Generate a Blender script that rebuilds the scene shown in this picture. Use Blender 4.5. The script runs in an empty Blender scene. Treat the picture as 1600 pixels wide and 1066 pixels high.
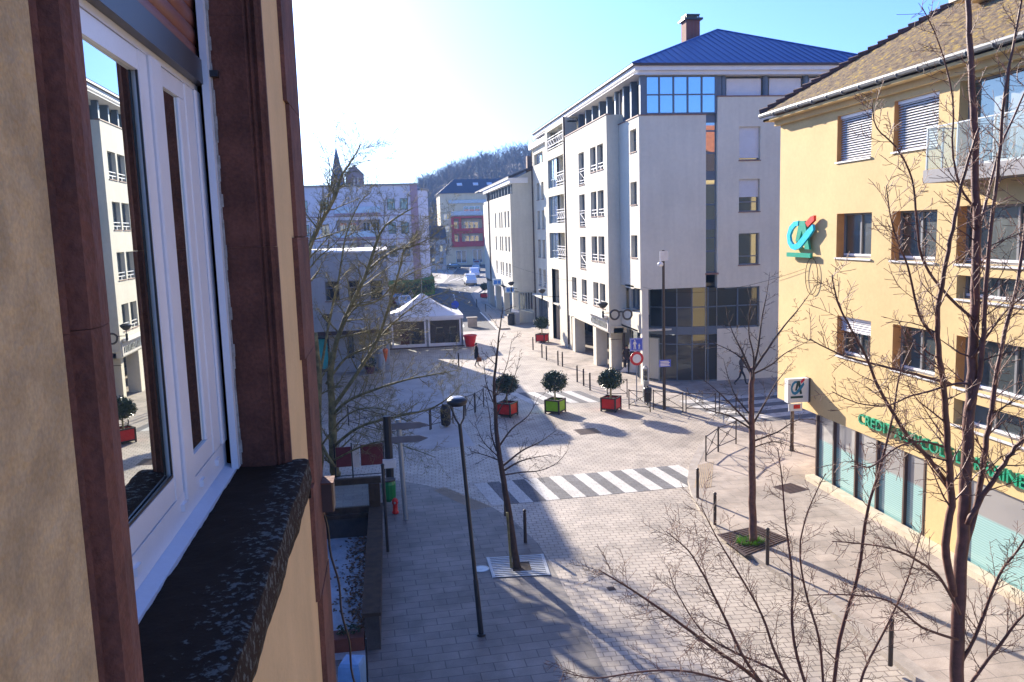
import bpy, bmesh, math, random
import numpy as np
from mathutils import Vector, Matrix
R = math.radians
scene = bpy.context.scene
COL = scene.collection

# ------------------------------------------------------------------ camera
F, CX, CY, CAMH = 1291., 800., 533., 9.0
_dY = Vector(((606-CX)/F, (366-CY)/F, 1.)).normalized()
_k = 300./F
_c = -_dY.y/(_k*_dY.x+_dY.z)
_Z = -Vector((_k*_c, 1, _c)).normalized()
_X = _dY.cross(_Z)
M3 = Matrix((_X, _dY, _Z)).transposed()          # world -> image axes (right, down, forward)
CAM = Vector((0, 0, CAMH))
cam_d = bpy.data.cameras.new('camera')
cam = bpy.data.objects.new('camera', cam_d); COL.objects.link(cam)
cam_d.sensor_width = 36.0; cam_d.lens = 36.0*F/1600.
cam_d.clip_start = 0.05; cam_d.clip_end = 6000
T = M3.transposed()
right = T @ Vector((1, 0, 0)); up = T @ Vector((0, -1, 0)); back = T @ Vector((0, 0, -1))
mw = Matrix((right, up, back)).transposed().to_4x4(); mw.translation = CAM
cam.matrix_world = mw
scene.camera = cam

# ------------------------------------------------------------------ light
SUN_AZ, SUN_EL = 19.5, 20.0                    # degrees left of the street axis, above the horizon
world = bpy.data.worlds.new("World"); scene.world = world; world.use_nodes = True
nt = world.node_tree; bg = nt.nodes['Background']
sky = nt.nodes.new('ShaderNodeTexSky'); sky.sky_type = 'NISHITA'; sky.sun_disc = False
sky.sun_elevation = R(SUN_EL); sky.sun_rotation = R(-SUN_AZ)
sky.air_density = 1.0; sky.dust_density = 1.2; sky.ozone_density = 1.5; sky.altitude = 250
tint = nt.nodes.new('ShaderNodeMixRGB'); tint.blend_type = 'MULTIPLY'; tint.inputs[0].default_value = 1.0   # clear cold winter air: bluer sky light
tint.inputs[2].default_value = (0.38, 0.59, 1.12, 1)
nt.links.new(sky.outputs[0], tint.inputs[1]); nt.links.new(tint.outputs[0], bg.inputs[0]); bg.inputs[1].default_value = 0.098
sd = bpy.data.lights.new('sun', 'SUN'); sd.energy = 5.0; sd.angle = R(0.53); sd.color = (1.0, 0.885, 0.74)
sun = bpy.data.objects.new('sun', sd); COL.objects.link(sun)
dir_to_sun = Vector((-math.sin(R(SUN_AZ))*math.cos(R(SUN_EL)), math.cos(R(SUN_AZ))*math.cos(R(SUN_EL)), math.sin(R(SUN_EL))))
sun.rotation_euler = dir_to_sun.to_track_quat('Z', 'Y').to_euler()
scene.view_settings.view_transform = 'Standard'
scene.view_settings.look = 'None'
scene.view_settings.exposure = 1.68
scene.view_settings.gamma = 1.0

# ------------------------------------------------------------------ measuring helpers (pixel of a 1600 px survey picture -> real point)
def ray(px, py): return T @ Vector(((px-CX)/F, (py-CY)/F, 1.0))
def G(px, py, z=0.0):
    r = ray(px, py); return CAM + r*((z-CAMH)/r.z)
def PX(px, py, X0):
    r = ray(px, py); return CAM + r*(X0/r.x)
def PY(px, py, Y0):
    r = ray(px, py); return CAM + r*(Y0/r.y)

# ------------------------------------------------------------------ mesh builder
class MB:
    def __init__(s): s.v = []; s.f = []; s.m = []; s.cur = 0
    def add(s, vs, fs):
        b = len(s.v); s.v.extend([tuple(v) for v in vs])
        for f in fs: s.f.append(tuple(i+b for i in f)); s.m.append(s.cur)
        return s
    def box(s, x0, x1, y0, y1, z0, z1):
        x0, x1 = min(x0, x1), max(x0, x1); y0, y1 = min(y0, y1), max(y0, y1); z0, z1 = min(z0, z1), max(z0, z1)
        return s.add([(x0,y0,z0),(x1,y0,z0),(x1,y1,z0),(x0,y1,z0),(x0,y0,z1),(x1,y0,z1),(x1,y1,z1),(x0,y1,z1)],
                     [(0,3,2,1),(4,5,6,7),(0,1,5,4),(1,2,6,5),(2,3,7,6),(3,0,4,7)])
    def obox(s, o, u, n, a0, a1, d0, d1, z0, z1):
        """box in a wall frame: a along u, d along n, z up"""
        o = Vector(o); pts = []
        for z in (z0, z1):
            for a, d in ((a0,d0),(a1,d0),(a1,d1),(a0,d1)):
                p = o + u*a + n*d; pts.append((p.x, p.y, z))
        return s.add(pts, [(0,3,2,1),(4,5,6,7),(0,1,5,4),(1,2,6,5),(2,3,7,6),(3,0,4,7)])
    def prism(s, poly, z0, z1):
        n = len(poly)
        z0 = z0 if hasattr(z0, '__len__') else [z0]*n; z1 = z1 if hasattr(z1, '__len__') else [z1]*n
        vs = [(p[0], p[1], z0[i]) for i, p in enumerate(poly)] + [(p[0], p[1], z1[i]) for i, p in enumerate(poly)]
        return s.add(vs, [tuple(range(n))[::-1], tuple(range(n, 2*n))] + [(i, (i+1) % n, (i+1) % n+n, i+n) for i in range(n)])
    def extr(s, pts, d):
        """planar polygon (3-D points) extruded by vector d"""
        n = len(pts); d = Vector(d); vs = [Vector(p) for p in pts]; vs += [p+d for p in vs]
        return s.add(vs, [tuple(range(n))[::-1], tuple(range(n, 2*n))] + [(i, (i+1) % n, (i+1) % n+n, i+n) for i in range(n)])
    def quad(s, *p): return s.add(p, [tuple(range(len(p)))])
    def tube(s, path, rad, n=6, cap=True):
        path = [Vector(p) for p in path]; k = len(path)
        rad = rad if hasattr(rad, '__len__') else [rad]*k
        vs = []; up_ = None
        for i in range(k):
            d = (path[min(i+1, k-1)] - path[max(i-1, 0)])
            if d.length < 1e-9: d = Vector((0, 0, 1))
            d.normalize()
            if up_ is None: up_ = Vector((1, 0, 0)) if abs(d.x) < .8 else Vector((0, 1, 0))
            a = (up_ - d*up_.dot(d))
            if a.length < 1e-6: a = d.orthogonal()
            a.normalize(); b = d.cross(a); up_ = a
            for j in range(n):
                t = 2*math.pi*j/n; vs.append(path[i] + (a*math.cos(t)+b*math.sin(t))*rad[i])
        fs = [(i*n+j, i*n+(j+1) % n, (i+1)*n+(j+1) % n, (i+1)*n+j) for i in range(k-1) for j in range(n)]
        if cap: fs += [tuple(range(n))[::-1], tuple(range((k-1)*n, k*n))]
        return s.add(vs, fs)
    def lathe(s, c, prof, n=16, a0=0):
        c = Vector(c); vs = []
        for r, z in prof:
            for j in range(n):
                t = 2*math.pi*j/n+a0; vs.append((c.x+r*math.cos(t), c.y+r*math.sin(t), c.z+z))
        k = len(prof)
        fs = [(i*n+j, i*n+(j+1) % n, (i+1)*n+(j+1) % n, (i+1)*n+j) for i in range(k-1) for j in range(n)]
        fs += [tuple(range(n))[::-1], tuple(range((k-1)*n, k*n))]
        return s.add(vs, fs)
    def panel(s, o, u, n, a0, a1, z0, z1, holes=(), depth=.2):
        """wall face with rectangular holes (a0,a1,z0,z1) and reveals"""
        o = Vector(o)
        A = sorted({round(min(max(x, a0), a1), 4) for h in holes for x in h[:2]} | {a0, a1})
        Z = sorted({round(min(max(x, z0), z1), 4) for h in holes for x in h[2:4]} | {z0, z1})
        P = lambda a, z, d=0: (o.x+u.x*a+n.x*d, o.y+u.y*a+n.y*d, z)
        for i in range(len(A)-1):
            for j in range(len(Z)-1):
                ca, cz = (A[i]+A[i+1])/2, (Z[j]+Z[j+1])/2
                if any(h[0] < ca < h[1] and h[2] < cz < h[3] for h in holes): continue
                s.quad(P(A[i], Z[j]), P(A[i+1], Z[j]), P(A[i+1], Z[j+1]), P(A[i], Z[j+1]))
        for h in holes:
            a, b, c, d = h[:4]; D = -depth
            s.quad(P(a,c), P(a,c,D), P(a,d,D), P(a,d)); s.quad(P(b,c,D), P(b,c), P(b,d), P(b,d,D))
            s.quad(P(a,c), P(b,c), P(b,c,D), P(a,c,D)); s.quad(P(a,d,D), P(b,d,D), P(b,d), P(a,d))
        return s
    def build(s, name, mat, parent=None, smooth=False, fix=True):
        off = Vector((0, 0, 0)); q = parent
        while q is not None: off += q.location; q = q.parent
        me = bpy.data.meshes.new(name)
        me.from_pydata([(v[0]-off.x, v[1]-off.y, v[2]-off.z) for v in s.v], [], s.f)
        mats = mat if isinstance(mat, (list, tuple)) else [mat]
        for m in mats: me.materials.append(m)
        if len(mats) > 1: me.polygons.foreach_set('material_index', s.m)
        if fix:
            bm = bmesh.new(); bm.from_mesh(me); bmesh.ops.recalc_face_normals(bm, faces=bm.faces); bm.to_mesh(me); bm.free()
        if smooth: me.polygons.foreach_set('use_smooth', [True]*len(me.polygons))
        me.update()
        o = bpy.data.objects.new(name, me); COL.objects.link(o)
        if parent: o.parent = parent
        return o

def tag(o, label=None, cat=None, group=None, kind=None):
    if label: o['label'] = label
    if cat: o['category'] = cat
    if group: o['group'] = group
    if kind: o['kind'] = kind
    return o
def thing(name, label, cat, loc=(0, 0, 0), group=None):
    o = bpy.data.objects.new(name, None); COL.objects.link(o); o.location = loc; o.empty_display_size = .2
    return tag(o, label, cat, group)
def dup(root, loc=None, rz=None, label=None):
    c = root.copy(); COL.objects.link(c)
    if loc is not None: c.location = loc
    if rz is not None: c.rotation_euler = (0, 0, rz)
    if label: c['label'] = label
    def kids(a, b):
        for ch in list(a.children):
            if ch == b: continue
            d = ch.copy(); COL.objects.link(d); d.parent = b; kids(ch, d)
    kids(root, c)
    return c

# ------------------------------------------------------------------ materials
def srgb(r, g, b): return tuple(((c/255.)/12.92 if c <= 10 else ((c/255.+.055)/1.055)**2.4) for c in (r, g, b)) + (1,)
MATS = {}
def mat(name, col, rough=.8, var=.12, scale=3., bump=.0, bscale=60., metal=0., spec=.5, streak=0., coat=0.):
    """noisy procedural surface: large-scale tone variation, fine grain, optional vertical streaks and bump"""
    if name in MATS: return MATS[name]
    m = bpy.data.materials.new(name); m.use_nodes = True; MATS[name] = m
    n = m.node_tree; p = n.nodes['Principled BSDF']; L = n.links.new
    col = tuple(col[:3])+(1,)
    p.inputs['Roughness'].default_value = rough; p.inputs['Metallic'].default_value = metal
    p.inputs['Specular IOR Level'].default_value = spec; p.inputs['Coat Weight'].default_value = coat
    tc = n.nodes.new('ShaderNodeNewGeometry')
    def noise(sc, det=4, vec=None, r=.55):
        t = n.nodes.new('ShaderNodeTexNoise'); t.inputs['Scale'].default_value = sc; t.inputs['Detail'].default_value = det
        t.inputs['Roughness'].default_value = r
        L(vec or tc.outputs['Position'], t.inputs['Vector']); return t.outputs['Fac']
    def ramp(fac, lo, hi, a=.35, b=.65):
        mr = n.nodes.new('ShaderNodeMapRange'); mr.inputs['From Min'].default_value = a; mr.inputs['From Max'].default_value = b
        mr.inputs['To Min'].default_value = lo; mr.inputs['To Max'].default_value = hi; L(fac, mr.inputs['Value']); return mr.outputs[0]
    def mul(a, b):
        x = n.nodes.new('ShaderNodeMath'); x.operation = 'MULTIPLY'; L(a, x.inputs[0]); L(b, x.inputs[1]); return x.outputs[0]
    f = mul(ramp(noise(scale), 1-var, 1+var*.6), ramp(noise(scale*14, 3), 1-var*.5, 1+var*.4))
    if streak:
        mp = n.nodes.new('ShaderNodeMapping'); mp.inputs['Scale'].default_value = (5, 5, .35); L(tc.outputs['Position'], mp.inputs['Vector'])
        f = mul(f, ramp(noise(1., 5, mp.outputs[0]), 1-streak, 1.04, .3, .6))
    vm = n.nodes.new('ShaderNodeVectorMath'); vm.operation = 'SCALE'; vm.inputs[0].default_value = col[:3]; L(f, vm.inputs['Scale'])
    L(vm.outputs[0], p.inputs['Base Color'])
    if bump:
        b = n.nodes.new('ShaderNodeBump'); b.inputs['Strength'].default_value = bump; b.inputs['Distance'].default_value = .01
        L(noise(bscale, 5), b.inputs['Height']); L(b.outputs[0], p.inputs['Normal'])
    return m
def brickmat(name, c1, c2, mortar, bw, bh, ms=.008, rot=0., var=.12, rough=.85, bump=.4, off=.5, dirt=.25):
    m = bpy.data.materials.new(name); m.use_nodes = True; MATS[name] = m
    n = m.node_tree; p = n.nodes['Principled BSDF']; L = n.links.new
    tc = n.nodes.new('ShaderNodeNewGeometry'); mp = n.nodes.new('ShaderNodeMapping'); mp.inputs['Rotation'].default_value = (0, 0, rot)
    L(tc.outputs['Position'], mp.inputs['Vector'])
    b = n.nodes.new('ShaderNodeTexBrick'); b.offset = off; b.inputs['Scale'].default_value = 1
    b.inputs['Brick Width'].default_value = bw; b.inputs['Row Height'].default_value = bh; b.inputs['Mortar Size'].default_value = ms
    b.inputs['Mortar Smooth'].default_value = .3; b.inputs['Bias'].default_value = 0
    b.inputs['Color1'].default_value = c1; b.inputs['Color2'].default_value = c2; b.inputs['Mortar'].default_value = mortar
    L(mp.outputs[0], b.inputs['Vector'])
    def noi(sc, det, lo, hi, a=.35, bb=.65):
        t = n.nodes.new('ShaderNodeTexNoise'); t.inputs['Scale'].default_value = sc; t.inputs['Detail'].default_value = det; L(tc.outputs['Position'], t.inputs['Vector'])
        mr = n.nodes.new('ShaderNodeMapRange'); mr.inputs['From Min'].default_value = a; mr.inputs['From Max'].default_value = bb
        mr.inputs['To Min'].default_value = lo; mr.inputs['To Max'].default_value = hi; L(t.outputs['Fac'], mr.inputs['Value']); return mr.outputs[0]
    x = n.nodes.new('ShaderNodeMath'); x.operation = 'MULTIPLY'; L(noi(.35, 6, 1-dirt, 1.08), x.inputs[0]); L(noi(40, 3, .9, 1.08), x.inputs[1])
    x2 = n.nodes.new('ShaderNodeMath'); x2.operation = 'MULTIPLY'; L(x.outputs[0], x2.inputs[0]); L(noi(2.2, 5, 1-dirt*.6, 1.05), x2.inputs[1])
    x3 = n.nodes.new('ShaderNodeMath'); x3.operation = 'MULTIPLY'; L(x2.outputs[0], x3.inputs[0]); L(noi(.9, 8, 1-dirt*.9, 1.0, .40, .50), x3.inputs[1])
    vo = n.nodes.new('ShaderNodeTexVoronoi'); vo.inputs['Scale'].default_value = 1.6; L(tc.outputs['Position'], vo.inputs['Vector'])      # gum and small spots
    sp_ = n.nodes.new('ShaderNodeMapRange'); sp_.inputs['From Min'].default_value = .035; sp_.inputs['From Max'].default_value = .05; sp_.inputs['To Min'].default_value = .55; sp_.inputs['To Max'].default_value = 1.0; L(vo.outputs['Distance'], sp_.inputs['Value'])
    x2 = n.nodes.new('ShaderNodeMath'); x2.operation = 'MULTIPLY'; L(x3.outputs[0], x2.inputs[0]); L(sp_.outputs[0], x2.inputs[1])
    vm = n.nodes.new('ShaderNodeVectorMath'); vm.operation = 'SCALE'; L(b.outputs['Color'], vm.inputs[0]); L(x2.outputs[0], vm.inputs['Scale'])
    L(vm.outputs[0], p.inputs['Base Color']); p.inputs['Roughness'].default_value = rough
    bp = n.nodes.new('ShaderNodeBump'); bp.inputs['Strength'].default_value = bump; bp.inputs['Distance'].default_value = .006; bp.invert = True
    L(b.outputs['Fac'], bp.inputs['Height']); L(bp.outputs[0], p.inputs['Normal'])
    return m
def glass(name, col=(.02, .025, .03), refl=.55, rough=.03, tint=(.75, .85, .9), wob=.0, lo=.5):
    """dark window pane: mirror layer by angle over a dim interior"""
    m = bpy.data.materials.new(name); m.use_nodes = True; MATS[name] = m
    n = m.node_tree; L = n.links.new; out = n.nodes['Material Output']; p = n.nodes['Principled BSDF']
    p.inputs['Base Color'].default_value = tuple(col)+(1,); p.inputs['Roughness'].default_value = .4
    g = n.nodes.new('ShaderNodeBsdfGlossy'); g.inputs['Roughness'].default_value = rough; g.inputs['Color'].default_value = tuple(tint)+(1,)
    ge = n.nodes.new('ShaderNodeNewGeometry'); dt = n.nodes.new('ShaderNodeVectorMath'); dt.operation = 'DOT_PRODUCT'; L(ge.outputs['Normal'], dt.inputs[0]); L(ge.outputs['Incoming'], dt.inputs[1])
    ab = n.nodes.new('ShaderNodeMath'); ab.operation = 'ABSOLUTE'; L(dt.outputs['Value'], ab.inputs[0])
    mr = n.nodes.new('ShaderNodeMapRange'); mr.interpolation_type = 'SMOOTHSTEP'; mr.inputs['From Min'].default_value = 1.0; mr.inputs['From Max'].default_value = .1; mr.inputs['To Min'].default_value = refl*lo; mr.inputs['To Max'].default_value = min(1, refl*1.5)
    L(ab.outputs[0], mr.inputs['Value'])
    mx = n.nodes.new('ShaderNodeMixShader'); L(mr.outputs[0], mx.inputs[0]); L(p.outputs[0], mx.inputs[1]); L(g.outputs[0], mx.inputs[2])
    L(mx.outputs[0], out.inputs['Surface'])
    if wob:
        geo = n.nodes.new('ShaderNodeNewGeometry'); t = n.nodes.new('ShaderNodeTexNoise'); t.inputs['Scale'].default_value = 1.3; L(geo.outputs['Position'], t.inputs['Vector'])
        b = n.nodes.new('ShaderNodeBump'); b.inputs['Strength'].default_value = wob; b.inputs['Distance'].default_value = .02; L(t.outputs['Fac'], b.inputs['Height']); L(b.outputs[0], g.inputs['Normal'])
    return m

m_white = mat('pale_render', (.63, .59, .485), .9, .06, .35, .25, 90, streak=.02)
m_whiteC = mat('pale_render_warm', (.58, .55, .45), .9, .06, .5, .25, 90, streak=.05)
m_sill = mat('red_brown_coping', (.24, .13, .10), .7, .15, 5)
m_yellow = mat('yellow_render', (.60, .435, .20), .9, .07, .6, .5, 60, streak=.0)
m_cream = mat('cream_render', (.70, .58, .38), .9, .08, .4, streak=.1)
m_blueroof = mat('blue_sheet_roof', (.02, .075, .26), .38, .1, 1.5, metal=.0, spec=.6)
m_greymetal = mat('blue_grey_metal', (.10, .135, .18), .45, .08, 4, spec=.5)
m_fascia = mat('white_fascia', (.72, .71, .70), .6, .05, 2)
m_darkmetal = mat('dark_metal', (.018, .018, .021), .42, .15, 6)
m_bollard = mat('brown_black_metal', (.035, .022, .018), .45, .2, 8)
m_pipe = mat('brown_pipe', (.06, .035, .03), .5, .15, 5)
m_alu = mat('aluminium_frame', (.32, .35, .37), .35, .06, 6, metal=.4)
m_frame = mat('grey_window_frame', (.17, .18, .19), .45, .06, 6)
m_whiteframe = mat('white_pvc', (.74, .73, .76), .32, .03, 8)
m_rail = mat('white_rail', (.75, .74, .72), .5, .05, 6)
m_shutter = mat('white_roller_shutter', (.66, .66, .68), .55, .04, 3)
m_asphalt = mat('asphalt', (.075, .078, .085), .9, .25, .8, .5, 120)
m_paint = mat('road_paint', (.72, .71, .68), .75, .15, 6)
m_kerb = mat('kerb_stone', (.33, .29, .25), .85, .18, 3, .3, 60)
m_walk = brickmat('sidewalk_slabs', (.43, .36, .30, 1), (.38, .325, .275, 1), (.22, .19, .165, 1), .9, .45, .010, var=.1, bump=.3)
m_pavers = brickmat('road_pavers', (.49, .43, .355, 1), (.43, .375, .31, 1), (.20, .165, .14, 1), .27, .2, .015, rot=R(3), dirt=.2, rough=.6)
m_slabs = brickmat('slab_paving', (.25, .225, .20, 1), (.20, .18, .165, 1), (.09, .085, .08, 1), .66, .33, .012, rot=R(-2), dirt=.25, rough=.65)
m_zwhite = brickmat('white_crossing_pavers', (.62, .61, .57, 1), (.54, .53, .49, 1), (.40, .38, .36, 1), .27, .2, .012, rot=R(3), dirt=.12)
m_zdark = brickmat('dark_crossing_pavers', (.15, .15, .16, 1), (.12, .12, .13, 1), (.07, .07, .07, 1), .27, .2, .012, rot=R(3), dirt=.15)
m_grass = mat('grass', (.10, .24, .035), .95, .3, 2)
m_stone = mat('brown_sandstone', (.15, .052, .032), .88, .35, 7, .8, 35, streak=.2)
m_pebble = mat('pebble_dash', (.50, .345, .175), .95, .22, 14, 1.0, 34)
m_ownwall = mat('smooth_cream_wall', (.63, .42, .20), .93, .06, 4, .35, 60, streak=.05)
m_glass = glass('window_glass', (.015, .02, .025), .42)
m_glassblue = glass('mirror_glass', (.02, .05, .10), .9, .02, (.62, .85, 1.0))
m_glassshop = glass('shop_glass', (.006, .008, .010), .22, .02, lo=.32)
m_glassown = glass('near_window_glass', (.012, .016, .016), 1.0, .004, (.80, .84, .80))
def clearglass(name, t=.75):
    m = bpy.data.materials.new(name); m.use_nodes = True; n = m.node_tree; L = n.links.new
    tr = n.nodes.new('ShaderNodeBsdfTransparent'); tr.inputs[0].default_value = (.85, .93, .92, 1)
    p = n.nodes['Principled BSDF']; p.inputs['Base Color'].default_value = (.55, .62, .62, 1); p.inputs['Roughness'].default_value = .08
    mx = n.nodes.new('ShaderNodeMixShader'); mx.inputs[0].default_value = t
    L(p.outputs[0], mx.inputs[1]); L(tr.outputs[0], mx.inputs[2]); L(mx.outputs[0], n.nodes['Material Output'].inputs['Surface']); return m
m_clear = clearglass('balcony_glass', .74)
m_tentwin = clearglass('plastic_window_sheet', .72)
m_tentwin.node_tree.nodes['Principled BSDF'].inputs['Base Color'].default_value = (.22, .20, .18, 1)
def flat(name, rgb, rough=.5, var=.10): return mat(name, srgb(*rgb), rough, var, 6)
m_red = flat('red_panel', (200, 25, 22), .45); m_green = flat('lime_panel', (140, 195, 20), .45)
m_bark = mat('dark_bark', (.055, .032, .026), .85, .3, 9, .5, 60)
m_barkred = mat('red_brown_bark', (.125, .050, .036), .6, .35, 9, .4, 60)
m_barkmoss = mat('mossy_bark', (.23, .20, .085), .75, .45, 5, .5, 50)
m_soil = mat('soil', (.06, .045, .035), .95, .3, 9, .8, 60)
m_skin = mat('skin', (.50, .30, .21), .55, .05, 9)
m_hair = mat('dark_hair', (.03, .02, .015), .6, .2, 30)
UX, UY, UZ = Vector((1, 0, 0)), Vector((0, 1, 0)), Vector((0, 0, 1))

# ------------------------------------------------------------------ ground
def sheet(name, poly, z, m, kind='structure'):
    mb = MB(); mb.add([(p[0], p[1], z) for p in poly], [tuple(range(len(poly)))])
    o = mb.build(name, m, fix=False)
    if o.data.polygons[0].normal.z < 0: o.data.flip_normals()
    return tag(o, kind=kind)
m_far = mat('far_ground', (.20, .19, .15), .95, .3, .02)
sheet('ground', [(-1500, -300), (1500, -300), (1500, 1500), (-1500, 1500)], -.06, m_far)
sheet('street_paving', [(-40, -20), (60, -20), (60, 74.5), (-40, 74.5)], 0, m_pavers)
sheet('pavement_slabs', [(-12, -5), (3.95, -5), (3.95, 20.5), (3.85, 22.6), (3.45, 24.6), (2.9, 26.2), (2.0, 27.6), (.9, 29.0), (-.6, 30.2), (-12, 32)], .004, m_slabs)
# asphalt road in the distance with its pavements
sheet('road', [(4.6, 74.5), (9.6, 74.5), (9.9, 92), (11.5, 120), (15.8, 139), (23, 175), (31, 225), (33, 260), (22, 262), (18, 215), (9.5, 150), (2.5, 120), (-1.5, 118), (-3, 96), (1, 90), (3.4, 82)], .004, m_asphalt)
sheet('road_side_paving', [(-40, 74.5), (60, 74.5), (60, 270), (-40, 270)], 0, mat('grey_beige_paving', (.36, .33, .29), .9, .15, .5))
mb = MB(); mb.prism([(9.75, 74.5), (10.6, 74.5), (12.4, 119), (24, 170), (23.3, 172), (11.7, 120), (10.0, 92)], 0, .13)
tag(mb.build('road_kerb', m_kerb), kind='structure')
mb = MB()
for i in range(14):
    p = Vector((6.6, 78, .008)) + Vector((.055, 1, 0))*i*4.5
    if i > 9: p.x += (i-9)*1.0
    mb.quad(p, p+Vector((.15, 0, 0)), p+Vector((.3, 2.2, 0)), p+Vector((.15, 2.2, 0)))
for q in range(5):
    a = G(700+q*13, 440-q*1.5, .008)
    mb.quad(a, a+Vector((.18, 0, 0)), a+Vector((3.3, 12, 0)), a+Vector((3.1, 12, 0)))
mb.quad((9.45, 74.6, .009), (9.6, 74.6, .009), (9.9, 92, .009), (9.75, 92, .009))
tag(mb.build('road_markings', m_paint, fix=False), kind='structure')
# right pavement: raised with curved kerb
kc = [(15.6, 34.6), (14.2, 33.6), (13.3, 32.9), (12.64, 32.18), (11.6, 30.4), (10.7, 28.7), (10.0, 27.0), (9.55, 25.4), (9.28, 23.9), (9.15, 22.3), (9.2, 20.8), (9.4, 19.3), (9.6, 17.5), (9.75, 14), (9.8, 8), (9.8, -5)]
def offset(poly, d):
    out = []
    for i, p in enumerate(poly):
        a = Vector(poly[max(i-1, 0)]); b = Vector(poly[min(i+1, len(poly)-1)]); t = (b-a).normalized()
        out.append((p[0]-t.y*d*-1*-1, p[1]+t.x*d))
    return out
ki = offset(kc, .32)
mb = MB(); mb.prism(kc + ki[::-1], 0, .125); tag(mb.build('kerb', m_kerb), kind='structure')
mb = MB(); mb.prism(ki + [(30, -5), (30, 34.6)], .0, .12); tag(mb.build('pavement', m_walk), kind='structure')
# flush pavement strip along the arcades (slightly different paving) and drainage line
sheet('arcade_pavement', [(11.2, 41.6), (10.9, 46), (10.7, 56), (10.2, 66), (10.5, 74.4), (30, 74.4), (30, 41.6)], .004, m_walk)
# crossings
def crossing(name, p0, p1, d, n, w=.5, z=.008, first=0, mw_=None):
    """bars between two edge lines; p0->p1 is the axis of the walk, d the bar direction"""
    a = Vector(p0); b = Vector(p1); d = Vector(d); t = (b-a)/n
    w_, k_ = MB(), MB()
    for i in range(n):
        q = a + t*i
        tgt = w_ if (i+first) % 2 == 0 else k_
        tgt.quad((q.x, q.y, z), ((q+t).x, (q+t).y, z), ((q+t+d).x, (q+t+d).y, z), ((q+d).x, (q+d).y, z))
    tag(w_.build(name+'_white_bars', mw_ or m_zwhite, fix=False), kind='structure'); tag(k_.build(name+'_dark_bars', m_zdark, fix=False), kind='structure')
crossing('crossing', (2.62, 28.72), (10.45, 29.15), (.35, -2.55), 17)
crossing('far_crossing', (6.2, 44.9), (10.15, 44.3), (.75, -3.3), 8)
crossing('side_crossing', (14.4, 40.2), (15.2, 33.8), (6, .7), 9, z=.009, mw_=mat('worn_crossing_paint', (.50, .48, .45), .8, .3, 3))
# tactile strips
def tactile(pts, z):
    mb = MB(); a, b, c, d = [Vector((p[0], p[1], z)) for p in pts]
    for i in range(9):
        t0, t1 = (i+.1)/9, (i+.65)/9
        mb.quad(a.lerp(b, t0), a.lerp(b, t1), d.lerp(c, t1), d.lerp(c, t0))
    tag(mb.build('tactile_strip', mat('tactile_beige', (.36, .27, .17), .8), fix=False), kind='structure')
tactile([(11.0, 28.6), (11.75, 28.9), (10.45, 25.9), (9.85, 26.0)], .126)
tactile([(1.15, 28.3), (1.55, 28.6), (2.95, 26.1), (2.35, 25.9)], .009)
sheet('grass', [(-3.2, 71), (.1, 71), (.2, 77), (-3.0, 78)], .03, m_grass, 'stuff')
sheet('plaza_band', [(.7, 34), (3.2, 34), (2.2, 52), (-.3, 52)], .005, mat('pale_paving', (.42, .41, .40), .85, .12, 1))
# covers and grates in the paving
def cover(name, c, r, lab, sq=False, ang=0., m=None):
    mb = MB(); c = Vector(c)
    if sq:
        u = Vector((math.cos(ang), math.sin(ang), 0)); v = Vector((-u.y, u.x, 0))
        mb.extr([c-u*r-v*r, c+u*r-v*r, c+u*r+v*r, c-u*r+v*r], (0, 0, .006))
        for i in range(7):
            o = c - v*r*.8 + v*r*.27*i
            mb.extr([o-u*r*.85, o+u*r*.85, o+u*r*.85+v*r*.1, o-u*r*.85+v*r*.1], (0, 0, .012))
    else:
        mb.lathe(c, [(r, 0), (r, .006), (r*.9, .010), (r*.86, .006), (r*.3, .006), (r*.28, .010), (.0001, .010)], 20)
    return tag(mb.build(name, m or m_pipe), lab, 'cover')
cover('manhole_cover', G(752, 889, .006), .22, 'small round pale metal cover beside the leaning street lamp', m=m_alu)
cover('manhole_cover', G(918, 674, .002), .5, 'square brown drain cover in the shade of the tree in the green planter', True, .1)
cover('manhole_cover', G(1235, 763, .122), .42, 'square brown cover in the pavement before the bank windows', True, .3)
cover('drain_cover', G(955, 920, .002), .10, 'tiny square drain cover in the sunlit paving', True, .1)

# ------------------------------------------------------------------ the building we look out of
S = 1.4                                         # real size of the near window
class MBn(MB):
    """same builder; coordinates given relative to the viewer's window"""
    def build(s, *a, **k):
        s.v = [(v[0]*S, v[1]*S, CAMH+v[2]*S) for v in s.v]; return MB.build(s, *a, **k)
def rough_edge(mb, seed, amp=.004): pass
own = thing('corner_house', 'near cream house with brown sandstone window surround and quoins at the left edge', 'house', (-.24*S, .2*S, 0))
XW, XG = -.24, -.372
ZS = -.49                                       # sill level
mb = MBn()                                      # pebble dashed wall nearer to us, and wall beyond the window
mb.box(XW-.12, XW, -6, .645, -CAMH/S, 5)
mb.build('near_wall', m_pebble, own)
mb = MBn()
mb.box(XW-.12, XW, 1.835, 2.30, -CAMH/S, 5)
mb.box(XW-.12, XW, .645, 1.835, -CAMH/S, ZS-.02)
mb.box(XW-.12, XW, .645, 1.835, .95, 5)
mb.build('wall', m_ownwall, own)
mb = MBn()                                      # hidden depth of the house so light does not leak
mb.box(-6, XW-.12, -6, .60, -CAMH/S, 5); mb.box(-6, XW-.6, .6, 2.3, -CAMH/S, 5); mb.box(-6, XW-.10, 1.84, 2.3, -CAMH/S, 5)
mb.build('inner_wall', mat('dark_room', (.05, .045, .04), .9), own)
rnd = random.Random(5)
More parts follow.
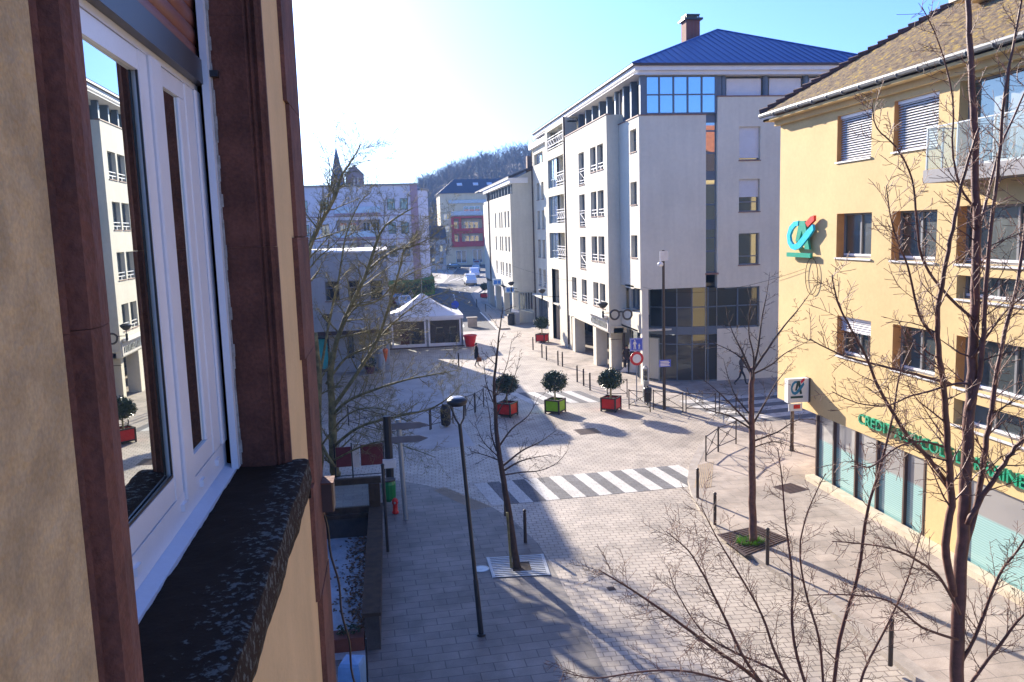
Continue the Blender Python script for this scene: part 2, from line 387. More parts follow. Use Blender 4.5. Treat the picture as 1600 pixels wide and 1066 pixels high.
# sandstone jambs with moulded profile
def jamb(name, prof):
    """prof: list of (x,y) plan outline, extruded in blocks with small joints"""
    mb = MBn(); z = ZS
    while z < .95:
        h = rnd.uniform(.33, .48); j = rnd.uniform(-.0006, .0006)
        mb.prism([(x+j, y) for x, y in prof], z+.0003, min(z+h, .95)-.0003); z += h
    return mb.build(name, m_stone, own)
jamb('near_jamb', [(XW-.25, .60), (XW-.01, .60), (XW-.005, .645), (XW+.002, .652), (XW-.007, .66), (XW-.008, .676), (XW+.006, .684), (XW+.009, .70), (XW+.004, .735), (XW-.02, .742), (XG+.01, .742), (XG-.1, .742), (XG-.1, .6)])
jamb('far_jamb', [(-.338, 1.80), (-.268, 1.80), (-.264, 1.806), (-.259, 1.803), (-.254, 1.812), (-.246, 1.808), (-.240, 1.818), (-.234, 1.822), (-.234, 1.834), (-.30, 1.90), (-.45, 1.90), (-.45, 1.84), (-.338, 1.84)])
# lintel above
mb = MBn(); mb.box(-.45, XW+.004, .60, 1.90, .95, 1.25); mb.build('lintel', m_stone, own)
# quoins: toothed blocks proud of the wall
mb = MBn(); z = -CAMH/S; i = 0
while z < 5:
    h = .30+.05*rnd.random(); a = 2.16 if i % 2 else 2.20
    X1 = -.228 + rnd.uniform(-.003, .003)
    e = .012
    mb.prism([(-.3, a), (X1-e, a), (X1, a+e), (X1, 2.48-e), (X1-e, 2.48), (-.3, 2.48)], z+.0012, z+h-.0012); z += h; i += 1
mb.box(-.4, -.236, 2.215, 2.47, -CAMH/S, 5)
mb.build('quoin', m_stone, own)
# stone sill, pitted and lichen covered
def sillmat():
    m = bpy.data.materials.new('lichen_sill'); m.use_nodes = True; n = m.node_tree; L = n.links.new; p = n.nodes['Principled BSDF']
    g = n.nodes.new('ShaderNodeNewGeometry')
    mp = n.nodes.new('ShaderNodeMapping'); mp.inputs['Scale'].default_value = (1.0, 1.0, 1.0); L(g.outputs['Position'], mp.inputs['Vector'])
    a = n.nodes.new('ShaderNodeTexNoise'); a.inputs['Scale'].default_value = 55; a.inputs['Detail'].default_value = 9; a.inputs['Roughness'].default_value = .65; L(mp.outputs[0], a.inputs['Vector'])
    sx = n.nodes.new('ShaderNodeSeparateXYZ'); L(g.outputs['Position'], sx.inputs[0])
    mr = n.nodes.new('ShaderNodeMapRange'); mr.inputs['From Min'].default_value = -.325*S; mr.inputs['From Max'].default_value = -.24*S
    mr.inputs['To Min'].default_value = -.20; mr.inputs['To Max'].default_value = .02; L(sx.outputs['X'], mr.inputs['Value'])
    ad = n.nodes.new('ShaderNodeMath'); ad.operation = 'ADD'; L(a.outputs['Fac'], ad.inputs[0]); L(mr.outputs[0], ad.inputs[1])
    cr = n.nodes.new('ShaderNodeValToRGB'); e = cr.color_ramp.elements
    e[0].position = .545; e[0].color = (.034, .022, .015, 1); e[1].position = .62; e[1].color = (.12, .125, .115, 1)
    L(ad.outputs[0], cr.inputs[0]); L(cr.outputs[0], p.inputs['Base Color']); p.inputs['Roughness'].default_value = .95; p.inputs['Specular IOR Level'].default_value = .1
    b = n.nodes.new('ShaderNodeBump'); b.inputs['Strength'].default_value = .8; b.inputs['Distance'].default_value = .005; L(a.outputs['Fac'], b.inputs['Height']); L(b.outputs[0], p.inputs['Normal'])
    return m
mb = MBn(); ny, nx = 90, 18
from mathutils import noise as mn
def sp(i, j, top=True):
    y = .60 + (1.835-.60)*i/ny; x = -.36 + (.36-.199)*j/nx
    w = mn.noise(Vector((x*40, y*40, 3)))*.003 + mn.noise(Vector((x*12, y*12, 9)))*.003
    ed = mn.noise(Vector((y*30, 4, 1)))*.001 + mn.noise(Vector((y*7, 2, 5)))*.003
    return (x + (ed if j == nx else 0), y, ZS + w - (.004 if j == nx else 0))
vs = [sp(i, j) for i in range(ny+1) for j in range(nx+1)]
fs = [(i*(nx+1)+j, i*(nx+1)+j+1, (i+1)*(nx+1)+j+1, (i+1)*(nx+1)+j) for i in range(ny) for j in range(nx)]
mb.add(vs, fs)
fr = []
for i in range(ny+1):
    t = sp(i, nx); r = mn.noise(Vector((t[1]*14, 7, 7)))*.0025
    fr += [t, (t[0]+.004+r*.5, t[1], ZS-.045), (t[0]-.006+r, t[1], ZS-.088), (t[0]-.05, t[1], ZS-.092)]
mb.add(fr, [(i*4+j, i*4+j+1, (i+1)*4+j+1, (i+1)*4+j) for i in range(ny) for j in range(3)])
e0 = [sp(ny, j) for j in range(nx+1)]; mb.add(e0+[(v[0], v[1], ZS-.09) for v in e0], [(j, j+1, j+nx+2, j+nx+1) for j in range(nx)])
mb.build('stone_sill', sillmat(), own, smooth=True)

# the window itself
win = MBn()
def bar(x0, x1, y0, y1, z0, z1, b=.003):
    # bevelled member
    win.prism([(x0, y0), (x1-b, y0), (x1, y0+b), (x1, y1-b), (x1-b, y1), (x0, y1)], z0, z1)
Zb, Zt = -.475, .40
bar(-.44, -.366, .70, 1.80, Zb, -.425)                                   # frame bottom rail
bar(-.44, -.366, 1.683, 1.752, -.424, .294); bar(-.43, -.362, 1.755, 1.80, -.424, .294)   # frame jamb
bar(-.44, -.366, .70, .797, -.424, .294)
bar(-.44, -.366, .70, 1.80, .295, Zt)                                     # head
wf = win.build('window_frame', m_whiteframe, own)
win = MBn()                                                              # large sash
bar(-.42, -.367, .80, 1.385, -.423, -.385); bar(-.42, -.367, .80, 1.385, .262, .293)
bar(-.42, -.367, .80, .86, -.384, .261)
bar(-.40, -.3665, 1.3855, 1.435, -.43, .294); bar(-.40, -.361, 1.4365, 1.503, -.44, .2945)   # meeting mullion
sash = win.build('large_sash', m_whiteframe, own)
win = MBn()
bar(-.42, -.367, 1.504, 1.68, -.423, -.385); bar(-.42, -.367, 1.504, 1.68, .262, .293)
bar(-.42, -.367, 1.635, 1.68, -.384, .261)
sash2 = win.build('narrow_sash', m_whiteframe, own)
mb = MBn(); tilt = math.tan(R(.60))
mb.quad((XG+.0+.26*tilt, .84, -.40), (XG-.26*tilt, 1.386, -.40), (XG-.26*tilt, 1.386, .275), (XG+.26*tilt, .84, .275))
mb.build('pane', m_glassown, sash, fix=False)
mb = MBn(); mb.quad((XG, 1.50, -.40), (XG, 1.64, -.40), (XG, 1.64, .275), (XG, 1.50, .275)); mb.build('pane', m_glassown, sash2, fix=False)
mb = MBn()
for (x0, x1, y0, y1, z0, z1) in ((XG+.001, XG+.004, .86, 1.385, -.3845, -.380), (XG+.001, XG+.004, 1.381, 1.385, -.379, .262)):
    mb.box(x0, x1, y0, y1, z0, z1)
mb.build('gasket', m_darkmetal, sash)
mb = MBn()                                                               # drainage caps on the bottom rail
for y in (1.15, 1.42, 1.56, 1.70):
    mb = MBn(); mb.prism([(-.366, y-.014), (-.360, y-.010), (-.360, y+.010), (-.366, y+.014)], -.452, -.440); mb.build('drain_cap', m_whiteframe, wf)
mb = MBn(); mb.add([(-.372, .66, -.474), (-.344, .66, -.484), (-.344, 1.80, -.484), (-.372, 1.80, -.474), (-.344, .66, -.492), (-.344, 1.80, -.492)], [(0, 1, 2, 3), (1, 4, 5, 2)])
mb.build('metal_sill', mat('painted_metal_sill', (.62, .66, .75), .3, .05, 6, spec=.6), own)
# roller shutter: brown slats, dark bottom bar, guide rail
sh = MBn(); z = .352; k = 0; sh.box(-.374, -.368, .70, 1.80, .352, .96)
while z < .95:
    h = .034
    sh.add([(-.366, .70, z), (-.3615, .70, z+.003), (-.360, .70, z+h*.5), (-.3615, .70, z+h-.003), (-.366, .70, z+h),
            (-.366, 1.80, z), (-.3615, 1.80, z+.003), (-.360, 1.80, z+h*.5), (-.3615, 1.80, z+h-.003), (-.366, 1.80, z+h)],
           [(i, i+1, i+6, i+5) for i in range(4)])
    z += h
shu = sh.build('roller_shutter', mat('brown_shutter_slats', (.23, .085, .060), .42, .12, 4, spec=.6), own, smooth=True)
mb = MBn(); mb.prism([(-.376, .70), (-.352, .70), (-.349, .703), (-.349, 1.795), (-.352, 1.80), (-.376, 1.80)], .307, .354)
mb.build('bottom_bar', mat('graphite_bar', (.035, .035, .045), .4, .05), shu)
mb = MBn(); mb.box(-.352, -.338, 1.772, 1.800, -.484, .95); mb.build('guide_rail', m_whiteframe, own)
mb = MBn(); mb.box(-.345, -.322, 1.784, 1.800, .325, .337); mb.build('rail_clip', m_darkmetal, own)
mb = MBn()
for i in range(40):                                                      # crumbling mortar along the rail
    z = -.48+i*.026; w = .004+.004*rnd.random()
    mb.prism([(-.339, 1.792), (-.339+w, 1.794), (-.338+w*.6, 1.7995), (-.339, 1.7995)], z, z+.026)
mb.build('mortar_seam', mat('old_mortar', (.38, .33, .29), .95, .3, 30), own)
# grey curtain behind the pane strip at the far side of the sashes
mb = MBn(); cv = []
for i in range(41):
    y = 1.30 + .38*i/40; x = -.455+.010*math.sin(i*1.3)
    cv += [(x, y, -.42), (x, y, .32)]
mb.add(cv, [(i*2, i*2+2, i*2+3, i*2+1) for i in range(40)]); mb.build('curtain', mat('grey_curtain', (.25, .27, .26), .9), own, smooth=True)

# brown box and cable on the corner
t = thing('wall_box', 'small dark brown box fixed to the sandstone corner, cable hanging below', 'box', (-.22*S, 2.43*S, CAMH-.75*S))
mb = MBn(); mb.prism([(-.25, 2.385), (-.199, 2.385), (-.195, 2.39), (-.195, 2.45), (-.25, 2.45)], -.80, -.715); mb.build('housing', mat('brown_enamel', (.06, .03, .025), .5), t)
mb = MBn(); mb.box(-.25, -.193, 2.38, 2.455, -.715, -.711); mb.build('lid', m_stone, t)
mb = MBn(); pts = [(-.235, 2.42, -.80)]
for i in range(1, 22):
    q = i/21; pts.append((-.235+.075*q**.8+.004*math.sin(i), 2.42-.02*q, -.80-.62*q))
mb.tube(pts, .0032, 6); mb.build('cable', m_darkmetal, t)

# ------------------------------------------------------------------ generic window builder
def window(parent, o, u, n, a, b, c, d, depth=.22, frame=None, pane=None, kind='plain', split=1, cross=None, sill=True, railing=None, shutter=0., name='window', fw=.06):
    frame = frame or m_frame; pane = pane or m_glass
    mb = MB(); D = -depth
    mb.obox(o, u, n, a, a+fw, D-.02, D+.05, c, d); mb.obox(o, u, n, b-fw, b, D-.02, D+.05, c, d)
    mb.obox(o, u, n, a+fw, b-fw, D-.02, D+.05, c, c+fw); mb.obox(o, u, n, a+fw, b-fw, D-.02, D+.05, d-fw, d)
    for i in range(1, split):
        x = a + (b-a)*i/split; mb.obox(o, u, n, x-fw*.6, x+fw*.6, D-.02, D+.045, c+fw, d-fw)
    for q in (cross or []):
        z = c+(d-c)*q; mb.obox(o, u, n, a+fw, b-fw, D-.02, D+.04, z-fw*.5, z+fw*.5)
    w = mb.build(name, frame, parent)
    mb = MB(); P = lambda x, z: tuple((Vector(o)+u*x+n*(D))[:2])+(z,)
    mb.quad(P(a+fw*.5, c+fw*.5), P(b-fw*.5, c+fw*.5), P(b-fw*.5, d-fw*.5), P(a+fw*.5, d-fw*.5)); mb.build('pane', pane, w, fix=False)
    if sill:
        mb = MB(); mb.obox(o, u, n, a-.04, b+.04, D, .05, c-.05, c-.002); mb.build('sill', m_sill if sill is True else sill, w)
    if shutter:
        mb = MB(); z = d; k = 0
        while z > d-(d-c)*shutter+.03:
            mb.obox(o, u, n, a+.02, b-.02, D+.06, D+.085, z-.042, z-.003); z -= .045
        mb.obox(o, u, n, a+.02, b-.02, D+.055, D+.095, z-.045, z-.003)
        mb.build('shutter', m_shutter, w)
    if railing:
        mb = MB(); h = railing; off = -.04; z0 = c+.08
        m0, m1 = a+.01, b-.01
        if h < .7:
            for z in (c+.18, c+.38): mb.obox(o, u, n, m0, m1, off-.03, off, z, z+.05)
            mb.obox(o, u, n, (m0+m1)/2-.05, (m0+m1)/2+.05, off-.03, off-.002, c+.0, c+.18)
        else:
            for z in (c+.10, c+.28, c+h-.16, c+h): mb.obox(o, u, n, m0, m1, off-.03, off, z, z+.035)
            A = Vector(o)+n*(off-.015)
            nn = max(1, round((m1-m0)/1.3)); st = (m1-m0)/nn
            for i in range(nn):
                x0, x1 = m0+st*i, m0+st*(i+1)
                for (p, q) in (((x0, c+.3), (x1, c+h-.15)), ((x1, c+.3), (x0, c+h-.15))):
                    mb.tube([A+u*p[0]+UZ*p[1], A+u*q[0]+UZ*q[1]], .016, 4)
        mb.build('railing', m_rail, w)
    return w
def pipe(parent, x, y, z0, z1, r=.06, m=None, name='downpipe'):
    mb = MB(); mb.tube([(x, y, z0), (x, y, z1)], r, 8)
    z = z0+1
    while z < z1: mb.tube([(x, y, z), (x, y, z+.06)], r*1.35, 8); z += 2.8
    return mb.build(name, m or m_pipe, parent)

# ------------------------------------------------------------------ big pale apartment building on the right (W)
W = thing('apartment_building', 'large pale four storey apartment building with blue sheet roof and arcade at the street corner', 'building', (20, 50, 0))
NX = -UX                                        # street side faces -X ; a runs along +Y
X2, X1 = 13.15, 13.9
OB = lambda x: Vector((x, 0, 0))
# bay 2 (street side)
H = []
rows3 = [(12.53, 14.07), (9.72, 11.28), (6.88, 8.45)]
rowsF = [(11.90, 14.05), (9.10, 11.26), (6.24, 8.42)]
for z in rows3: H += [(51.6, 53.1)+z, (49.8, 51.3)+z]
for z in rowsF: H += [(54.75, 56.4)+z]
z4 = (3.98, 5.50); H += [(57.75, 59.25)+z4, (54.65, 56.15)+z4, (51.5, 52.85)+z4, (49.78, 51.15)+z4]
mb = MB(); mb.panel(OB(X2), UY, NX, 48.95, 60.55, 2.55, 15.62, H, .28)
mb.obox(OB(X2), UY, NX, 48.95, 60.55, -.9, 0-.28, 2.55, 2.85)      # soffit beam
mb.quad((X2, 48.95, 2.55), (X1+.35, 48.95, 2.55), (X1+.35, 48.95, 15.62), (X2, 48.95, 15.62))
mb.quad((X2, 48.95, 15.62), (X2+2, 48.95, 15.62), (X2+2, 60.55, 15.62), (X2, 60.55, 15.62))
mb.quad((X2, 60.55, 2.55), (X2+1, 60.55, 2.55), (X2+1, 60.55, 15.62), (X2, 60.55, 15.62))
# recessed strip between bays 1 and 2
mb.quad((X1+.35, 48.95, 3), (X1+.35, 50.6, 3), (X1+.35, 50.6, 17), (X1+.35, 48.95, 17))
# bay 1
H1 = [(45.4, 46.65, 13.16, 14.4), (45.4, 46.65, 10.23, 11.5), (45.4, 46.65, 7.23, 8.5)]
mb.panel(OB(X1), UY, NX, 44.9, 48.93, 5.5, 15.0, H1, .28)
mb.quad((X1, 48.93, 5.5), (X1+.35, 48.93, 5.5), (X1+.35, 48.93, 15), (X1, 48.93, 15))
mb.quad((X1, 44.9, 15.0), (X1, 48.95, 15.0), (X1+1.6, 48.95, 15.0), (X1+1.6, 44.9, 15.0))
mb.quad((X1, 44.9, 5.5), (X1, 48.93, 5.5), (X1+1.2, 48.93, 5.5), (X1+1.2, 44.9, 5.5))
# set back wall with the big window over the band, then the band
mb.panel(OB(X1+.5), UY, NX, 44.9, 48.93, 4.02, 5.5, [(45.3, 48.4, 4.1, 5.48)], .15)
mb.box(X1, X1+.5, 45.3, 48.93, 2.98, 4.05); 
# front face, left part, right part
mb.panel(Vector((0, 44.9, 0)), UX, -UY, X1, 17.75, 5.45, 15.0, [], .2)
mb.quad((X1, 44.9, 15.0), (17.75, 44.9, 15.0), (17.75, 46.5, 15.0), (X1, 46.5, 15.0))
mb.quad((17.75, 44.9, 0), (17.75, 45.25, 0), (17.75, 45.25, 15), (17.75, 44.9, 15))
HF = [(19.7, 20.95, 12.5, 14.34), (19.7, 20.95, 9.64, 11.45), (19.7, 20.95, 6.64, 8.42), (18.42, 21.0, 3.03, 5.38),
      (23.5, 24.8, 12.5, 14.34), (23.5, 24.8, 9.64, 11.45), (23.5, 24.8, 6.64, 8.42)]
mb.panel(Vector((0, 44.9, 0)), UX, -UY, 18.42, 27.5, 0, 15.97, HF, .25)
mb.quad((18.42, 44.9, 5.4), (18.42, 45.25, 5.4), (18.42, 45.25, 15.97), (18.42, 44.9, 15.97))
mb.quad((18.42, 44.9, 15.97), (27.5, 44.9, 15.97), (27.5, 46.5, 15.97), (18.42, 46.5, 15.97))
mb.quad((27.5, 44.9, 0), (27.5, 76, 0), (27.5, 76, 17), (27.5, 44.9, 17))
mb.box(13.98, 14.36, 44.92, 45.28, 0, 5.45)     # corner pillar
mb.box(13.9, 18.9, 46.2, 48.0, 5.42, 5.6)       # soffit over the entrance corner
mb.build('wall', m_white, W)
mb = MB()                                        # inner mass: upper recessed storey, rear
mb.box(15.3, 27.2, 46.6, 76, 15.0, 17.3); mb.box(X2+1.2, 27.2, 50.5, 76, 5.0, 15.0)
mb.box(17.5, 27.2, 50, 76, 0, 5.0)
mb.build('recessed_wall', m_white, W)
# copings
mb = MB()
mb.obox(OB(X2), UY, NX, 48.9, 60.58, -.25, .05, 15.62, 15.68); mb.obox(OB(X1), UY, NX, 44.86, 48.95, -.25, .05, 15.0, 15.06)
mb.obox(Vector((0, 44.9, 0)), UX, -UY, X1-.03, 17.78, -.2, .05, 15.001, 15.06)
mb.obox(Vector((0, 44.9, 0)), UX, -UY, 18.38, 27.5, -.2, .05, 15.971, 16.03)
mb.build('coping', m_sill, W)
# windows
o2, o1, of_ = OB(X2), OB(X1), Vector((0, 44.9, 0))
for z in rows3:
    window(W, o2, UY, NX, 51.6, 53.1, *z, depth=.28, split=2, railing=.4); window(W, o2, UY, NX, 49.8, 51.3, *z, depth=.28, split=2, railing=.4)
for z in rowsF: window(W, o2, UY, NX, 54.75, 56.4, *z, depth=.28, split=2, railing=1.05)
for a, b in ((57.75, 59.25), (54.65, 56.15), (51.5, 52.85), (49.78, 51.15)): window(W, o2, UY, NX, a, b, *z4, depth=.28, split=2, railing=.4)
for h in H1: window(W, o1, UY, NX, *h, depth=.28, cross=[.5])
window(W, OB(X1+.5), UY, NX, 45.3, 48.4, 4.1, 5.48, depth=.15, split=3, sill=False, frame=m_greymetal)
window(W, of_, UX, -UY, *HF[0], depth=.25, shutter=.9, frame=m_frame); window(W, of_, UX, -UY, *HF[1], depth=.25, shutter=.52, frame=m_frame, cross=[.3])
window(W, of_, UX, -UY, *HF[2], depth=.25, frame=m_frame, cross=[.27])
for h in HF[4:]: window(W, of_, UX, -UY, *h, depth=.25, cross=[.3])
# staircase strip glazing
mb = MB(); mb.obox(of_, UX, -UY, 17.75, 18.42, -.30, -.22, 6.25, 15.97)
for z in (6.25, 8.72, 11.35, 14.15): pass
st = mb.build('stair_glazing', m_greymetal, W)
mb = MB()
for z0, z1 in ((6.33, 7.42), (7.55, 8.2), (8.25, 8.7), (9.25, 10.05), (10.15, 11.15), (11.2, 11.45), (11.95, 12.9), (13.0, 14.1), (14.2, 14.6)):
    MB().quad((17.83, 45.115, z0), (18.36, 45.115, z0), (18.36, 45.115, z1), (17.83, 45.115, z1)).build('pane', MATS.get('stair_glass') or glass('stair_glass', (.02, .03, .05), .75, .02), st, fix=False)
mb = MB(); mb.obox(of_, UX, -UY, 17.70, 18.5, -.25, .04, 6.15, 6.25); mb.build('ledge', m_sill, st)
# top floor glazing, front left: 5 x 2 mirror panes
mb = MB(); mb.obox(of_, UX, -UY, 14.0, 14.28, -.25, 0, 15.06, 17.13)
for i in range(6):
    x = 14.28+(18.34-14.28)*i/5; mb.obox(of_, UX, -UY, x-.04, x+.04, -.12, -.02, 15.07, 17.10)
for z in (15.08, 16.08, 17.05): mb.obox(of_, UX, -UY, 14.24, 18.38, -.11, -.03, z, z+.07)
mb.obox(of_, UX, -UY, 18.38, 18.7, -.5, -.15, 14.62, 17.13)
gt = mb.build('rooftop_glazing', m_greymetal, W)
mb = MB(); mb.quad((14.28, 44.98, 15.1), (18.34, 44.98, 15.1), (18.34, 44.98, 17.1), (14.28, 44.98, 17.1)); mb.build('pane', m_glassblue, gt, fix=False)
# posts of the top floor
mb = MB()
for x in (18.85, 21.35, 23.75, 26.2): MB().lathe((x, 45.2, 15.98), [(.16, 0), (.16, 1.15)], 14).build('loggia_post', m_greymetal, W)
for y in (45.1, 46.9, 48.4, 50.2, 52.1, 54.0, 55.9, 57.8, 59.9): MB().box(X1+.15, X1+.5 if y not in (50.2, 54.0, 57.8) else 15.3, y-.13, y+.13, 15.0 if y < 49 else 15.65, 17.12).build('loggia_post', m_greymetal, W)
for i, (x0, x1) in enumerate(((19.08, 21.12), (21.6, 23.5), (24.0, 25.95))):
    mb = MB(); z = 17.0
    while z > 16.1: mb.box(x0, x1, 45.25, 45.28, z-.075, z); z -= .08
    mb.box(x0, x1, 45.22, 45.30, 16.04, 16.1); mb.build('rolled_shutter', m_shutter, W)
for y0, y1 in ((45.5, 46.7), (47.1, 48.2), (50.5, 51.9), (54.3, 55.7), (56.1, 57.6), (58.1, 59.7)):
    window(W, OB(X1+.6), UY, NX, y0, y1, 15.2, 17.0, depth=.05, split=2, sill=False, frame=m_greymetal)
# white fascia and roof
mb = MB(); mb.prism([(13.55, 44.65), (28.4, 44.65), (28.4, 76.2), (13.55, 76.2)], 17.13, 17.16)
mb.prism([(13.8, 44.75), (28.3, 44.75), (28.3, 76.1), (13.8, 76.1)], 17.16, 17.35)
mb.prism([(13.6, 44.55), (28.5, 44.55), (28.5, 76.3), (13.6, 76.3)], 17.35, 17.58)
mb.build('fascia', m_fascia, W)
ex0, ex1, ey0, ey1, ez, rz_, ry0, ry1 = 13.45, 28.8, 44.4, 76.5, 17.70, 21.2, 52.0, 68.5
rx = 21.3
mb = MB()
ra, rb = (rx, ry0, rz_), (rx, ry1, rz_)
c0, c1, c2, c3 = (ex0, ey0, ez), (ex1, ey0, ez), (ex1, ey1, ez), (ex0, ey1, ez)
mb.add([c0, c1, c2, c3, ra, rb], [(0, 1, 4), (1, 2, 5, 4), (2, 3, 5), (3, 0, 4, 5)])
roof = mb.build('roof', m_blueroof, W)
mb = MB(); mb.prism([(ex0, ey0), (ex1, ey0), (ex1, ey1), (ex0, ey1)], 17.585, 17.70); mb.build('gutter', mat('dark_brown_gutter', (.05, .03, .03), .5), roof)
mb = MB()                                        # standing seams on the front hip, following the slope
def seam(p, q, r=.028): mb.tube([Vector(p)+Vector((0, 0, .02)), Vector(q)+Vector((0, 0, .02))], r, 4)
N = 34
for i in range(1, N):
    x = ex0+(ex1-ex0)*i/N
    if x <= rx: t = (x-ex0)/(rx-ex0)
    else: t = (ex1-x)/(ex1-rx)
    seam((x, ey0, ez), (x, ey0+(ry0-ey0)*t, ez+(rz_-ez)*t))
for i in range(1, 70):
    y = ey0+(ey1-ey0)*i/70
    t = min(1, (y-ey0)/(ry0-ey0), (ey1-y)/(ey1-ry1))
    seam((ex0, y, ez), (ex0+(rx-ex0)*t, y, ez+(rz_-ez)*t))
mb.tube([c0, ra, rb], .07, 5); mb.tube([c1, ra], .07, 5)
mb.build('seams', m_blueroof, roof)
mb = MB(); mb.box(19.1, 20.0, 51.6, 52.5, 19.5, 21.7); mb.build('chimney', brickmat('chimney_brick', (.30, .10, .07, 1), (.24, .08, .06, 1), (.2, .15, .12, 1), .22, .07), roof)
mb = MB(); mb.box(18.95, 20.15, 51.45, 52.65, 21.7, 21.82); mb.box(19.1, 20.0, 51.6, 52.5, 21.98, 22.06)
for x in (19.12, 19.92):
    for y in (51.62, 52.42): mb.box(x, x+.06, y, y+.06, 21.82, 21.98)
mb.build('chimney_cap', m_darkmetal, roof)
# curved entrance glazing at the corner
arc = [(14.5, 47.4), (14.95, 46.5), (15.5, 45.85), (16.2, 45.4), (17.0, 45.12), (17.9, 45.0), (18.9, 44.98)]
fr, pn, bd = MB(), MB(), MB()
for i in range(len(arc)-1):
    a, b = Vector(arc[i]+(0,)), Vector(arc[i+1]+(0,)); u = (b-a).normalized(); n_ = Vector((u.y, -u.x, 0)); l = (b-a).length
    hasd = True
    for z0, z1 in ((.08, 2.15), (2.2, 2.72), (3.2, 4.3), (4.35, 5.42)):
        P = lambda q, z: tuple((a+u*q)[:2])+(z,)
        pn.quad(P(0, z0), P(l, z0), P(l, z1), P(0, z1))
    fr.obox(a, u, n_, -.035, .035, -.05, .05, 0, 5.45)
    for z in (2.15, 4.28): fr.obox(a, u, n_, 0, l, -.04, .04, z, z+.06)
    fr.obox(a, u, n_, 0, l, -.04, .04, 0, .08)
    bd.obox(a, u, n_, 0, l, -.10, .07, 2.74, 3.2)
for x in (19.7, 20.95): fr.obox(of_, UX, -UY, x-.04, x+.04, -.2, -.1, 3.05, 5.4)
fr.obox(of_, UX, -UY, 18.9, 21.0, -.2, -.1, 4.28, 4.34); fr.obox(of_, UX, -UY, 18.9, 21.0, -.2, -.1, 5.3, 5.4); fr.obox(of_, UX, -UY, 18.9, 21.0, -.2, -.1, 3.03, 3.12)
pn.quad((18.9, 45.06, 3.05), (21, 45.06, 3.05), (21, 45.06, 5.4), (18.9, 45.06, 5.4))
cg = fr.build('corner_glazing', m_greymetal, W); pn.build('pane', m_glassshop, cg, fix=False); bd.build('spandrel', m_greymetal, cg)
mb = MB()                                        # thin grey metal return behind the glazing
mb.box(18.40, 18.44, 45.0, 45.3, 0, 3.0); mb.build('glazing_return', m_greymetal, cg)
# arcade: pillars, inner shopfront, soffit
PIL = [(13.15, 52.3), (13.15, 58.6)]
for (x, y) in PIL: 
    mb = MB(); mb.box(x, x+.75, y, y+.8, 0, 2.6); mb.build('pillar', m_white, W)
mb = MB(); mb.box(13.62, 14.3, 50.3, 50.85, 0, 3.0); mb.build('pillar', m_white, W)
mb = MB(); mb.box(13.2, 13.9, 60.0, 60.6, 0, 2.6); mb.build('pillar', m_white, W)
mb = MB(); mb.box(13.2, 16.6, 48.9, 77, 2.9, 3.0); mb.box(13.9, 16.6, 45.5, 49.2, 3.0, 3.1); mb.build('soffit', m_white, W)
mb = MB()
ys = [46.6, 48.2, 49.9, 51.7, 53.5, 55.5, 57.5, 59.6, 61.8, 64, 66.4, 69, 72]
for y in ys: mb.box(16.5, 16.6, y-.05, y+.05, 0, 2.9)
mb.box(16.5, 16.6, 46.6, 72, 0, .25); mb.box(16.5, 16.6, 46.6, 72, 2.3, 2.4)
sf = mb.build('arcade_shopfront', m_alu, W); mb = MB(); mb.quad((16.56, 46.6, .2), (16.56, 77, .2), (16.56, 77, 2.9), (16.56, 46.6, 2.9)); mb.build('pane', m_glassshop, sf, fix=False)
mb = MB(); mb.box(16.6, 16.9, 52.2, 54.6, 0, 2.9); mb.box(16.45, 16.9, 58, 59.2, 0, 2.9); mb.build('shop_pier', m_whiteC, W)
# bay 3: loggias
LR = [(12.25, 14.5), (9.44, 11.6), (6.63, 8.7)]
H3 = [(61.35, 67.4)+z for z in LR] + [(61.35, 67.4, 15.2, 16.75), (61.6+2.3, 66.8, 0, 5.8)]
mb = MB(); mb.panel(OB(X2), UY, NX, 61.0, 68.3, 0, 17.13, H3, .3)
mb.quad((X2, 61.0, 0), (X2+1, 61.0, 0), (X2+1, 61.0, 17.1), (X2, 61.0, 17.1))
mb.quad((X2, 68.3, 0), (X2+1, 68.3, 0), (X2+1, 68.3, 17.1), (X2, 68.3, 17.1))
for z0, z1 in LR + [(15.2, 16.75)]:              # loggia interior: floor, back wall, middle divider
    mb.box(X2+.3, X2+1.15, 64.3, 64.45, z0, z1)
    mb.quad((X2+1.16, 61.0, z0), (X2+1.16, 68.3, z0), (X2+1.16, 68.3, z1), (X2+1.16, 61.0, z1))
    mb.box(X2+.3, X2+1.16, 61.0, 68.3, z0-.12, z0); mb.box(X2+.3, X2+1.16, 61.0, 68.3, z1, z1+.12)
mb.build('loggia_wall', m_whiteC, W)
for z0, z1 in LR:
    window(W, OB(X2), UY, NX, 64.6, 67.35, z0, z1, depth=.2, split=2, cross=[.3], sill=False, frame=m_alu, pane=glass('pale_loggia_glass', (.35, .42, .45), .6, .05) if 'pale_loggia_glass' not in MATS else MATS['pale_loggia_glass'])
def loggia_rail(o, a, b, z):
    mb = MB(); n_ = NX
    for q in (.12, .34, .80, 1.0): mb.obox(o, UY, n_, a, b, -.06, -.02, z+q, z+q+.05)
    k = max(2, int((b-a)/.7)); st_ = (b-a)/k; A = Vector(o)-n_*(-.0)+n_*(-.04)
    for i in range(k):
        mb.tube([A+UY*(a+st_*i)+UZ*(z+.36), A+UY*(a+st_*(i+1))+UZ*(z+.80)], .022, 4); mb.tube([A+UY*(a+st_*(i+1))+UZ*(z+.36), A+UY*(a+st_*i)+UZ*(z+.80)], .022, 4)
    mb.build('loggia_railing', m_rail, W)
for z0, z1 in LR: loggia_rail(OB(X2), 61.4, 64.3, z0)
loggia_rail(OB(X2), 61.4, 64.25, 15.2); loggia_rail(OB(X2), 64.5, 67.3, 15.2)
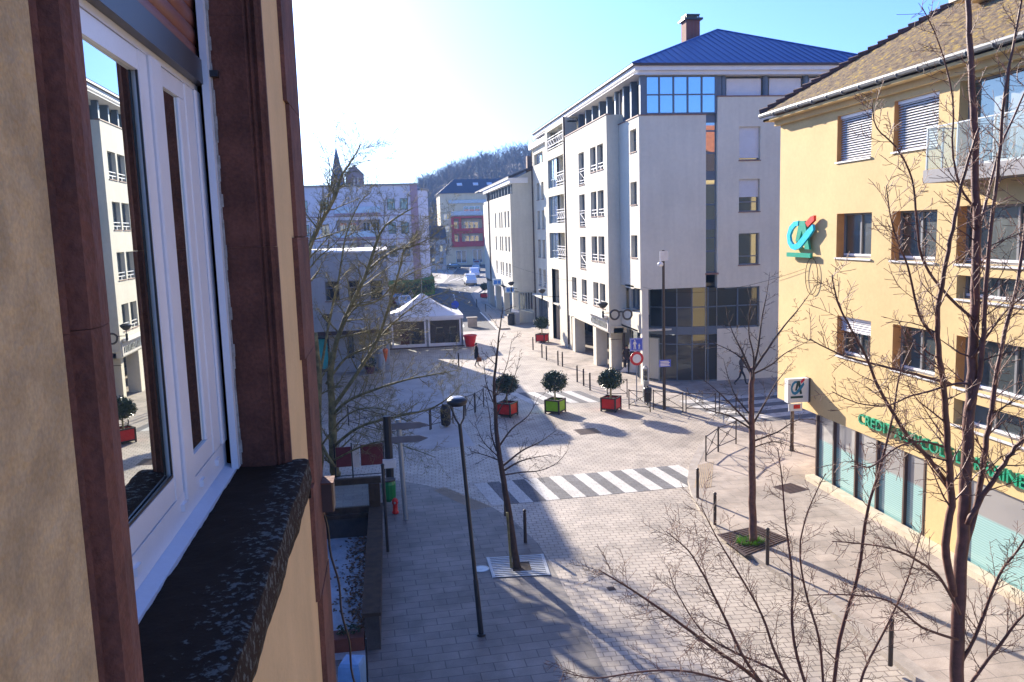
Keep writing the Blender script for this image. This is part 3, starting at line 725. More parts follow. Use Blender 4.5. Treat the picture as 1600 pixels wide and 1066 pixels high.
for i, (z0, z1) in enumerate(LR): window(W, OB(X2+1.15), UY, NX, 62.0, 63.6, z0+.05, z1-.1, depth=-.02, split=2, sill=False)
window(W, OB(X2+1.7), UY, NX, 64.2, 66.2, 3.9, 5.4, depth=.0, split=2, railing=.4)
# bay 4
BR = [(11.72, 13.25), (9.05, 10.7), (6.42, 8.05), (3.76, 5.35)]
H4 = [(a, b)+z for z in BR for a, b in ((76.1, 77.4), (73.9, 75.1))] + [(74.0, 78.4, 14.95, 15.95), (73.4, 78.6, .3, 2.72)]
mb = MB(); mb.panel(OB(14.0), UY, NX, 68.3, 79.4, 0, 16.5, H4, .28); mb.build('rear_bay_wall', m_whiteC, W)
for z in BR:
    for a, b in ((76.1, 77.4), (73.9, 75.1)): window(W, OB(14), UY, NX, a, b, *z, depth=.28, railing=.4 if z[0] < 5 else None)
window(W, OB(14), UY, NX, 74.0, 78.4, 14.95, 15.95, depth=.5, split=3, sill=False); window(W, OB(14), UY, NX, 73.4, 78.6, .3, 2.72, depth=.2, split=7, sill=False, frame=m_greymetal)
mb = MB(); mb.box(13.7, 20, 68.5, 79.6, 16.5, 16.95); mb.build('rear_fascia', m_fascia, W)
pipe(W, X2-.02, 60.78, .3, 17.1); pipe(W, X1+.25, 49.0+.25, .3, 17.1); pipe(W, 13.9, 79.2, .3, 16.4)
mb = MB(); mb.tube([(X1+.1, 49.3, 2.1), (X1-.6, 49.3, 2.1)], .02, 5); mb.build('bracket', m_pipe, W)

# ------------------------------------------------------------------ second pale building (C) with round-the-corner arcade
Cb = thing('arcade_building', 'pale three storey building with slit windows and arcade further down the street', 'building', (16, 90, 0))
CX_ = 11.76
HC = []
for zz in ((9.28, 10.9), (6.9, 8.4), (4.35, 5.75)):
    for a, b in ((78.5-.0+1.9, 81.6), (82.6, 83.8), (85.3, 86.3), (86.9, 87.9), (90.3, 91.4)): HC.append((a, b)+zz)
mb = MB(); mb.panel(OB(CX_), UY, NX, 79.5, 101.5, 3.1, 12.45, HC, .25)
# shed-gabled end wall, facing us
mb.add([(CX_, 79.5, 3.0), (15.5, 79.5, 3.0), (15.5, 79.5, 15.3), (12.0, 79.5, 13.8), (12.0, 79.5, 12.45), (CX_, 79.5, 12.45)], [(0, 1, 2, 3, 4, 5)])
mb.box(CX_, CX_+.55, 79.5, 80.1, 0, 3.1); mb.box(13.75, 14.05, 79.5, 79.9, 0, 3.1)
mb.quad((CX_, 79.5, 12.45), (13.2, 79.5, 12.45), (13.2, 101.5, 12.45), (CX_, 101.5, 12.45))
mb.box(CX_, CX_+.4, 79.6, 101.5, 3.05, 3.3)
mb.build('wall', m_whiteC, Cb)
mb = MB(); mb.box(12.9, 22, 79.7, 106, 3.2, 13.6); mb.box(14.6, 22, 79.7, 106, 0, 3.2); mb.box(CX_+.1, 16, 79.6, 101.4, 3.0, 3.1); mb.build('recessed_wall', m_whiteC, Cb)
mb = MB(); mb.box(CX_+.2, 16, 101.5, 104, 3.2, 12.2); mb.box(CX_+.3, 12.6, 103, 103.7, 0, 3.2); mb.build('far_wing_wall', m_white, Cb)
for h in HC: window(Cb, OB(CX_), UY, NX, *h, depth=.22, sill=False, railing=.4 if h[2] < 5 else None)
for y in (86.0, 92.4, 98.8):
    mb = MB(); mb.box(CX_, CX_+.6, y, y+.7, 0, 3.1); mb.build('pillar', m_whiteC, Cb)
mb = MB(); mb.box(CX_-.05, 13.5, 79.3, 101.7, 13.45, 13.85); mb.box(CX_-.2, 13.5, 79.2, 104, 13.851, 13.95); mb.build('fascia', m_fascia, Cb)
mb = MB()
for i in range(10): y = 80.5+i*2.25; MB().box(CX_+.25, CX_+.55, y-.12, y+.12, 12.45, 13.45).build('loggia_post', m_greymetal, Cb)
mb = MB(); mb.quad((12.85, 79.9, 12.5), (12.85, 101.3, 12.5), (12.85, 101.3, 13.4), (12.85, 79.9, 13.4)); mb.build('loggia_glazing', m_glass, Cb, fix=False)
mb = MB(); mb.prism([(CX_-.15, 79.3), (15.8, 79.3), (15.8, 110), (CX_-.15, 110)], [13.96, 15.55, 15.55, 13.96], [14.12, 15.75, 15.75, 14.12]); mb.build('roof', mat('slate_roof', (.05, .055, .075), .7, .2, 3), Cb)
mb = MB(); mb.box(14.3, 15.1, 84, 84.8, 14.6, 16.4); mb.build('chimney', MATS['chimney_brick'], Cb)
window(Cb, Vector((0, 79.5, 0)), UX, -UY, 12.4, 13.7, 1.25, 2.98, depth=-.01, split=5, sill=False, frame=m_alu)
mb = MB(); mb.add([(12.35, 79.45, .0), (13.7, 79.45, .0), (13.7, 79.45, .9), (12.35, 79.45, 1.3), (12.35, 79.75, .0), (13.7, 79.75, 0), (13.7, 79.75, .9), (12.35, 79.75, 1.3)], [(0, 1, 2, 3), (4, 5, 6, 7), (3, 2, 6, 7), (0, 4, 7, 3)])
mb.build('parapet', m_whiteC, Cb)
mb = MB(); mb.box(11.0, 11.74, 78, 104, 0, .16); mb.box(11.3, 11.73, 78.1, 104, .16, .32)
tag(mb.build('arcade_steps', m_kerb), kind='structure')
pipe(Cb, CX_-.08, 96.2, 3.2, 13.4, .07); pipe(Cb, 14.6, 79.4, 0, 14.6, .07)

# ------------------------------------------------------------------ yellow bank building (right)
Bk = thing('bank_building', 'yellow rendered bank building with mossy tiled roof and green lettering on the right', 'building', (18, 18, 0))
XB = 14.2; ob = OB(XB)
U = [(23.03, 24.93, 10.82, 12.24), (20.02, 21.95, 10.85, 12.24)]
Mi = [(22.9, 24.85, 7.82, 9.2), (19.93, 21.9, 7.82, 9.2), (15.6, 19.15, 7.82, 9.25)]
Lo = [(22.8, 24.7, 4.68, 5.96), (19.8, 21.7, 4.7, 6.0), (15.5, 19.0, 4.68, 6.0)]
Sl = [(15.6, 19.08, 6.94, 7.53), (15.5, 19.0, 3.7, 4.37)]
Dr = [(15.6, 19.25, 10.2, 12.3)]
more = [(12.2, 14.2, 10.85, 12.24), (12.2, 14.2, 7.82, 9.2), (12.2, 14.2, 4.68, 6.0)]
SH = [(20.0, 25.9, .14, 2.44), (10.5, 18.6, .14, 2.5)]
mb = MB(); mb.panel(ob, UY, NX, 2, 25.9, 0, 2.44, SH, .2); mb.panel(ob, UY, NX, 2, 28.78, 2.44, 12.62, U+Mi+Lo+Sl+Dr+more, .34)
mb.quad((XB, 28.78, 2.44), (28, 28.78, 2.44), (28, 28.78, 12.62), (XB, 28.78, 12.62))
mb.quad((XB, 2, 0), (28, 2, 0), (28, 2, 12.6), (XB, 2, 12.6))
mb.quad((XB, 25.9, 0), (17.2, 28.7, 0), (17.2, 28.7, 2.44), (XB, 25.9, 2.44)); mb.quad((17.2, 28.7, 0), (28, 28.7, 0), (28, 28.7, 2.44), (17.2, 28.7, 2.44))
mb.quad((XB, 25.9, 2.44), (17.2, 28.78, 2.44), (XB, 28.78, 2.44))
mb.box(XB+1.5, 28, 2.1, 25.5, 0, 12.5)
mb.build('wall', m_yellow, Bk)
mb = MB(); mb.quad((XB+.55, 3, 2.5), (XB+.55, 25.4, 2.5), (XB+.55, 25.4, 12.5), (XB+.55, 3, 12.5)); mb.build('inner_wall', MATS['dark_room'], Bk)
m_silver = mat('pale_metal_sill', (.62, .62, .62), .45, .08, 5)
m_blind = mat('blind_slats', (.78, .77, .78), .5, .04, 3)
m_bankfr = mat('bank_window_frame', (.20, .20, .205), .4, .06, 4)
m_wf = m_bankfr
def bankwin(h, split=2, blind=0., nm='window'):
    w = window(Bk, ob, UY, NX, *h, depth=.30, frame=m_bankfr, pane=MATS.get('bank_glass') or glass('bank_glass', (.018, .028, .028), .26, .02, (.8, .9, .88), lo=.3), split=split, sill=m_silver, name=nm)
    a, b, c, d = h
    mb = MB(); mb.obox(ob, UY, NX, a+.06, b-.06, -.29, -.235, c+.06, c+.12); mb.obox(ob, UY, NX, a+.06, a+.1, -.29, -.235, c+.06, d-.1)
    mb.build('inner_frame', m_whiteframe, w)
    if blind:
        mb = MB(); z = d-.10
        mb.obox(ob, UY, NX, a+.02, b-.02, -.24, -.10, d-.10, d-.01)
        n = int((d-c)*blind/.072)
        for i in range(n):
            z = d-.13-i*.072
            A = [ob+UY*yy+NX*dd+UZ*zz for yy, dd, zz in ((a+.03, -.20, z+.028), (a+.03, -.125, z-.022), (b-.03, -.125, z-.022), (b-.03, -.20, z+.028))]
            mb.extr(A, (0, 0, .006))
        mb.obox(ob, UY, NX, a+.03, b-.03, -.20, -.13, z-.06, z-.035)
        mb.build('blind', m_blind, w)
    return w
bankwin(U[0], 2, .97); bankwin(U[1], 2, .97)
bankwin(Mi[0]); bankwin(Mi[1]); bankwin(Mi[2], 2)
bankwin(Lo[0], 2, .33); bankwin(Lo[1]); bankwin(Lo[2], 2); bankwin(Sl[0], 3); bankwin(Sl[1], 3); bankwin(Dr[0], 3, nm='balcony_door')
for h in more: bankwin(h)
# orange side reveals stay part of the render: thin boards at the far jamb
mb = MB()
for h in U+Mi+Lo: MB().obox(ob, UY, NX, h[1]-.012, h[1]-.002, -.30, -.004, h[2]+.001, h[3]-.001).build('window_reveal_board', mat('orange_board', (.60, .28, .08), .7, .1), Bk)
# balcony
mb = MB(); mb.box(XB-.95, XB-.003, 12.0, 19.2, 9.84, 10.16); bal = mb.build('balcony', mat('grey_balcony_slab', (.12, .12, .145), .6, .08, 3), Bk)
mb = MB()
for i in range(6):
    y = 12.1+i*1.2; mb.quad((XB-.92, y, 10.18), (XB-.92, min(y+1.15, 19.1), 10.18), (XB-.92, min(y+1.15, 19.1), 11.15), (XB-.92, y, 11.15))
mb.quad((XB-.9, 19.15, 10.18), (XB-.02, 19.15, 10.18), (XB-.02, 19.15, 11.15), (XB-.9, 19.15, 11.15)); mb.build('glass_panel', m_clear, bal, fix=False)
mb = MB()
for i in range(6): mb.box(XB-.91, XB-.87, 12.05+i*1.2-.02, 12.05+i*1.2+.02, 10.16, 11.18)
mb.box(XB-.91, XB-.87, 19.13, 19.17, 10.16, 11.18); mb.box(XB-.92, XB-.88, 12.0, 19.17, 11.16, 11.19); mb.box(XB-.5, XB-.46, 19.13, 19.17, 10.16, 11.18); mb.box(XB-.88, XB-.01, 19.13, 19.17, 11.15, 11.18)
mb.build('balcony_rail', m_alu, bal)
# shop glass
frm, pn = MB(), MB()
for y in (25.85, 24.75, 23.45, 22.3, 20.95, 20.05): MB().obox(ob, UY, NX, y-.035, y+.035, -.12, .02, .14, 2.44).build('mullion', mat('brown_mullion', (.09, .05, .035), .5), Bk)
frm.obox(ob, UY, NX, 20.0, 25.9, -.10, .0, .14, .2)
for y in (18.5, 16.0, 13.4, 10.7): MB().obox(ob, UY, NX, y-.04, y+.04, -.12, .0, .14, 2.5).build('mullion', MATS['brown_mullion'], Bk)
def blindglass():
    m = bpy.data.materials.new('striped_shop_glass'); m.use_nodes = True; n = m.node_tree; L = n.links.new; p = n.nodes['Principled BSDF']
    g = n.nodes.new('ShaderNodeNewGeometry'); s = n.nodes.new('ShaderNodeSeparateXYZ'); L(g.outputs['Position'], s.inputs[0])
    a = n.nodes.new('ShaderNodeMath'); a.operation = 'MULTIPLY'; a.inputs[1].default_value = 16; L(s.outputs['Z'], a.inputs[0])
    b = n.nodes.new('ShaderNodeMath'); b.operation = 'FRACT'; L(a.outputs[0], b.inputs[0])
    c = n.nodes.new('ShaderNodeValToRGB'); e = c.color_ramp.elements; e[0].position = .72; e[0].color = (.30, .50, .48, 1); e[1].position = .85; e[1].color = (.19, .34, .33, 1); L(b.outputs[0], c.inputs[0])
    mx = n.nodes.new('ShaderNodeMixRGB'); mx.inputs[2].default_value = (.29, .28, .27, 1); L(c.outputs[0], mx.inputs[1])
    t = n.nodes.new('ShaderNodeTexNoise'); t.inputs['Scale'].default_value = .5; L(g.outputs['Position'], t.inputs['Vector'])
    mr = n.nodes.new('ShaderNodeMapRange'); mr.inputs['From Min'].default_value = 1.55; mr.inputs['From Max'].default_value = 1.62; L(s.outputs['Z'], mr.inputs['Value']); L(mr.outputs[0], mx.inputs[0])
    L(mx.outputs[0], p.inputs['Base Color']); p.inputs['Roughness'].default_value = .12; p.inputs['Coat Weight'].default_value = .5; return m
pn.quad((XB+.08, 20.0, .16), (XB+.08, 25.9, .16), (XB+.08, 25.9, 2.44), (XB+.08, 20.0, 2.44))
pn.quad((XB+.08, 10.5, .16), (XB+.08, 18.6, .16), (XB+.08, 18.6, 2.5), (XB+.08, 10.5, 2.5))
sg = frm.build('shop_window', mat('brown_mullion', (.09, .05, .035), .5), Bk); pn.build('pane', blindglass(), sg, fix=False)
mb = MB(); mb.box(XB-.32, XB-.004, 8, 26.0, .12, .30); mb.build('base_step', mat('cream_step', (.55, .47, .34), .85, .12, 3), Bk)
# roof: eave, gutter, tiles
mb = MB(); mb.box(XB-.45, XB-.005, 2, 29.25, 12.62, 12.70); mb.prism([(XB-.16, 2), (XB-.003, 2), (XB-.003, 28.95), (XB-.16, 28.95)], 12.44, 12.62)
mb.box(XB-.45, 28.5, 28.785, 29.25, 12.621, 12.699); mb.build('eave_soffit', m_yellow, Bk)
mb = MB(); mb.tube([(XB-.52, 2, 12.80), (XB-.52, 29.35, 12.84)], .085, 8); y = 3
while y < 29: mb.tube([(XB-.52, y, 12.80), (XB-.52, y+.04, 12.80)], .10, 8); y += .9
mb.build('gutter', mat('zinc_gutter', (.13, .14, .15), .6, .1, 3, metal=.0), Bk)
ze_, pitch = 12.86, math.tan(R(32))
ex, ey, W_ = XB-.50, 29.35, 14.8
cxr = ex+W_/2; zr = ze_+W_/2*pitch
mb = MB(); mb.add([(ex, 2, ze_), (ex, ey, ze_), (ex+W_, ey, ze_), (ex+W_, 2, ze_), (cxr, 2, zr), (cxr, ey-W_/2, zr)], [(0, 4, 5, 1), (1, 5, 2), (2, 5, 4, 3), (0, 3, 4)])
def tilemat():
    m = bpy.data.materials.new('mossy_tiles'); m.use_nodes = True; n = m.node_tree; L = n.links.new; p = n.nodes['Principled BSDF']
    g = n.nodes.new('ShaderNodeNewGeometry')
    b = n.nodes.new('ShaderNodeTexNoise'); b.inputs['Scale'].default_value = 5; b.inputs['Detail'].default_value = 8; b.inputs['Roughness'].default_value = .7; L(g.outputs['Position'], b.inputs['Vector'])
    c = n.nodes.new('ShaderNodeValToRGB'); e = c.color_ramp.elements; e[0].position = .36; e[0].color = (.075, .045, .03, 1); e[1].position = .62; e[1].color = (.42, .28, .05, 1)
    k = c.color_ramp.elements.new(.52); k.color = (.24, .165, .085, 1)
    L(b.outputs['Fac'], c.inputs[0]); L(c.outputs[0], p.inputs['Base Color']); p.inputs['Roughness'].default_value = .95; return m
tm = tilemat(); rf = mb.build('roof', mat('tile_underlay', (.06, .04, .03), .9), Bk)
mb = MB(); rr = random.Random(9)                 # individual interlocking tiles on the street slope
rows = 26; sl = W_/2/rows
for i in range(rows):
    x0 = ex+i*sl; x1 = x0+sl*1.12; y = 9.0; yend = ey-(i+.4)*sl
    while y < yend:
        w = .25; dz = rr.uniform(0, .012)
        za = ze_+(x0-ex)*pitch+.055+dz; zb = ze_+(x1-ex)*pitch+.03
        yb = min(y+w-.015, yend)
        mb.add([(x0, y, za-.03), (x0, yb, za-.03), (x0, yb, za), (x0, y+w*.5, za+.03), (x0, y, za), (x1, y, zb), (x1, y+w*.5, zb+.03), (x1, yb, zb)],
               [(0, 1, 2, 3, 4), (4, 3, 6, 5), (3, 2, 7, 6)])
        y += w
mb.build('tiles', tm, rf, fix=False)
mb = MB(); k = 34
for i in range(k):                               # hip tiles
    t0, t1 = i/k, (i+1.08)/k; a = Vector((ex, ey, ze_+.06)); b = Vector((cxr, ey-W_/2, zr+.06))
    p, q = a.lerp(b, t0), a.lerp(b, t1); mb.tube([p+Vector((0, 0, .05)), q], [.15, .11], 7)
mb.build('hip_tile', mat('hip_tiles', (.10, .05, .04), .9, .4, 6), rf)
mb = MB(); a = PY(1503, 30, 22.0); mb.box(a.x, a.x+.85, 21.6, 22.4, 15.0, a.z+.55); mb.build('chimney', m_cream, rf)
mb = MB(); mb.box(a.x-.08, a.x+.93, 21.52, 22.48, a.z+.55, a.z+.64); mb.build('chimney_cap', m_pipe, rf)
# lettering
def textobj(name, s, size, depth, o, u, up_, m, parent=None, align='LEFT', scale_x=1.0):
    cu = bpy.data.curves.new(name, 'FONT'); cu.body = s; cu.size = size; cu.extrude = depth; cu.align_x = align; cu.resolution_u = 3; cu.offset = .008*size
    ob_ = bpy.data.objects.new(name+'_tmp', cu); COL.objects.link(ob_)
    bpy.context.view_layer.update()
    me = bpy.data.meshes.new_from_object(ob_.evaluated_get(bpy.context.evaluated_depsgraph_get())); bpy.data.objects.remove(ob_)
    u = Vector(u).normalized(); up_ = Vector(up_).normalized(); n_ = u.cross(up_)
    Mx = Matrix((u*scale_x, up_, n_)).transposed().to_4x4(); Mx.translation = Vector(o); me.transform(Mx)
    me.name = name; me.materials.clear(); me.materials.append(m)
    off = Vector((0, 0, 0)); q = parent
    while q is not None: off += q.location; q = q.parent
    me.transform(Matrix.Translation(-off))
    r = bpy.data.objects.new(name, me); COL.objects.link(r)
    if parent: r.parent = parent
    return r
m_teal = flat('green_letters', (0, 150, 110), .4)
lt = textobj('lettering', 'CREDIT AGRICOLE LORRAINE', .44, .045, (XB-.10, 23.15, 2.78), -UY, UZ, m_teal, scale_x=1.16)
tag(lt, 'green raised lettering across the yellow wall above the bank windows', 'lettering')
# big logo on the wall: crescent, A, accent and bar
m_cyan = flat('cyan_acrylic', (0, 190, 225), .35); m_gr = flat('green_acrylic', (10, 150, 120), .35); m_or = flat('red_acrylic', (230, 50, 20), .35)
def logo(root, o, u, upv, n_, sc, th, mc, mg, mr_, mbar=None, sx=1.08):
    """drawn in a 100 x 120 field: crescent C with its tail, the A, the accent, the bar"""
    o = Vector(o); P = lambda x, y, d: o+u*(x*sc*sx)+upv*(y*sc)+n_*d
    outer = [(38, 118), (20, 110), (6, 90), (0, 62), (4, 36), (16, 18), (32, 12), (46, 20), (62, 36), (80, 60), (98, 84), (98, 102), (84, 92), (66, 70), (50, 48), (40, 38), (28, 36), (18, 44), (12, 62), (17, 82), (28, 96), (42, 102)]
    cresc = [(outer[i]) for i in range(len(outer))]
    def strip(pa, pb, d0, d1):
        mb = MB()
        for i in range(len(pa)-1): mb.extr([P(*pa[i], d0), P(*pa[i+1], d0), P(*pb[i+1], d0), P(*pb[i], d0)], n_*(d1-d0))
        return mb
    oa = outer[:11]; ib = outer[:10:-1]
    oa = [(44, 119), (26, 116), (9, 98), (0, 66), (4, 36), (16, 17), (32, 11), (50, 20), (66, 38), (84, 62), (99, 86)]
    ib = [(42, 101), (32, 100), (20, 86), (12, 64), (15, 46), (23, 34), (32, 33), (42, 40), (56, 58), (74, 82), (96, 105)]
    strip(oa, ib, .10*th, th).build('crescent', mc, root)
    mb = MB(); mb.extr([P(46, 118, 0), P(66, 118, 0), P(84, 16, 0), P(68, 16, 0), P(56, 84, 0)], n_*(th*.8)); mb.extr([P(46, 118, 0), P(56, 84, 0), P(44, 44, 0), P(32, 44, 0)], n_*(th*.8)); mb.build('letter_a', mg, root)
    mb = MB(); mb.extr([P(70, 112, 0), P(88, 132, 0), P(100, 136, 0), P(100, 118, 0), P(78, 96, 0)], n_*th*1.05); mb.build('accent', mr_, root)
    mb = MB(); mb.extr([P(0, -14, 0), P(90, -14, 0), P(90, 2, 0), P(0, 2, 0)], n_*th); mb.build('underline', mbar or mg, root)
lg = thing('wall_logo', 'big turquoise and green letter emblem with red accent on the yellow wall', 'logo', (XB-.05, 26.9, 8.3))
logo(lg, (XB-.10, 27.84, 7.90), -UY, UZ, NX, .0094, .09, m_cyan, m_gr, m_or, sx=2.0)
bs = thing('box_sign', 'white square box sign with a small blue and green emblem at the bank corner', 'sign', (13.7, 26.4, 3))
a0 = PY(1231, 630, 26.35); a1 = PY(1266, 591, 26.35)
mb = MB(); mb.box(a0.x, a1.x, 26.35, 26.6, a0.z, a1.z); mb.build('box', mat('white_sign_panel', (.72, .72, .72), .35, .03), bs)
mb = MB(); mb.box(min(a1.x, XB-.06), XB-.003, 26.33, 26.62, a0.z-.01, a1.z+.01); mb.build('bracket', m_pipe, bs)
logo(bs, (a0.x+.10, 26.35, a0.z+.22), UX, UZ, -UY, .0046, .012, flat('blue_print', (30, 120, 160), .4), flat('dark_green_print', (20, 60, 60), .4), flat('magenta_print', (200, 30, 70), .4))
mb = MB(); mb.tube([(a0.x+.1, 26.45, a0.z-.24), (a0.x+.1, 26.45, a0.z)], .012, 5); mb.tube([(a0.x+.55, 26.45, a0.z-.24), (a0.x+.55, 26.45, a0.z)], .012, 5); mb.build('hanger', m_alu, bs)
ts = thing('small_sign', 'small white sign with red print hanging under the white box sign', 'sign', (13.7, 26.45, 2.6))
mb = MB(); mb.box(a0.x+.08, a0.x+.58, 26.44, 26.47, a0.z-.32, a0.z-.06); mb.build('panel', MATS['white_sign_panel'], ts)
mb = MB(); mb.box(a0.x+.26, a0.x+.50, 26.43, 26.438, a0.z-.24, a0.z-.10); mb.build('print', m_red, ts)
# cable and loop on the wall
wi = MB(); pa = Vector((14.0, 44.85, 5.62)); pb = PX(1258, 420, XB-.06)
def cate(a, b, sag, k=24): return [a.lerp(b, i/k)-UZ*sag*4*(i/k)*(1-i/k) for i in range(k+1)]
wi.tube(cate(pa, pb, .55), .006, 4); o = PX(1268, 432, XB-.05)
wi.tube([o+Vector((0, math.sin(t*.32)*.42, math.cos(t*.32)*.62)) for t in range(20)], .012, 4)
tag(wi.build('overhead_cable', mat('black_rubber', (.01, .01, .01), 1., 0, spec=0.)), 'thin black cable slung from the pale building to the yellow wall', 'cable')
wi = MB(); wi.tube(cate(Vector((13.85, 48.9, 5.4)), Vector((CX_, 79.4, 5.6)), .3), .007, 4)
tag(wi.build('overhead_cable', mat('black_rubber', (.01, .01, .01), 1., 0, spec=0.)), 'thin black cable along the arcades of the pale buildings', 'cable')

# ------------------------------------------------------------------ left side of the street: low blue-grey building, and the row hidden behind the near wall
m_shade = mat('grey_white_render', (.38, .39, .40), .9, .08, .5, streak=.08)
LB = thing('low_building', 'low pale building with four dark windows behind the branches, left of the tent', 'building', (-6, 58, 0))
HL = [(-9.9, -8.7, 4.85, 6.15), (-8.2, -7.1, 4.85, 6.15), (-6.4, -5.3, 4.85, 6.15), (-4.15, -3.25, 4.85, 6.12), (-2.72, -1.92, 4.85, 6.12), (-1.32, -.52, 4.85, 6.08)]
HG = [(-5.6, -4.2, .05, 2.6), (-3.0, -2.6, .9, 2.6)]
mb = MB(); mb.panel(Vector((0, 54, 0)), UX, -UY, -12, -.15, 2.9, 7.9, HL, .25)
mb.panel(Vector((0, 55.2, 0)), UX, -UY, -12, -.3, 0, 2.9, HG, .2)
mb.quad((-.15, 54, 2.9), (-.15, 68, 2.9), (-.15, 68, 7.9), (-.15, 54, 7.9)); mb.quad((-.3, 55.2, 0), (-.3, 68, 0), (-.3, 68, 2.9), (-.3, 55.2, 2.9))
mb.quad((-12, 54, 0), (-12, 68, 0), (-12, 68, 7.9), (-12, 54, 7.9)); mb.quad((-12, 68, 0), (-.15, 68, 0), (-.15, 68, 7.9), (-12, 68, 7.9))
mb.quad((-12, 54, 2.9), (-.15, 54, 2.9), (-.15, 55.3, 2.9), (-12, 55.3, 2.9)); mb.quad((-12, 54, 7.85), (-.15, 54, 7.85), (-.15, 68, 7.85), (-12, 68, 7.85))
mb.lathe((-.85, 54.5, 0), [(.24, 0), (.24, 2.9)], 12)
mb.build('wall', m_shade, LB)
for h in HL: window(LB, Vector((0, 54, 0)), UX, -UY, *h, depth=.2, split=1, cross=[.65])
mb = MB(); mb.box(-12, -.1, 53.93, 68, 7.9, 8.0); mb.build('coping', m_fascia, LB)
for h in HG: window(LB, Vector((0, 55.2, 0)), UX, -UY, *h, depth=.15, sill=False, frame=m_darkmetal)
mb = MB(); mb.box(-5.4, -4.3, 55.1, 55.18, .3, 2.3); mb.build('teal_panel', flat('teal_panel', (60, 170, 170)), LB)
mb = MB(); mb.box(-12, -.2, 54.0, 54.3, 2.65, 2.9); mb.build('beam', m_pipe, LB)
# cone flag and wall lamps
def row_house(name, label, x0, x1, prof, wallm, roofm):
    """house seen end-on along the street; prof: (y,z) roofline on the street side"""
    t = thing(name, label, 'house', ((x0+x1)/2, sum(p[0] for p in prof)/len(prof), 0))
    y0, y1 = prof[0][0], prof[-1][0]
    mb = MB(); pts = [(x1, y0, 0)]+[(x1, y, z) for y, z in prof]+[(x1, y1, 0)]; mb.extr(pts, (x0-x1, 0, 0)); mb.build('wall', wallm, t)
    for z in (1.2, 4.2, 7.2):
        y = y0+1.2
        while y < y1-2: window(t, OB(x1+.03), UY, UX, y, y+1.1, z, z+1.6, depth=-.02, cross=[.6]); y += 2.8
    mb = MB()
    for (ya, za), (yb, zb) in zip(prof[:-1], prof[1:]):
        mb.add([(x0-.3, ya, za+.02), (x1+.15, ya, za+.02), (x1+.15, yb, zb+.02), (x0-.3, yb, zb+.02), (x0-.3, ya, za+.16), (x1+.15, ya, za+.16), (x1+.15, yb, zb+.16), (x0-.3, yb, zb+.16)],
               [(0, 1, 2, 3), (4, 5, 6, 7), (0, 1, 5, 4), (2, 3, 7, 6), (1, 2, 6, 5), (0, 3, 7, 4)])
    mb.build('roof', roofm, t); return t
m_tile = mat('red_tile_roof', (.28, .10, .06), .85, .2, 3)
row_house('town_house', 'cream street house standing left of the square behind the corner wall', -15, -7, [(12, 10.6), (20, 10.7), (43.4, 10.72), (44.5, 10.7), (45.6, 10.95), (46.15, 11.38), (46.28, 10.0)], m_cream, m_tile)
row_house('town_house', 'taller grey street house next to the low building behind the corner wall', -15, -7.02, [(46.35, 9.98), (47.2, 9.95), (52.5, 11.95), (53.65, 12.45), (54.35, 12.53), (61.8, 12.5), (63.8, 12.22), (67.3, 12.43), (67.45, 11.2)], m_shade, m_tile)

# ------------------------------------------------------------------ far buildings
PB = thing('curved_apartment_block', 'pale lilac apartment block with rounded end behind the bare tree', 'building', (-6, 130, 0))
m_lilac = mat('lilac_render', (.66, .62, .68), .9, .07, .3); m_pink = mat('old_pink_render', (.40, .26, .29), .9, .07, .3)
yb = 125
Hh = []
for k, z in enumerate((5.6, 9.0, 12.5)):
    for x in (-33, -30, -27, -24, -21, -18.5, -16, -12.5, -9.6, 0.1, 2.0): Hh.append((x, x+1.15, z, z+1.7))
LGr = [(-7.4, -1.0, 5.6, 7.9), (-7.4, -1.0, 8.95, 11.2)]
mb = MB(); mb.panel(Vector((0, yb, 0)), UX, -UY, -36, 3.55, 0, 16.1, Hh+LGr, .3)
mb.box(-36, 5, yb+2, yb+14, 0, 15.9)
mb.build('wall', m_lilac, PB)
mb = MB(); mb.box(3.55, 4.65, yb-.12, yb+1, 0, 16.1); mb.box(-4.6, -4.2, yb-.1, yb+2, 0, 11.2); mb.build('pink_pilaster', m_pink, PB)
cyl = [(4.65+1.6*math.sin(R(a)), yb+.1+2.6*(1-math.cos(R(a)))) for a in range(0, 91, 15)]+[(6.25, yb+13), (4.65, yb+13)]
mb = MB(); mb.prism(cyl, 0, 15.3); mb.build('rounded_end', m_lilac, PB)
mb = MB(); cy2 = [(x+.25, y) for x, y in cyl]; mb.prism(cy2, 15.3, 15.6); mb.box(-36, 4.7, yb-.3, yb+14, 16.1, 16.35); mb.build('cornice', m_kerb, PB)
mb = MB()
for z in (5.3, 8.7, 12.2): mb.box(-7.5, -.9, yb-.7, yb, z-.25, z+.0); mb.box(-36, 3.5, yb-.08, yb, z-.5, z-.38)
mb.build('floor_band', m_pink, PB)
mb = MB()
for z in (5.3, 8.7, 12.2):
    mb.box(-7.5, -.9, yb-.68, yb-.64, z, z+.9)
mb.build('balcony_front', mat('blue_white_panel', (.50, .60, .68), .4, .1, 1), PB)
for h in Hh: window(PB, Vector((0, yb, 0)), UX, -UY, *h, depth=.25, frame=m_frame, sill=False, split=2, fw=.09)
for h in LGr:
    mb = MB(); mb.box(h[0], h[1], yb+1.6, yb+1.7, h[2], h[3]); mb.build('loggia_back', m_lilac, PB)
    for x in (-7.0, -5.6, -3.6, -2.2): window(PB, Vector((0, yb+1.55, 0)), UX, -UY, x, x+1.1, h[2]+.1, h[3]-.3, depth=0, frame=m_whiteframe, sill=False, split=2, fw=.09)
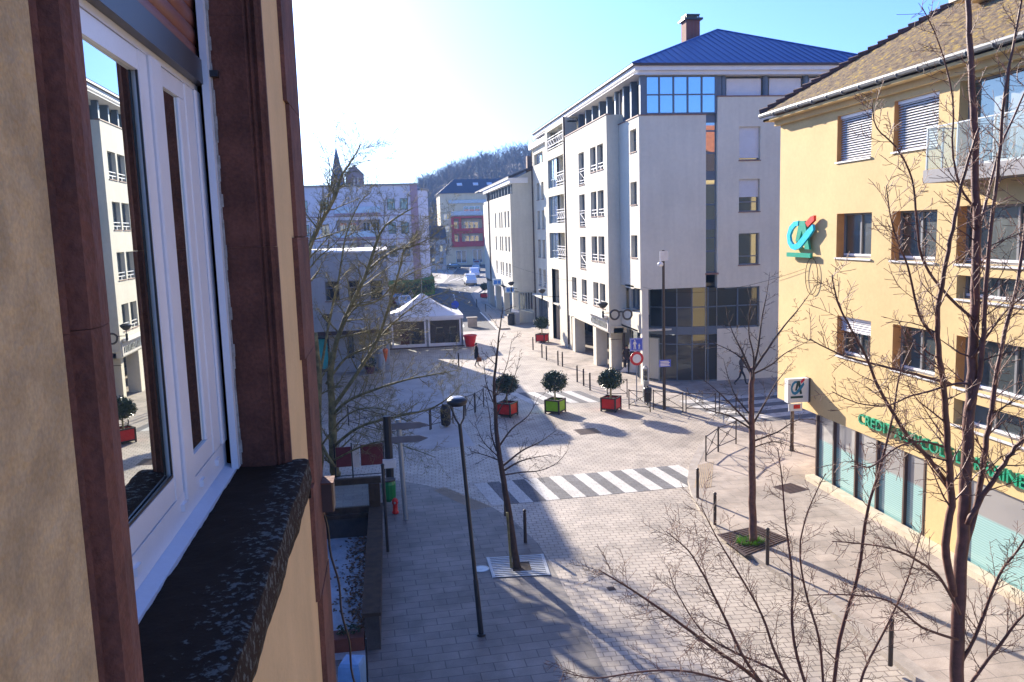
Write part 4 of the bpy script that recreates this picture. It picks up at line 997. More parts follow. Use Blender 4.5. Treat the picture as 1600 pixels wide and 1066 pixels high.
# embankment with hedge before it
mb = MB(); mb.prism([(-36, 112), (1.0, 112), (6.5, 123), (6.5, 140), (-36, 140)], 0, [1.6, 1.2, 2.4, 3.2, 3.2]); tag(mb.build('embankment', m_grass), kind='structure')

YB = thing('red_balcony_building', 'pale yellow building with red balconies and dark slate roof at the end of the street', 'building', (24, 232, 0))
yb = 225; of2 = Vector((0, yb, 0))
mb = MB(); mb.panel(of2, UX, -UY, 14.2, 34, 0, 19.3, [(17.3, 25.9, 5.0, 12.9), (18.0, 20.9, .6, 4.0), (22.5, 25.2, .6, 4.2)]+[(15.0, 16.6, z, z+1.7) for z in (5.8, 9.0, 12.3)]+[(27.5, 29, z, z+1.7) for z in (2, 5.8, 9.0, 12.3)], .4)
mb.quad((14.2, yb, 0), (14.2, yb+14, 0), (14.2, yb+14, 19.3), (14.2, yb, 19.3)); mb.box(14.4, 34, yb+2.5, yb+14, 0, 19.2)
mb.build('wall', m_cream, YB)
for h in [(18.0, 20.9, .6, 4.0), (22.5, 25.2, .6, 4.2)]+[(15.0, 16.6, z, z+1.7) for z in (5.8, 9.0, 12.3)]+[(27.5, 29, z, z+1.7) for z in (2, 5.8, 9.0, 12.3)]: window(YB, of2, UX, -UY, *h, depth=.3, split=2, sill=False, frame=m_whiteframe, fw=.14)
mb = MB(); m_rb = flat('red_balcony', (190, 40, 45), .6)
mb.box(17.0, 26.2, yb-1.2, yb-.9, 5.0, 6.4); mb.box(17.0, 26.2, yb-1.2, yb-.9, 8.7, 9.9); mb.box(17.0, 26.2, yb-1.2, yb-.9, 12.6, 13.1)
for x in (17.0, 19.0, 25.4): mb.box(x, x+.7, yb-1.18, yb-.5, 5.0, 13.0)
mb.box(17, 26.2, yb-.9, yb+.1, 8.5, 8.75); mb.box(17, 26.2, yb-.9, yb+.1, 5.0, 5.2); mb.box(17, 26.2, yb-.9, yb+.1, 12.7, 13.0)
mb.build('balcony', m_rb, YB)
for z in (5.3, 9.0):
    mb = MB(); mb.box(17.3, 25.9, yb+1.3, yb+1.4, z, z+3.3); mb.build('balcony_back', m_cream, YB)
    window(YB, Vector((0, yb+1.25, 0)), UX, -UY, 20.6, 24.6, z+.4, z+2.7, depth=0, split=3, sill=False, frame=m_whiteframe, fw=.14); window(YB, Vector((0, yb+1.25, 0)), UX, -UY, 17.6, 18.9, z+.4, z+2.9, depth=0, split=1, sill=False, frame=m_whiteframe, fw=.14)
mb = MB(); mb.box(17, 34, yb-.8, yb-.7, 13.4, 14.5); mb.box(16.5, 34, yb-.5, yb-.4, 16.6, 17.5); mb.build('upper_balcony', mat('pale_glass_panel', (.45, .52, .56), .2), YB)
window(YB, of2, UX, -UY, 20.5, 25, 13.3, 15.8, depth=-.05, split=3, sill=False, frame=m_whiteframe, fw=.14)
mb = MB(); mb.add([(13.6, yb-.6, 19.3), (35, yb-.6, 19.3), (35, yb+14.5, 19.3), (13.6, yb+14.5, 19.3), (18.6, yb+5, 23.3), (34.5, yb+5, 23.3), (34.5, yb+9, 23.3), (18.6, yb+9, 23.3)], [(0, 1, 5, 4), (1, 2, 6, 5), (2, 3, 7, 6), (3, 0, 4, 7), (4, 5, 6, 7), (0, 3, 2, 1)])
rf2 = mb.build('roof', mat('blue_slate', (.035, .045, .085), .55, .15, 2), YB)
for x in (19.2, 23.6, 27.4):
    mb = MB(); z0 = 21.4; y0 = yb-.6+5.6*(z0-19.3)/4
    mb.extr([(x, y0, z0), (x+1.4, y0, z0), (x+1.4, y0+.9, z0+.65), (x, y0+.9, z0+.65)], (0, -.12, .14)); mb.build('skylight', m_whiteframe, rf2)
# church: spire and belfry block
CH = thing('church', 'distant church with pointed spire and square belfry above the lilac block', 'church', (-13, 262, 0))
m_ch = mat('dark_church_stone', (.22, .15, .14), .9, .15, .3)
mb = MB(); mb.box(-16.2, -12.2, 258, 262, 0, 26); mb.build('tower', m_ch, CH)
mb = MB(); mb.add([(-16.4, 257.8, 24), (-12.0, 257.8, 24), (-12.0, 262.2, 24), (-16.4, 262.2, 24), (-14.2, 260, 36)], [(0, 1, 4), (1, 2, 4), (2, 3, 4), (3, 0, 4)]); sp_ = mb.build('spire', mat('spire_slate', (.07, .08, .12), .7), CH)
mb = MB(); mb.tube([(-14.2, 260, 35.8), (-14.2, 260, 38.2)], .1, 5); mb.tube([(-14.8, 260, 37.3), (-13.6, 260, 37.3)], .08, 5); mb.build('cross', m_darkmetal, sp_)
mb = MB(); x0, x1, xm = -11.9, -6.6, -9.9
mb.panel(Vector((0, 262, 0)), UX, -UY, x0, x1, 0, 27.4, [(-9.9, -9.1, 23.5, 26.8), (-8.6, -7.9, 23.5, 26.8), (-11.2, -10.6, 23.5, 26.8)], .8)
mb.add([(x0, 262, 27.4), (x1, 262, 27.4), (-9.2, 262, 30.2), (x0, 270, 27.4), (x1, 270, 27.4), (-9.2, 270, 30.2)], [(0, 1, 2), (3, 4, 5)])
mb.box(x0, x1, 264.2, 270, 0, 27.4)
bf = mb.build('belfry', m_ch, CH)
mb = MB(); mb.add([(x0-.4, 261.6, 27.2), (-9.2, 261.6, 30.4), (x1+.4, 261.6, 27.2), (x0-.4, 270.5, 27.2), (-9.2, 270.5, 30.4), (x1+.4, 270.5, 27.2)], [(0, 1, 4, 3), (1, 2, 5, 4)]); mb.build('belfry_roof', MATS['spire_slate'], bf)
mb = MB(); mb.box(-9.9, -9.1, 263.9, 264.1, 23.5, 26.8); mb.box(-8.6, -7.9, 263.9, 264.1, 23.5, 26.8); mb.build('louvre', m_whiteframe, bf)
# small houses between
def smallhouse(label, x0, x1, y, z, zr, wm, rm):
    t = thing('house', label, 'house', ((x0+x1)/2, y+4, 0))
    hs = [(x0+(x1-x0)*(i+.25)/3, x0+(x1-x0)*(i+.65)/3, zz, zz+1.6) for i in range(3) for zz in np.arange(1.4, z-2, 3)]
    mb = MB(); mb.panel(Vector((0, y, 0)), UX, -UY, x0, x1, 0, z, hs, .2); mb.quad((x0, y, 0), (x0, y+8, 0), (x0, y+8, z), (x0, y, z)); mb.quad((x1, y, 0), (x1, y+8, 0), (x1, y+8, z), (x1, y, z))
    mb.add([(x0, y, z), (x0, y+8, z), (x0, y+4, zr)], [(0, 1, 2)]); mb.add([(x1, y, z), (x1, y+8, z), (x1, y+4, zr)], [(0, 1, 2)]); mb.build('wall', wm, t)
    mb = MB(); mb.add([(x0-.3, y-.4, z-.1), (x1+.3, y-.4, z-.1), (x1+.3, y+4, zr+.1), (x0-.3, y+4, zr+.1), (x0-.3, y+8.4, z-.1), (x1+.3, y+8.4, z-.1)], [(0, 1, 2, 3), (3, 2, 5, 4)]); mb.build('roof', rm, t)
    for h in hs: window(t, Vector((0, y, 0)), UX, -UY, *h, depth=.15, sill=False)
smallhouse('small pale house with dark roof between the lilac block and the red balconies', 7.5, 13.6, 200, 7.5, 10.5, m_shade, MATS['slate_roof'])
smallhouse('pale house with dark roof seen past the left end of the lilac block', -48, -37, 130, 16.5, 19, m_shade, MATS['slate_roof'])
smallhouse('brown roofed house low at the foot of the wooded hill', 4.5, 12, 262, 9, 13, m_cream, m_tile)

hb_ = thing('town_house', 'tall yellow house with orange tiled roof behind the bank, mirrored in the stair glass', 'house', (40, -9, 0))
hs = [(28.5+i*2.6, 29.8+i*2.6, z, z+1.7) for i in range(9) for z in (2, 5, 8, 11, 14)]
mb = MB(); mb.panel(Vector((0, -4, 0)), UX, UY, 27, 52, 0, 17.2, hs, .2); mb.quad((27, -4, 0), (27, -14, 0), (27, -14, 17.2), (27, -4, 17.2)); mb.build('wall', m_yellow, hb_)
for h in hs: window(hb_, Vector((0, -4, 0)), UX, UY, *h, depth=.18, sill=False, frame=m_whiteframe)
mb = MB(); mb.add([(26.5, -3.5, 17.0), (52.5, -3.5, 17.0), (52.5, -9, 21), (26.5, -9, 21), (26.5, -14.5, 17), (52.5, -14.5, 17)], [(0, 1, 2, 3), (3, 2, 5, 4)]); mb.build('roof', mat('orange_tiles', (.50, .16, .06), .85, .2, 2), hb_)
# ------------------------------------------------------------------ wooded hill
rnd = random.Random(11)
def hz(x, y):
    cxh, cyh = 190, 560
    a = max(0., 1-math.exp(-(x*450/max(y, 300)+12)/32)) if x > -12 else 0.
    t = min(1, max(0, (y-285)/165.)); t = t*t*(3-2*t)
    return 50*a*t + (2.5*mn.noise(Vector((x/50, y/50, 0))) if a > 0 else 0) - 2
mb = MB(); nx, ny = 60, 40
gx = [-260+i*16 for i in range(nx)]; gy = [280+j*12 for j in range(ny)]
mb.add([(x, y, hz(x, y)) for y in gy for x in gx], [(j*nx+i, j*nx+i+1, (j+1)*nx+i+1, (j+1)*nx+i) for j in range(ny-1) for i in range(nx-1)])
tag(mb.build('hill', mat('leaf_litter', (.10, .07, .05), .95, .3, .05), smooth=True), kind='structure')
mb = MB()
def simple_bare(mb, x, y, z, h, rng):
    mb.tube([(x, y, z-1), (x+rng.uniform(-.3, .3), y, z+h*.55)], [.22, .12], 3, cap=False)
    for i in range(15):
        a = rng.uniform(0, 6.28); t = rng.uniform(.28, .8); l = h*rng.uniform(.18, .34)
        p = Vector((x, y, z+h*t)); q = p+Vector((math.cos(a)*l*.75, math.sin(a)*l*.75, l*.8))
        mb.tube([p, q], [.10, .03], 3, cap=False)
        for k in range(4):
            b = a+rng.uniform(-1.1, 1.1); w = p.lerp(q, rng.uniform(.4, 1)); mb.tube([w, w+Vector((math.cos(b)*l*.35, math.sin(b)*l*.35, l*.45))], [.05, .02], 3, cap=False)
cnt = 0
while cnt < 1300:
    y = rnd.uniform(300, 600); x = y*rnd.uniform(.02, .235)
    z = hz(x, y)
    if z < 2: continue
    simple_bare(mb, x, y, z, rnd.uniform(7, 11), rnd); cnt += 1
tag(mb.build('hill_wood', mat('bare_wood', (.11, .085, .075), .95, .3, .2), fix=False), 'bare winter wood covering the hill behind the street', 'wood', kind='stuff')

# ------------------------------------------------------------------ trees
MINR = [.0035]
def grow(mb, p, d, ln, r, lvl, rng, droop=0., upb=.25, dens=1.0, leaf=2):
    """wandering limb with side shoots"""
    n = max(3, int(ln/.16)) if lvl >= 1 else max(4, int(ln/.22))
    n = min(n, 9); pts = [Vector(p)]; d = Vector(d).normalized(); st = ln/n
    for i in range(n):
        d = (d + Vector((rng.gauss(0, .13), rng.gauss(0, .13), rng.gauss(0, .10)+upb*.12-droop*.1))).normalized()
        pts.append(pts[-1]+d*st)
    rad = [max(r*(1-.78*i/n), MINR[0]*.8) for i in range(n+1)]
    mb.tube(pts, rad, 5 if r > .02 else 3, cap=False)
    if lvl < leaf:
        k = int(dens*(5+ln*4.5)); side = rng.choice((-1, 1))
        for i in range(k):
            t = .12+.86*(i+rng.random()*.8)/k; f = t*n; j = min(int(f), n-1); q = pts[j].lerp(pts[j+1], f-j)
            dd = (pts[j+1]-pts[j]).normalized(); a = dd.orthogonal().normalized(); a.rotate(Matrix.Rotation(rng.uniform(0, 6.28), 3, dd))
            nd = (dd*rng.uniform(.55, 1.0) + a*rng.uniform(.7, 1.1))
            l2 = ln*rng.uniform(.22, .48)*(1-.45*t)
            if l2 < .06: continue
            grow(mb, q, nd, l2, max(r*(1-.78*t)*.6, MINR[0]), lvl+1, rng, droop, upb, dens, leaf)
def limb(mb, pts, r0, r1, rng, sh=8, shl=.9, leaf=2, upb=.25, dens=1.0, t0=.15, shr=.45, n=7):
    """main limb through measured points, with side shoots"""
    pts = [Vector(p) for p in pts]; P = []
    k = len(pts)
    for i in range(k-1):                         # Catmull-Rom
        a, b, c, d = pts[max(i-1, 0)], pts[i], pts[i+1], pts[min(i+2, k-1)]
        for s in range(4):
            t = s/4; P.append(.5*((2*b)+(c-a)*t+(2*a-5*b+4*c-d)*t*t+(3*b-a-3*c+d)*t**3) + Vector((rng.gauss(0, 1), rng.gauss(0, 1), rng.gauss(0, 1)))*min(r1*.3, .008))
    P.append(pts[-1]); m = len(P)
    R_ = [r0+(r1-r0)*(i/(m-1)) for i in range(m)]
    mb.tube(P, R_, n, cap=True)
    L = sum((P[i+1]-P[i]).length for i in range(m-1))
    sh = int(sh*1.6)
    for i in range(sh):
        t = t0+(1-t0)*(i+rng.random())/sh; f = t*(m-1); j = min(int(f), m-2); q = P[j].lerp(P[j+1], f-j)
        dd = (P[j+1]-P[j]).normalized(); a = dd.orthogonal().normalized(); a.rotate(Matrix.Rotation(rng.uniform(0, 6.28), 3, dd))
        grow(mb, q, dd*rng.uniform(.5, 1)+a*rng.uniform(.6, 1.1), shl*rng.uniform(.5, 1.15)*(1-.35*t), max((r0+(r1-r0)*t)*shr, .004), 0, rng, 0, upb, dens, leaf)
    return P
def PL(pxs, y0, y1):
    k = len(pxs)-1
    return [PY(x, y, y0+(y1-y0)*i/k) for i, (x, y) in enumerate(pxs)]

# big bare tree in the lower right foreground
rng = random.Random(21)
tb = PY(1497, 1066, 8.6)
BT = thing('bare_tree', 'large bare red-barked tree in the right foreground, stems crossing the yellow bank', 'tree', (tb.x, 8.6, 0))
tr, cr = MB(), MB()
limb(tr, [(tb.x+.05, 8.6, 0), (tb.x+.02, 8.6, 2.0)]+PL([(1497, 1000), (1500, 900), (1508, 780), (1513, 690), (1517, 600), (1521, 520), (1524, 430), (1526, 330), (1523, 220), (1517, 110), (1512, 0), (1506, -90)], 8.6, 8.7), .088, .024, rng, 18, .75, t0=.45, shr=.22, n=10)
LS = [([(1490, 930), (1477, 850), (1487, 790), (1484, 740), (1480, 680), (1475, 610), (1466, 540), (1466, 480), (1478, 410), (1492, 340), (1508, 270), (1530, 200)], 8.5, 7.6, .060, .014, 12, .8),
 ([(1507, 860), (1528, 780), (1540, 700), (1549, 640), (1556, 590), (1570, 520), (1590, 440), (1602, 350), (1606, 240), (1604, 120)], 8.6, 8.9, .048, .014, 10, .8),
 ([(1510, 820), (1545, 760), (1575, 715), (1600, 685), (1640, 640), (1680, 560)], 8.5, 8.1, .040, .02, 6, .7),
 ([(1513, 640), (1530, 590), (1537, 520), (1541, 440), (1549, 350), (1561, 250), (1570, 150), (1585, 60), (1600, -20)], 8.6, 8.2, .040, .012, 10, .7),
 ([(1523, 430), (1530, 360), (1545, 300), (1563, 230), (1590, 170), (1620, 100)], 8.7, 9.0, .026, .010, 8, .6),
 ([(1483, 760), (1450, 715), (1418, 680), (1392, 640), (1370, 600), (1355, 560), (1330, 515), (1308, 470), (1300, 430)], 8.4, 7.6, .032, .008, 10, .65),
 ([(1484, 600), (1450, 590), (1410, 580), (1370, 570), (1330, 560), (1300, 548), (1265, 530)], 8.4, 8.0, .022, .007, 9, .5),
 ([(1462, 530), (1440, 500), (1428, 460), (1418, 415), (1400, 370), (1390, 330), (1385, 290)], 8.2, 7.6, .020, .006, 9, .5),
 ([(1514, 600), (1490, 600), (1450, 612), (1420, 620), (1385, 634), (1340, 630), (1300, 612)], 8.6, 9.2, .020, .006, 8, .5),
 ([(1480, 700), (1440, 690), (1400, 700), (1360, 730), (1330, 720)], 8.4, 7.8, .018, .006, 7, .5),
 ([(1521, 500), (1470, 450), (1440, 400), (1432, 340), (1425, 280), (1400, 230), (1370, 200), (1362, 160)], 8.6, 8.0, .022, .006, 10, .55),
 ([(1525, 330), (1500, 290), (1488, 230), (1490, 170), (1480, 110), (1460, 50), (1440, 10)], 8.7, 8.3, .018, .006, 9, .5),
 ([(1519, 560), (1560, 500), (1590, 470), (1630, 440)], 8.6, 8.2, .018, .008, 6, .5),
 ([(1500, 960), (1470, 905), (1440, 880), (1400, 860), (1350, 850), (1300, 846)], 8.5, 7.6, .024, .006, 10, .5),
 ([(1500, 1040), (1530, 980), (1560, 900), (1590, 860), (1630, 800)], 8.6, 8.2, .032, .010, 8, .6),
 ([(1497, 1000), (1440, 980), (1390, 940), (1330, 930), (1270, 930)], 8.5, 7.8, .022, .006, 9, .55),
 ([(1500, 1090), (1560, 1010), (1600, 960), (1640, 930)], 8.6, 8.0, .03, .01, 6, .6)]
for pxs, y0, y1, r0, r1, s, l in LS: limb(cr, PL(pxs, y0, y1), r0*.82, r1*.85, rng, s+10, l, shr=.34, dens=1.15)
tr.build('trunk', m_barkred, BT, smooth=True, fix=False); cr.build('crown', m_barkred, BT, smooth=True, fix=False)

# second foreground tree, its fan of limbs rising from below the window
rng = random.Random(33)
B2 = thing('bare_tree', 'bare tree rising from below, its fan of thin red twigs over the sunlit paving', 'tree', (PY(1300, 1320, 10.5).x, 10.5, 0))
tr, cr = MB(), MB(); b2 = PY(1300, 1320, 10.5)
tr.tube([(b2.x, 10.5, 0), (b2.x-.03, 10.5, 1.0), (b2.x, 10.5, max(1.6, b2.z))], [.16, .13, .12], 9)
fork = Vector((b2.x, 10.5, max(1.5, b2.z)-.05))
def FL(pxs, y0, y1, r0, r1, s, l): limb(cr, [fork]+PL(pxs, y0, y1), r0, r1, rng, s+7, l*.95, shr=.36, dens=1.15, t0=.2)
FL([(1250, 1130), (1180, 1060), (1110, 1010), (1050, 965), (1000, 930), (960, 905), (935, 890)], 10.2, 9.4, .035, .006, 13, .8)
FL([(1240, 1120), (1170, 1040), (1130, 960), (1100, 900), (1075, 860), (1040, 830)], 10.0, 9.2, .030, .005, 13, .8)
FL([(1260, 1110), (1215, 1030), (1190, 960), (1150, 890), (1120, 840), (1095, 790)], 10.3, 9.8, .028, .005, 12, .8)
FL([(1270, 1100), (1240, 1000), (1238, 900), (1228, 820), (1222, 750), (1215, 700)], 10.5, 10.4, .030, .006, 12, .7)
FL([(1280, 1120), (1180, 1080), (1080, 1050), (1000, 1050), (930, 1060), (880, 1050)], 10.0, 8.8, .024, .005, 11, .7)
FL([(1300, 1120), (1312, 1000), (1340, 900), (1355, 800), (1372, 740), (1393, 660), (1405, 590), (1430, 530)], 10.5, 9.8, .034, .008, 13, .7)
FL([(1320, 1150), (1350, 1050), (1390, 970), (1420, 900), (1440, 830)], 10.5, 10.0, .028, .007, 9, .7)
FL([(1280, 1130), (1230, 1060), (1150, 1020), (1100, 990), (1060, 930), (1045, 890)], 10.6, 10.9, .026, .005, 12, .7)
FL([(1290, 1100), (1280, 1000), (1260, 930), (1250, 860), (1262, 800), (1290, 740)], 10.3, 9.6, .024, .006, 10, .6)
tr.build('trunk', m_bark, B2, smooth=True, fix=False); cr.build('crown', m_barkred, B2, smooth=True, fix=False)

# big mossy tree on the left
MINR[0] = .005
rng = random.Random(7)
LT = thing('bare_tree', 'wide bare tree with mossy yellow-green limbs at the left beside the house corner', 'tree', (-2.35, 31.0, 0))
tr, cr = MB(), MB()
limb(tr, [(-2.35, 31.0, 0)]+PL([(523, 735), (520, 690), (519, 640), (516, 590), (518, 550)], 31, 31), .20, .10, rng, 6, 1.5, shr=.3, n=10)
limb(tr, [(-3.1, 30.5, 0)]+PL([(500, 720), (497, 650), (499, 590), (492, 520)], 30.5, 30.2), .15, .09, rng, 6, 1.5, shr=.3, n=9)
def LL(pxs, y0, y1, r0, r1, s, l): limb(cr, PL(pxs, y0, y1), r0*.68, r1*.8, rng, int(s*1.35), l, shr=.40, dens=1.05, upb=.35)
LL([(516, 590), (524, 540), (539, 498), (556, 462), (573, 425), (587, 383), (598, 358), (618, 341), (645, 325)], 31, 30, .15, .03, 18, 2.2)
LL([(492, 540), (480, 480), (481, 400), (497, 357), (513, 327), (525, 304), (533, 276), (544, 259), (556, 240), (564, 225)], 30.3, 29, .15, .02, 20, 2.2)
LL([(518, 640), (560, 580), (590, 530), (607, 480), (622, 430), (632, 390), (650, 370)], 31, 29.6, .12, .02, 16, 2.0)
LL([(573, 425), (595, 405), (618, 391), (646, 384), (672, 372), (700, 350)], 30.5, 29.5, .07, .015, 13, 1.7)
LL([(519, 650), (543, 627), (585, 609), (637, 593), (680, 585), (722, 577)], 31, 29, .10, .015, 15, 1.7)
LL([(519, 700), (560, 668), (611, 653), (669, 640), (700, 622), (722, 600)], 30.8, 28.6, .09, .015, 15, 1.6)
LL([(520, 720), (560, 700), (600, 690), (640, 700), (680, 715)], 30.6, 28.4, .06, .012, 12, 1.3)
LL([(510, 600), (540, 560), (580, 540), (620, 500), (660, 470), (700, 455)], 31, 30, .08, .015, 15, 1.8)
LL([(497, 600), (515, 500), (530, 430), (540, 370), (560, 320), (580, 300)], 30.5, 31.5, .08, .015, 15, 2.0)
LL([(545, 480), (590, 470), (620, 440), (660, 420), (690, 410)], 31, 32, .06, .012, 13, 1.6)
LL([(500, 700), (530, 660), (560, 640), (600, 640), (640, 660)], 30, 28, .06, .012, 11, 1.4)
LL([(523, 730), (500, 690), (485, 650), (478, 600)], 30.4, 30, .09, .03, 7, 1.3)
tr.build('trunk', m_barkmoss, LT, smooth=True, fix=False); cr.build('crown', m_barkmoss, LT, smooth=True, fix=False)

# slim staked tree in the striped grate
MINR[0] = .006
rng = random.Random(15)
g0 = G(808, 887)
T1 = thing('young_tree', 'slim leaning bare tree tied to a stake in the striped grate by the lamp', 'tree', (g0.x, g0.y, 0))
tr, cr = MB(), MB()
limb(tr, [(g0.x, g0.y, 0)]+PL([(802, 850), (795, 800), (788, 760), (781, 715), (776, 680), (774, 640), (772, 600), (776, 560), (780, 520), (786, 480)], 21, 21), .105, .010, rng, 5, .9, t0=.55, n=9)
for pxs, r0 in (([(788, 735), (810, 722), (835, 715), (862, 710)], .03), ([(789, 742), (815, 738), (845, 735), (872, 722), (888, 702)], .022), ([(786, 728), (815, 705), (845, 690), (870, 672)], .032), ([(778, 700), (800, 670), (825, 650), (842, 620)], .03),
                ([(776, 705), (768, 680), (765, 650), (758, 610)], .025), ([(786, 722), (760, 712), (735, 705)], .022), ([(776, 640), (760, 600), (756, 560)], .018), ([(776, 650), (800, 600), (812, 560)], .02), ([(780, 715), (755, 690), (742, 660)], .018), ([(774, 620), (792, 570), (800, 530)], .015)):
    limb(cr, PL(pxs, 21, 21+rng.uniform(-1, 1)), r0, .004, rng, 6, .55, shr=.4, dens=.6)
tr.build('trunk', m_bark, T1, smooth=True, fix=False); cr.build('crown', m_bark, T1, smooth=True, fix=False)
mb = MB(); mb.tube([(g0.x-.16, g0.y-.02, 0), PY(800, 800, 20.9)+Vector((-.13, 0, 0))], .035, 7); mb.build('stake', m_barkmoss, T1)
# slim tree on the right pavement
rng = random.Random(18)
g1 = G(1177, 848, .12)
T2 = thing('young_tree', 'slim upright bare tree with grass at its foot on the right pavement', 'tree', (g1.x, g1.y, .12))
tr, cr = MB(), MB()
limb(tr, [(g1.x, g1.y, .12)]+PL([(1176, 800), (1175, 740), (1175, 690), (1174, 640), (1174, 600), (1176, 575)], 21.2, 21.2), .115, .06, rng, 0, .9, n=10)
for pxs, r0 in (([(1176, 580), (1185, 540), (1190, 500), (1198, 460), (1203, 425)], .04), ([(1176, 580), (1200, 545), (1225, 510), (1250, 480), (1275, 445)], .04), ([(1175, 585), (1160, 550), (1145, 520), (1135, 490)], .035), ([(1176, 590), (1158, 560), (1135, 545), (1100, 530)], .03),
                ([(1176, 585), (1205, 570), (1230, 550), (1270, 530)], .03), ([(1173, 665), (1150, 640), (1125, 615), (1095, 590)], .035), ([(1175, 665), (1195, 630), (1212, 600), (1235, 570)], .035), ([(1173, 670), (1140, 650), (1105, 640), (1075, 620)], .03),
                ([(1176, 690), (1215, 675), (1250, 655), (1290, 660)], .03), ([(1174, 650), (1150, 620), (1138, 590), (1130, 560)], .025), ([(1175, 600), (1178, 560), (1170, 520), (1172, 480), (1176, 455)], .03), ([(1176, 700), (1210, 690), (1240, 700)], .02)):
    limb(cr, PL(pxs, 21.2, 21.2+rng.uniform(-1.2, 1.2)), r0, .005, rng, 8, .6, shr=.4, dens=.7)
tr.build('trunk', m_barkred, T2, smooth=True, fix=False); cr.build('crown', m_bark, T2, smooth=True, fix=False)
# small street trees in the distance and bushes at the hedge
MINR[0] = .03
rng = random.Random(4)
for i, (px, py, h, lab) in enumerate(((690, 418, 9, 'small bare tree left of the far road beside the lilac block'), (672, 425, 8, 'small bare tree at the right end of the lilac block'), (664, 452, 6, 'low bare tree beside the parked cars'), (655, 440, 9, 'bare tree before the rounded end of the lilac block'))):
    g = G(px, py); t = thing('bare_tree', lab, 'tree', (g.x, g.y, 0), None); tr, cr = MB(), MB()
    tr.tube([(g.x, g.y, 0), (g.x+.1, g.y, h*.4)], [.16, .10], 6)
    for k in range(9):
        a = rng.uniform(0, 6.28); grow(cr, (g.x+.08, g.y, h*rng.uniform(.25, .42)), (math.cos(a)*.8, math.sin(a)*.8, 1.1), h*.55, .07, 1, rng, upb=.3, dens=.8, leaf=3)
    tr.build('trunk', m_bark, t); cr.build('crown', mat('brown_twigs', (.14, .10, .06), .9, .2, 3), t, fix=False)

def leaves(mb, c, r, n, size, rng, sq=(1, 1, 1), lo=.35):
    c = Vector(c)
    for i in range(n):
        d = Vector((rng.gauss(0, 1), rng.gauss(0, 1), rng.gauss(0, 1))).normalized()
        bump = 1+.16*mn.noise(d*2.3+c)
        q = r*bump*(lo+(1-lo)*rng.random()**.4)
        p = c+Vector((d.x*q*sq[0], d.y*q*sq[1], d.z*q*sq[2]))
        a = Vector((rng.gauss(0, 1), rng.gauss(0, 1), rng.gauss(0, 1))).normalized(); b = a.orthogonal().normalized(); b.rotate(Matrix.Rotation(rng.uniform(0, 6), 3, a))
        s = size*rng.uniform(.6, 1.3); w = a.cross(b)
        mb.add([p-b*s, p+w*s*.42, p+b*s, p-w*s*.42], [(0, 1, 2, 3)])
def leafmat(name, c1, c2, rough=.35):
    m = bpy.data.materials.new(name); m.use_nodes = True; n = m.node_tree; L = n.links.new; p = n.nodes['Principled BSDF']
    g = n.nodes.new('ShaderNodeNewGeometry'); c = n.nodes.new('ShaderNodeMixRGB'); c.inputs[1].default_value = tuple(c1)+(1,); c.inputs[2].default_value = tuple(c2)+(1,)
    L(g.outputs['Random Per Island'], c.inputs[0]); L(c.outputs[0], p.inputs['Base Color']); p.inputs['Roughness'].default_value = rough; return m
m_laurel = leafmat('laurel_leaves', (.012, .030, .012), (.045, .085, .03), .30)
# hedge on the embankment
mb = MB(); rng = random.Random(3)
for i in range(16):
    x = -7+i*.85; y = 111+(max(0, x-1)*2.0); leaves(mb, (x, y, 1.4), 1.1, 420, .11, rng, (1, 1, .9), .3)
tag(mb.build('hedge', leafmat('hedge_leaves', (.02, .028, .015), (.06, .06, .035), .8), fix=False), 'low dark hedge along the foot of the lilac block by the parked cars', 'hedge')

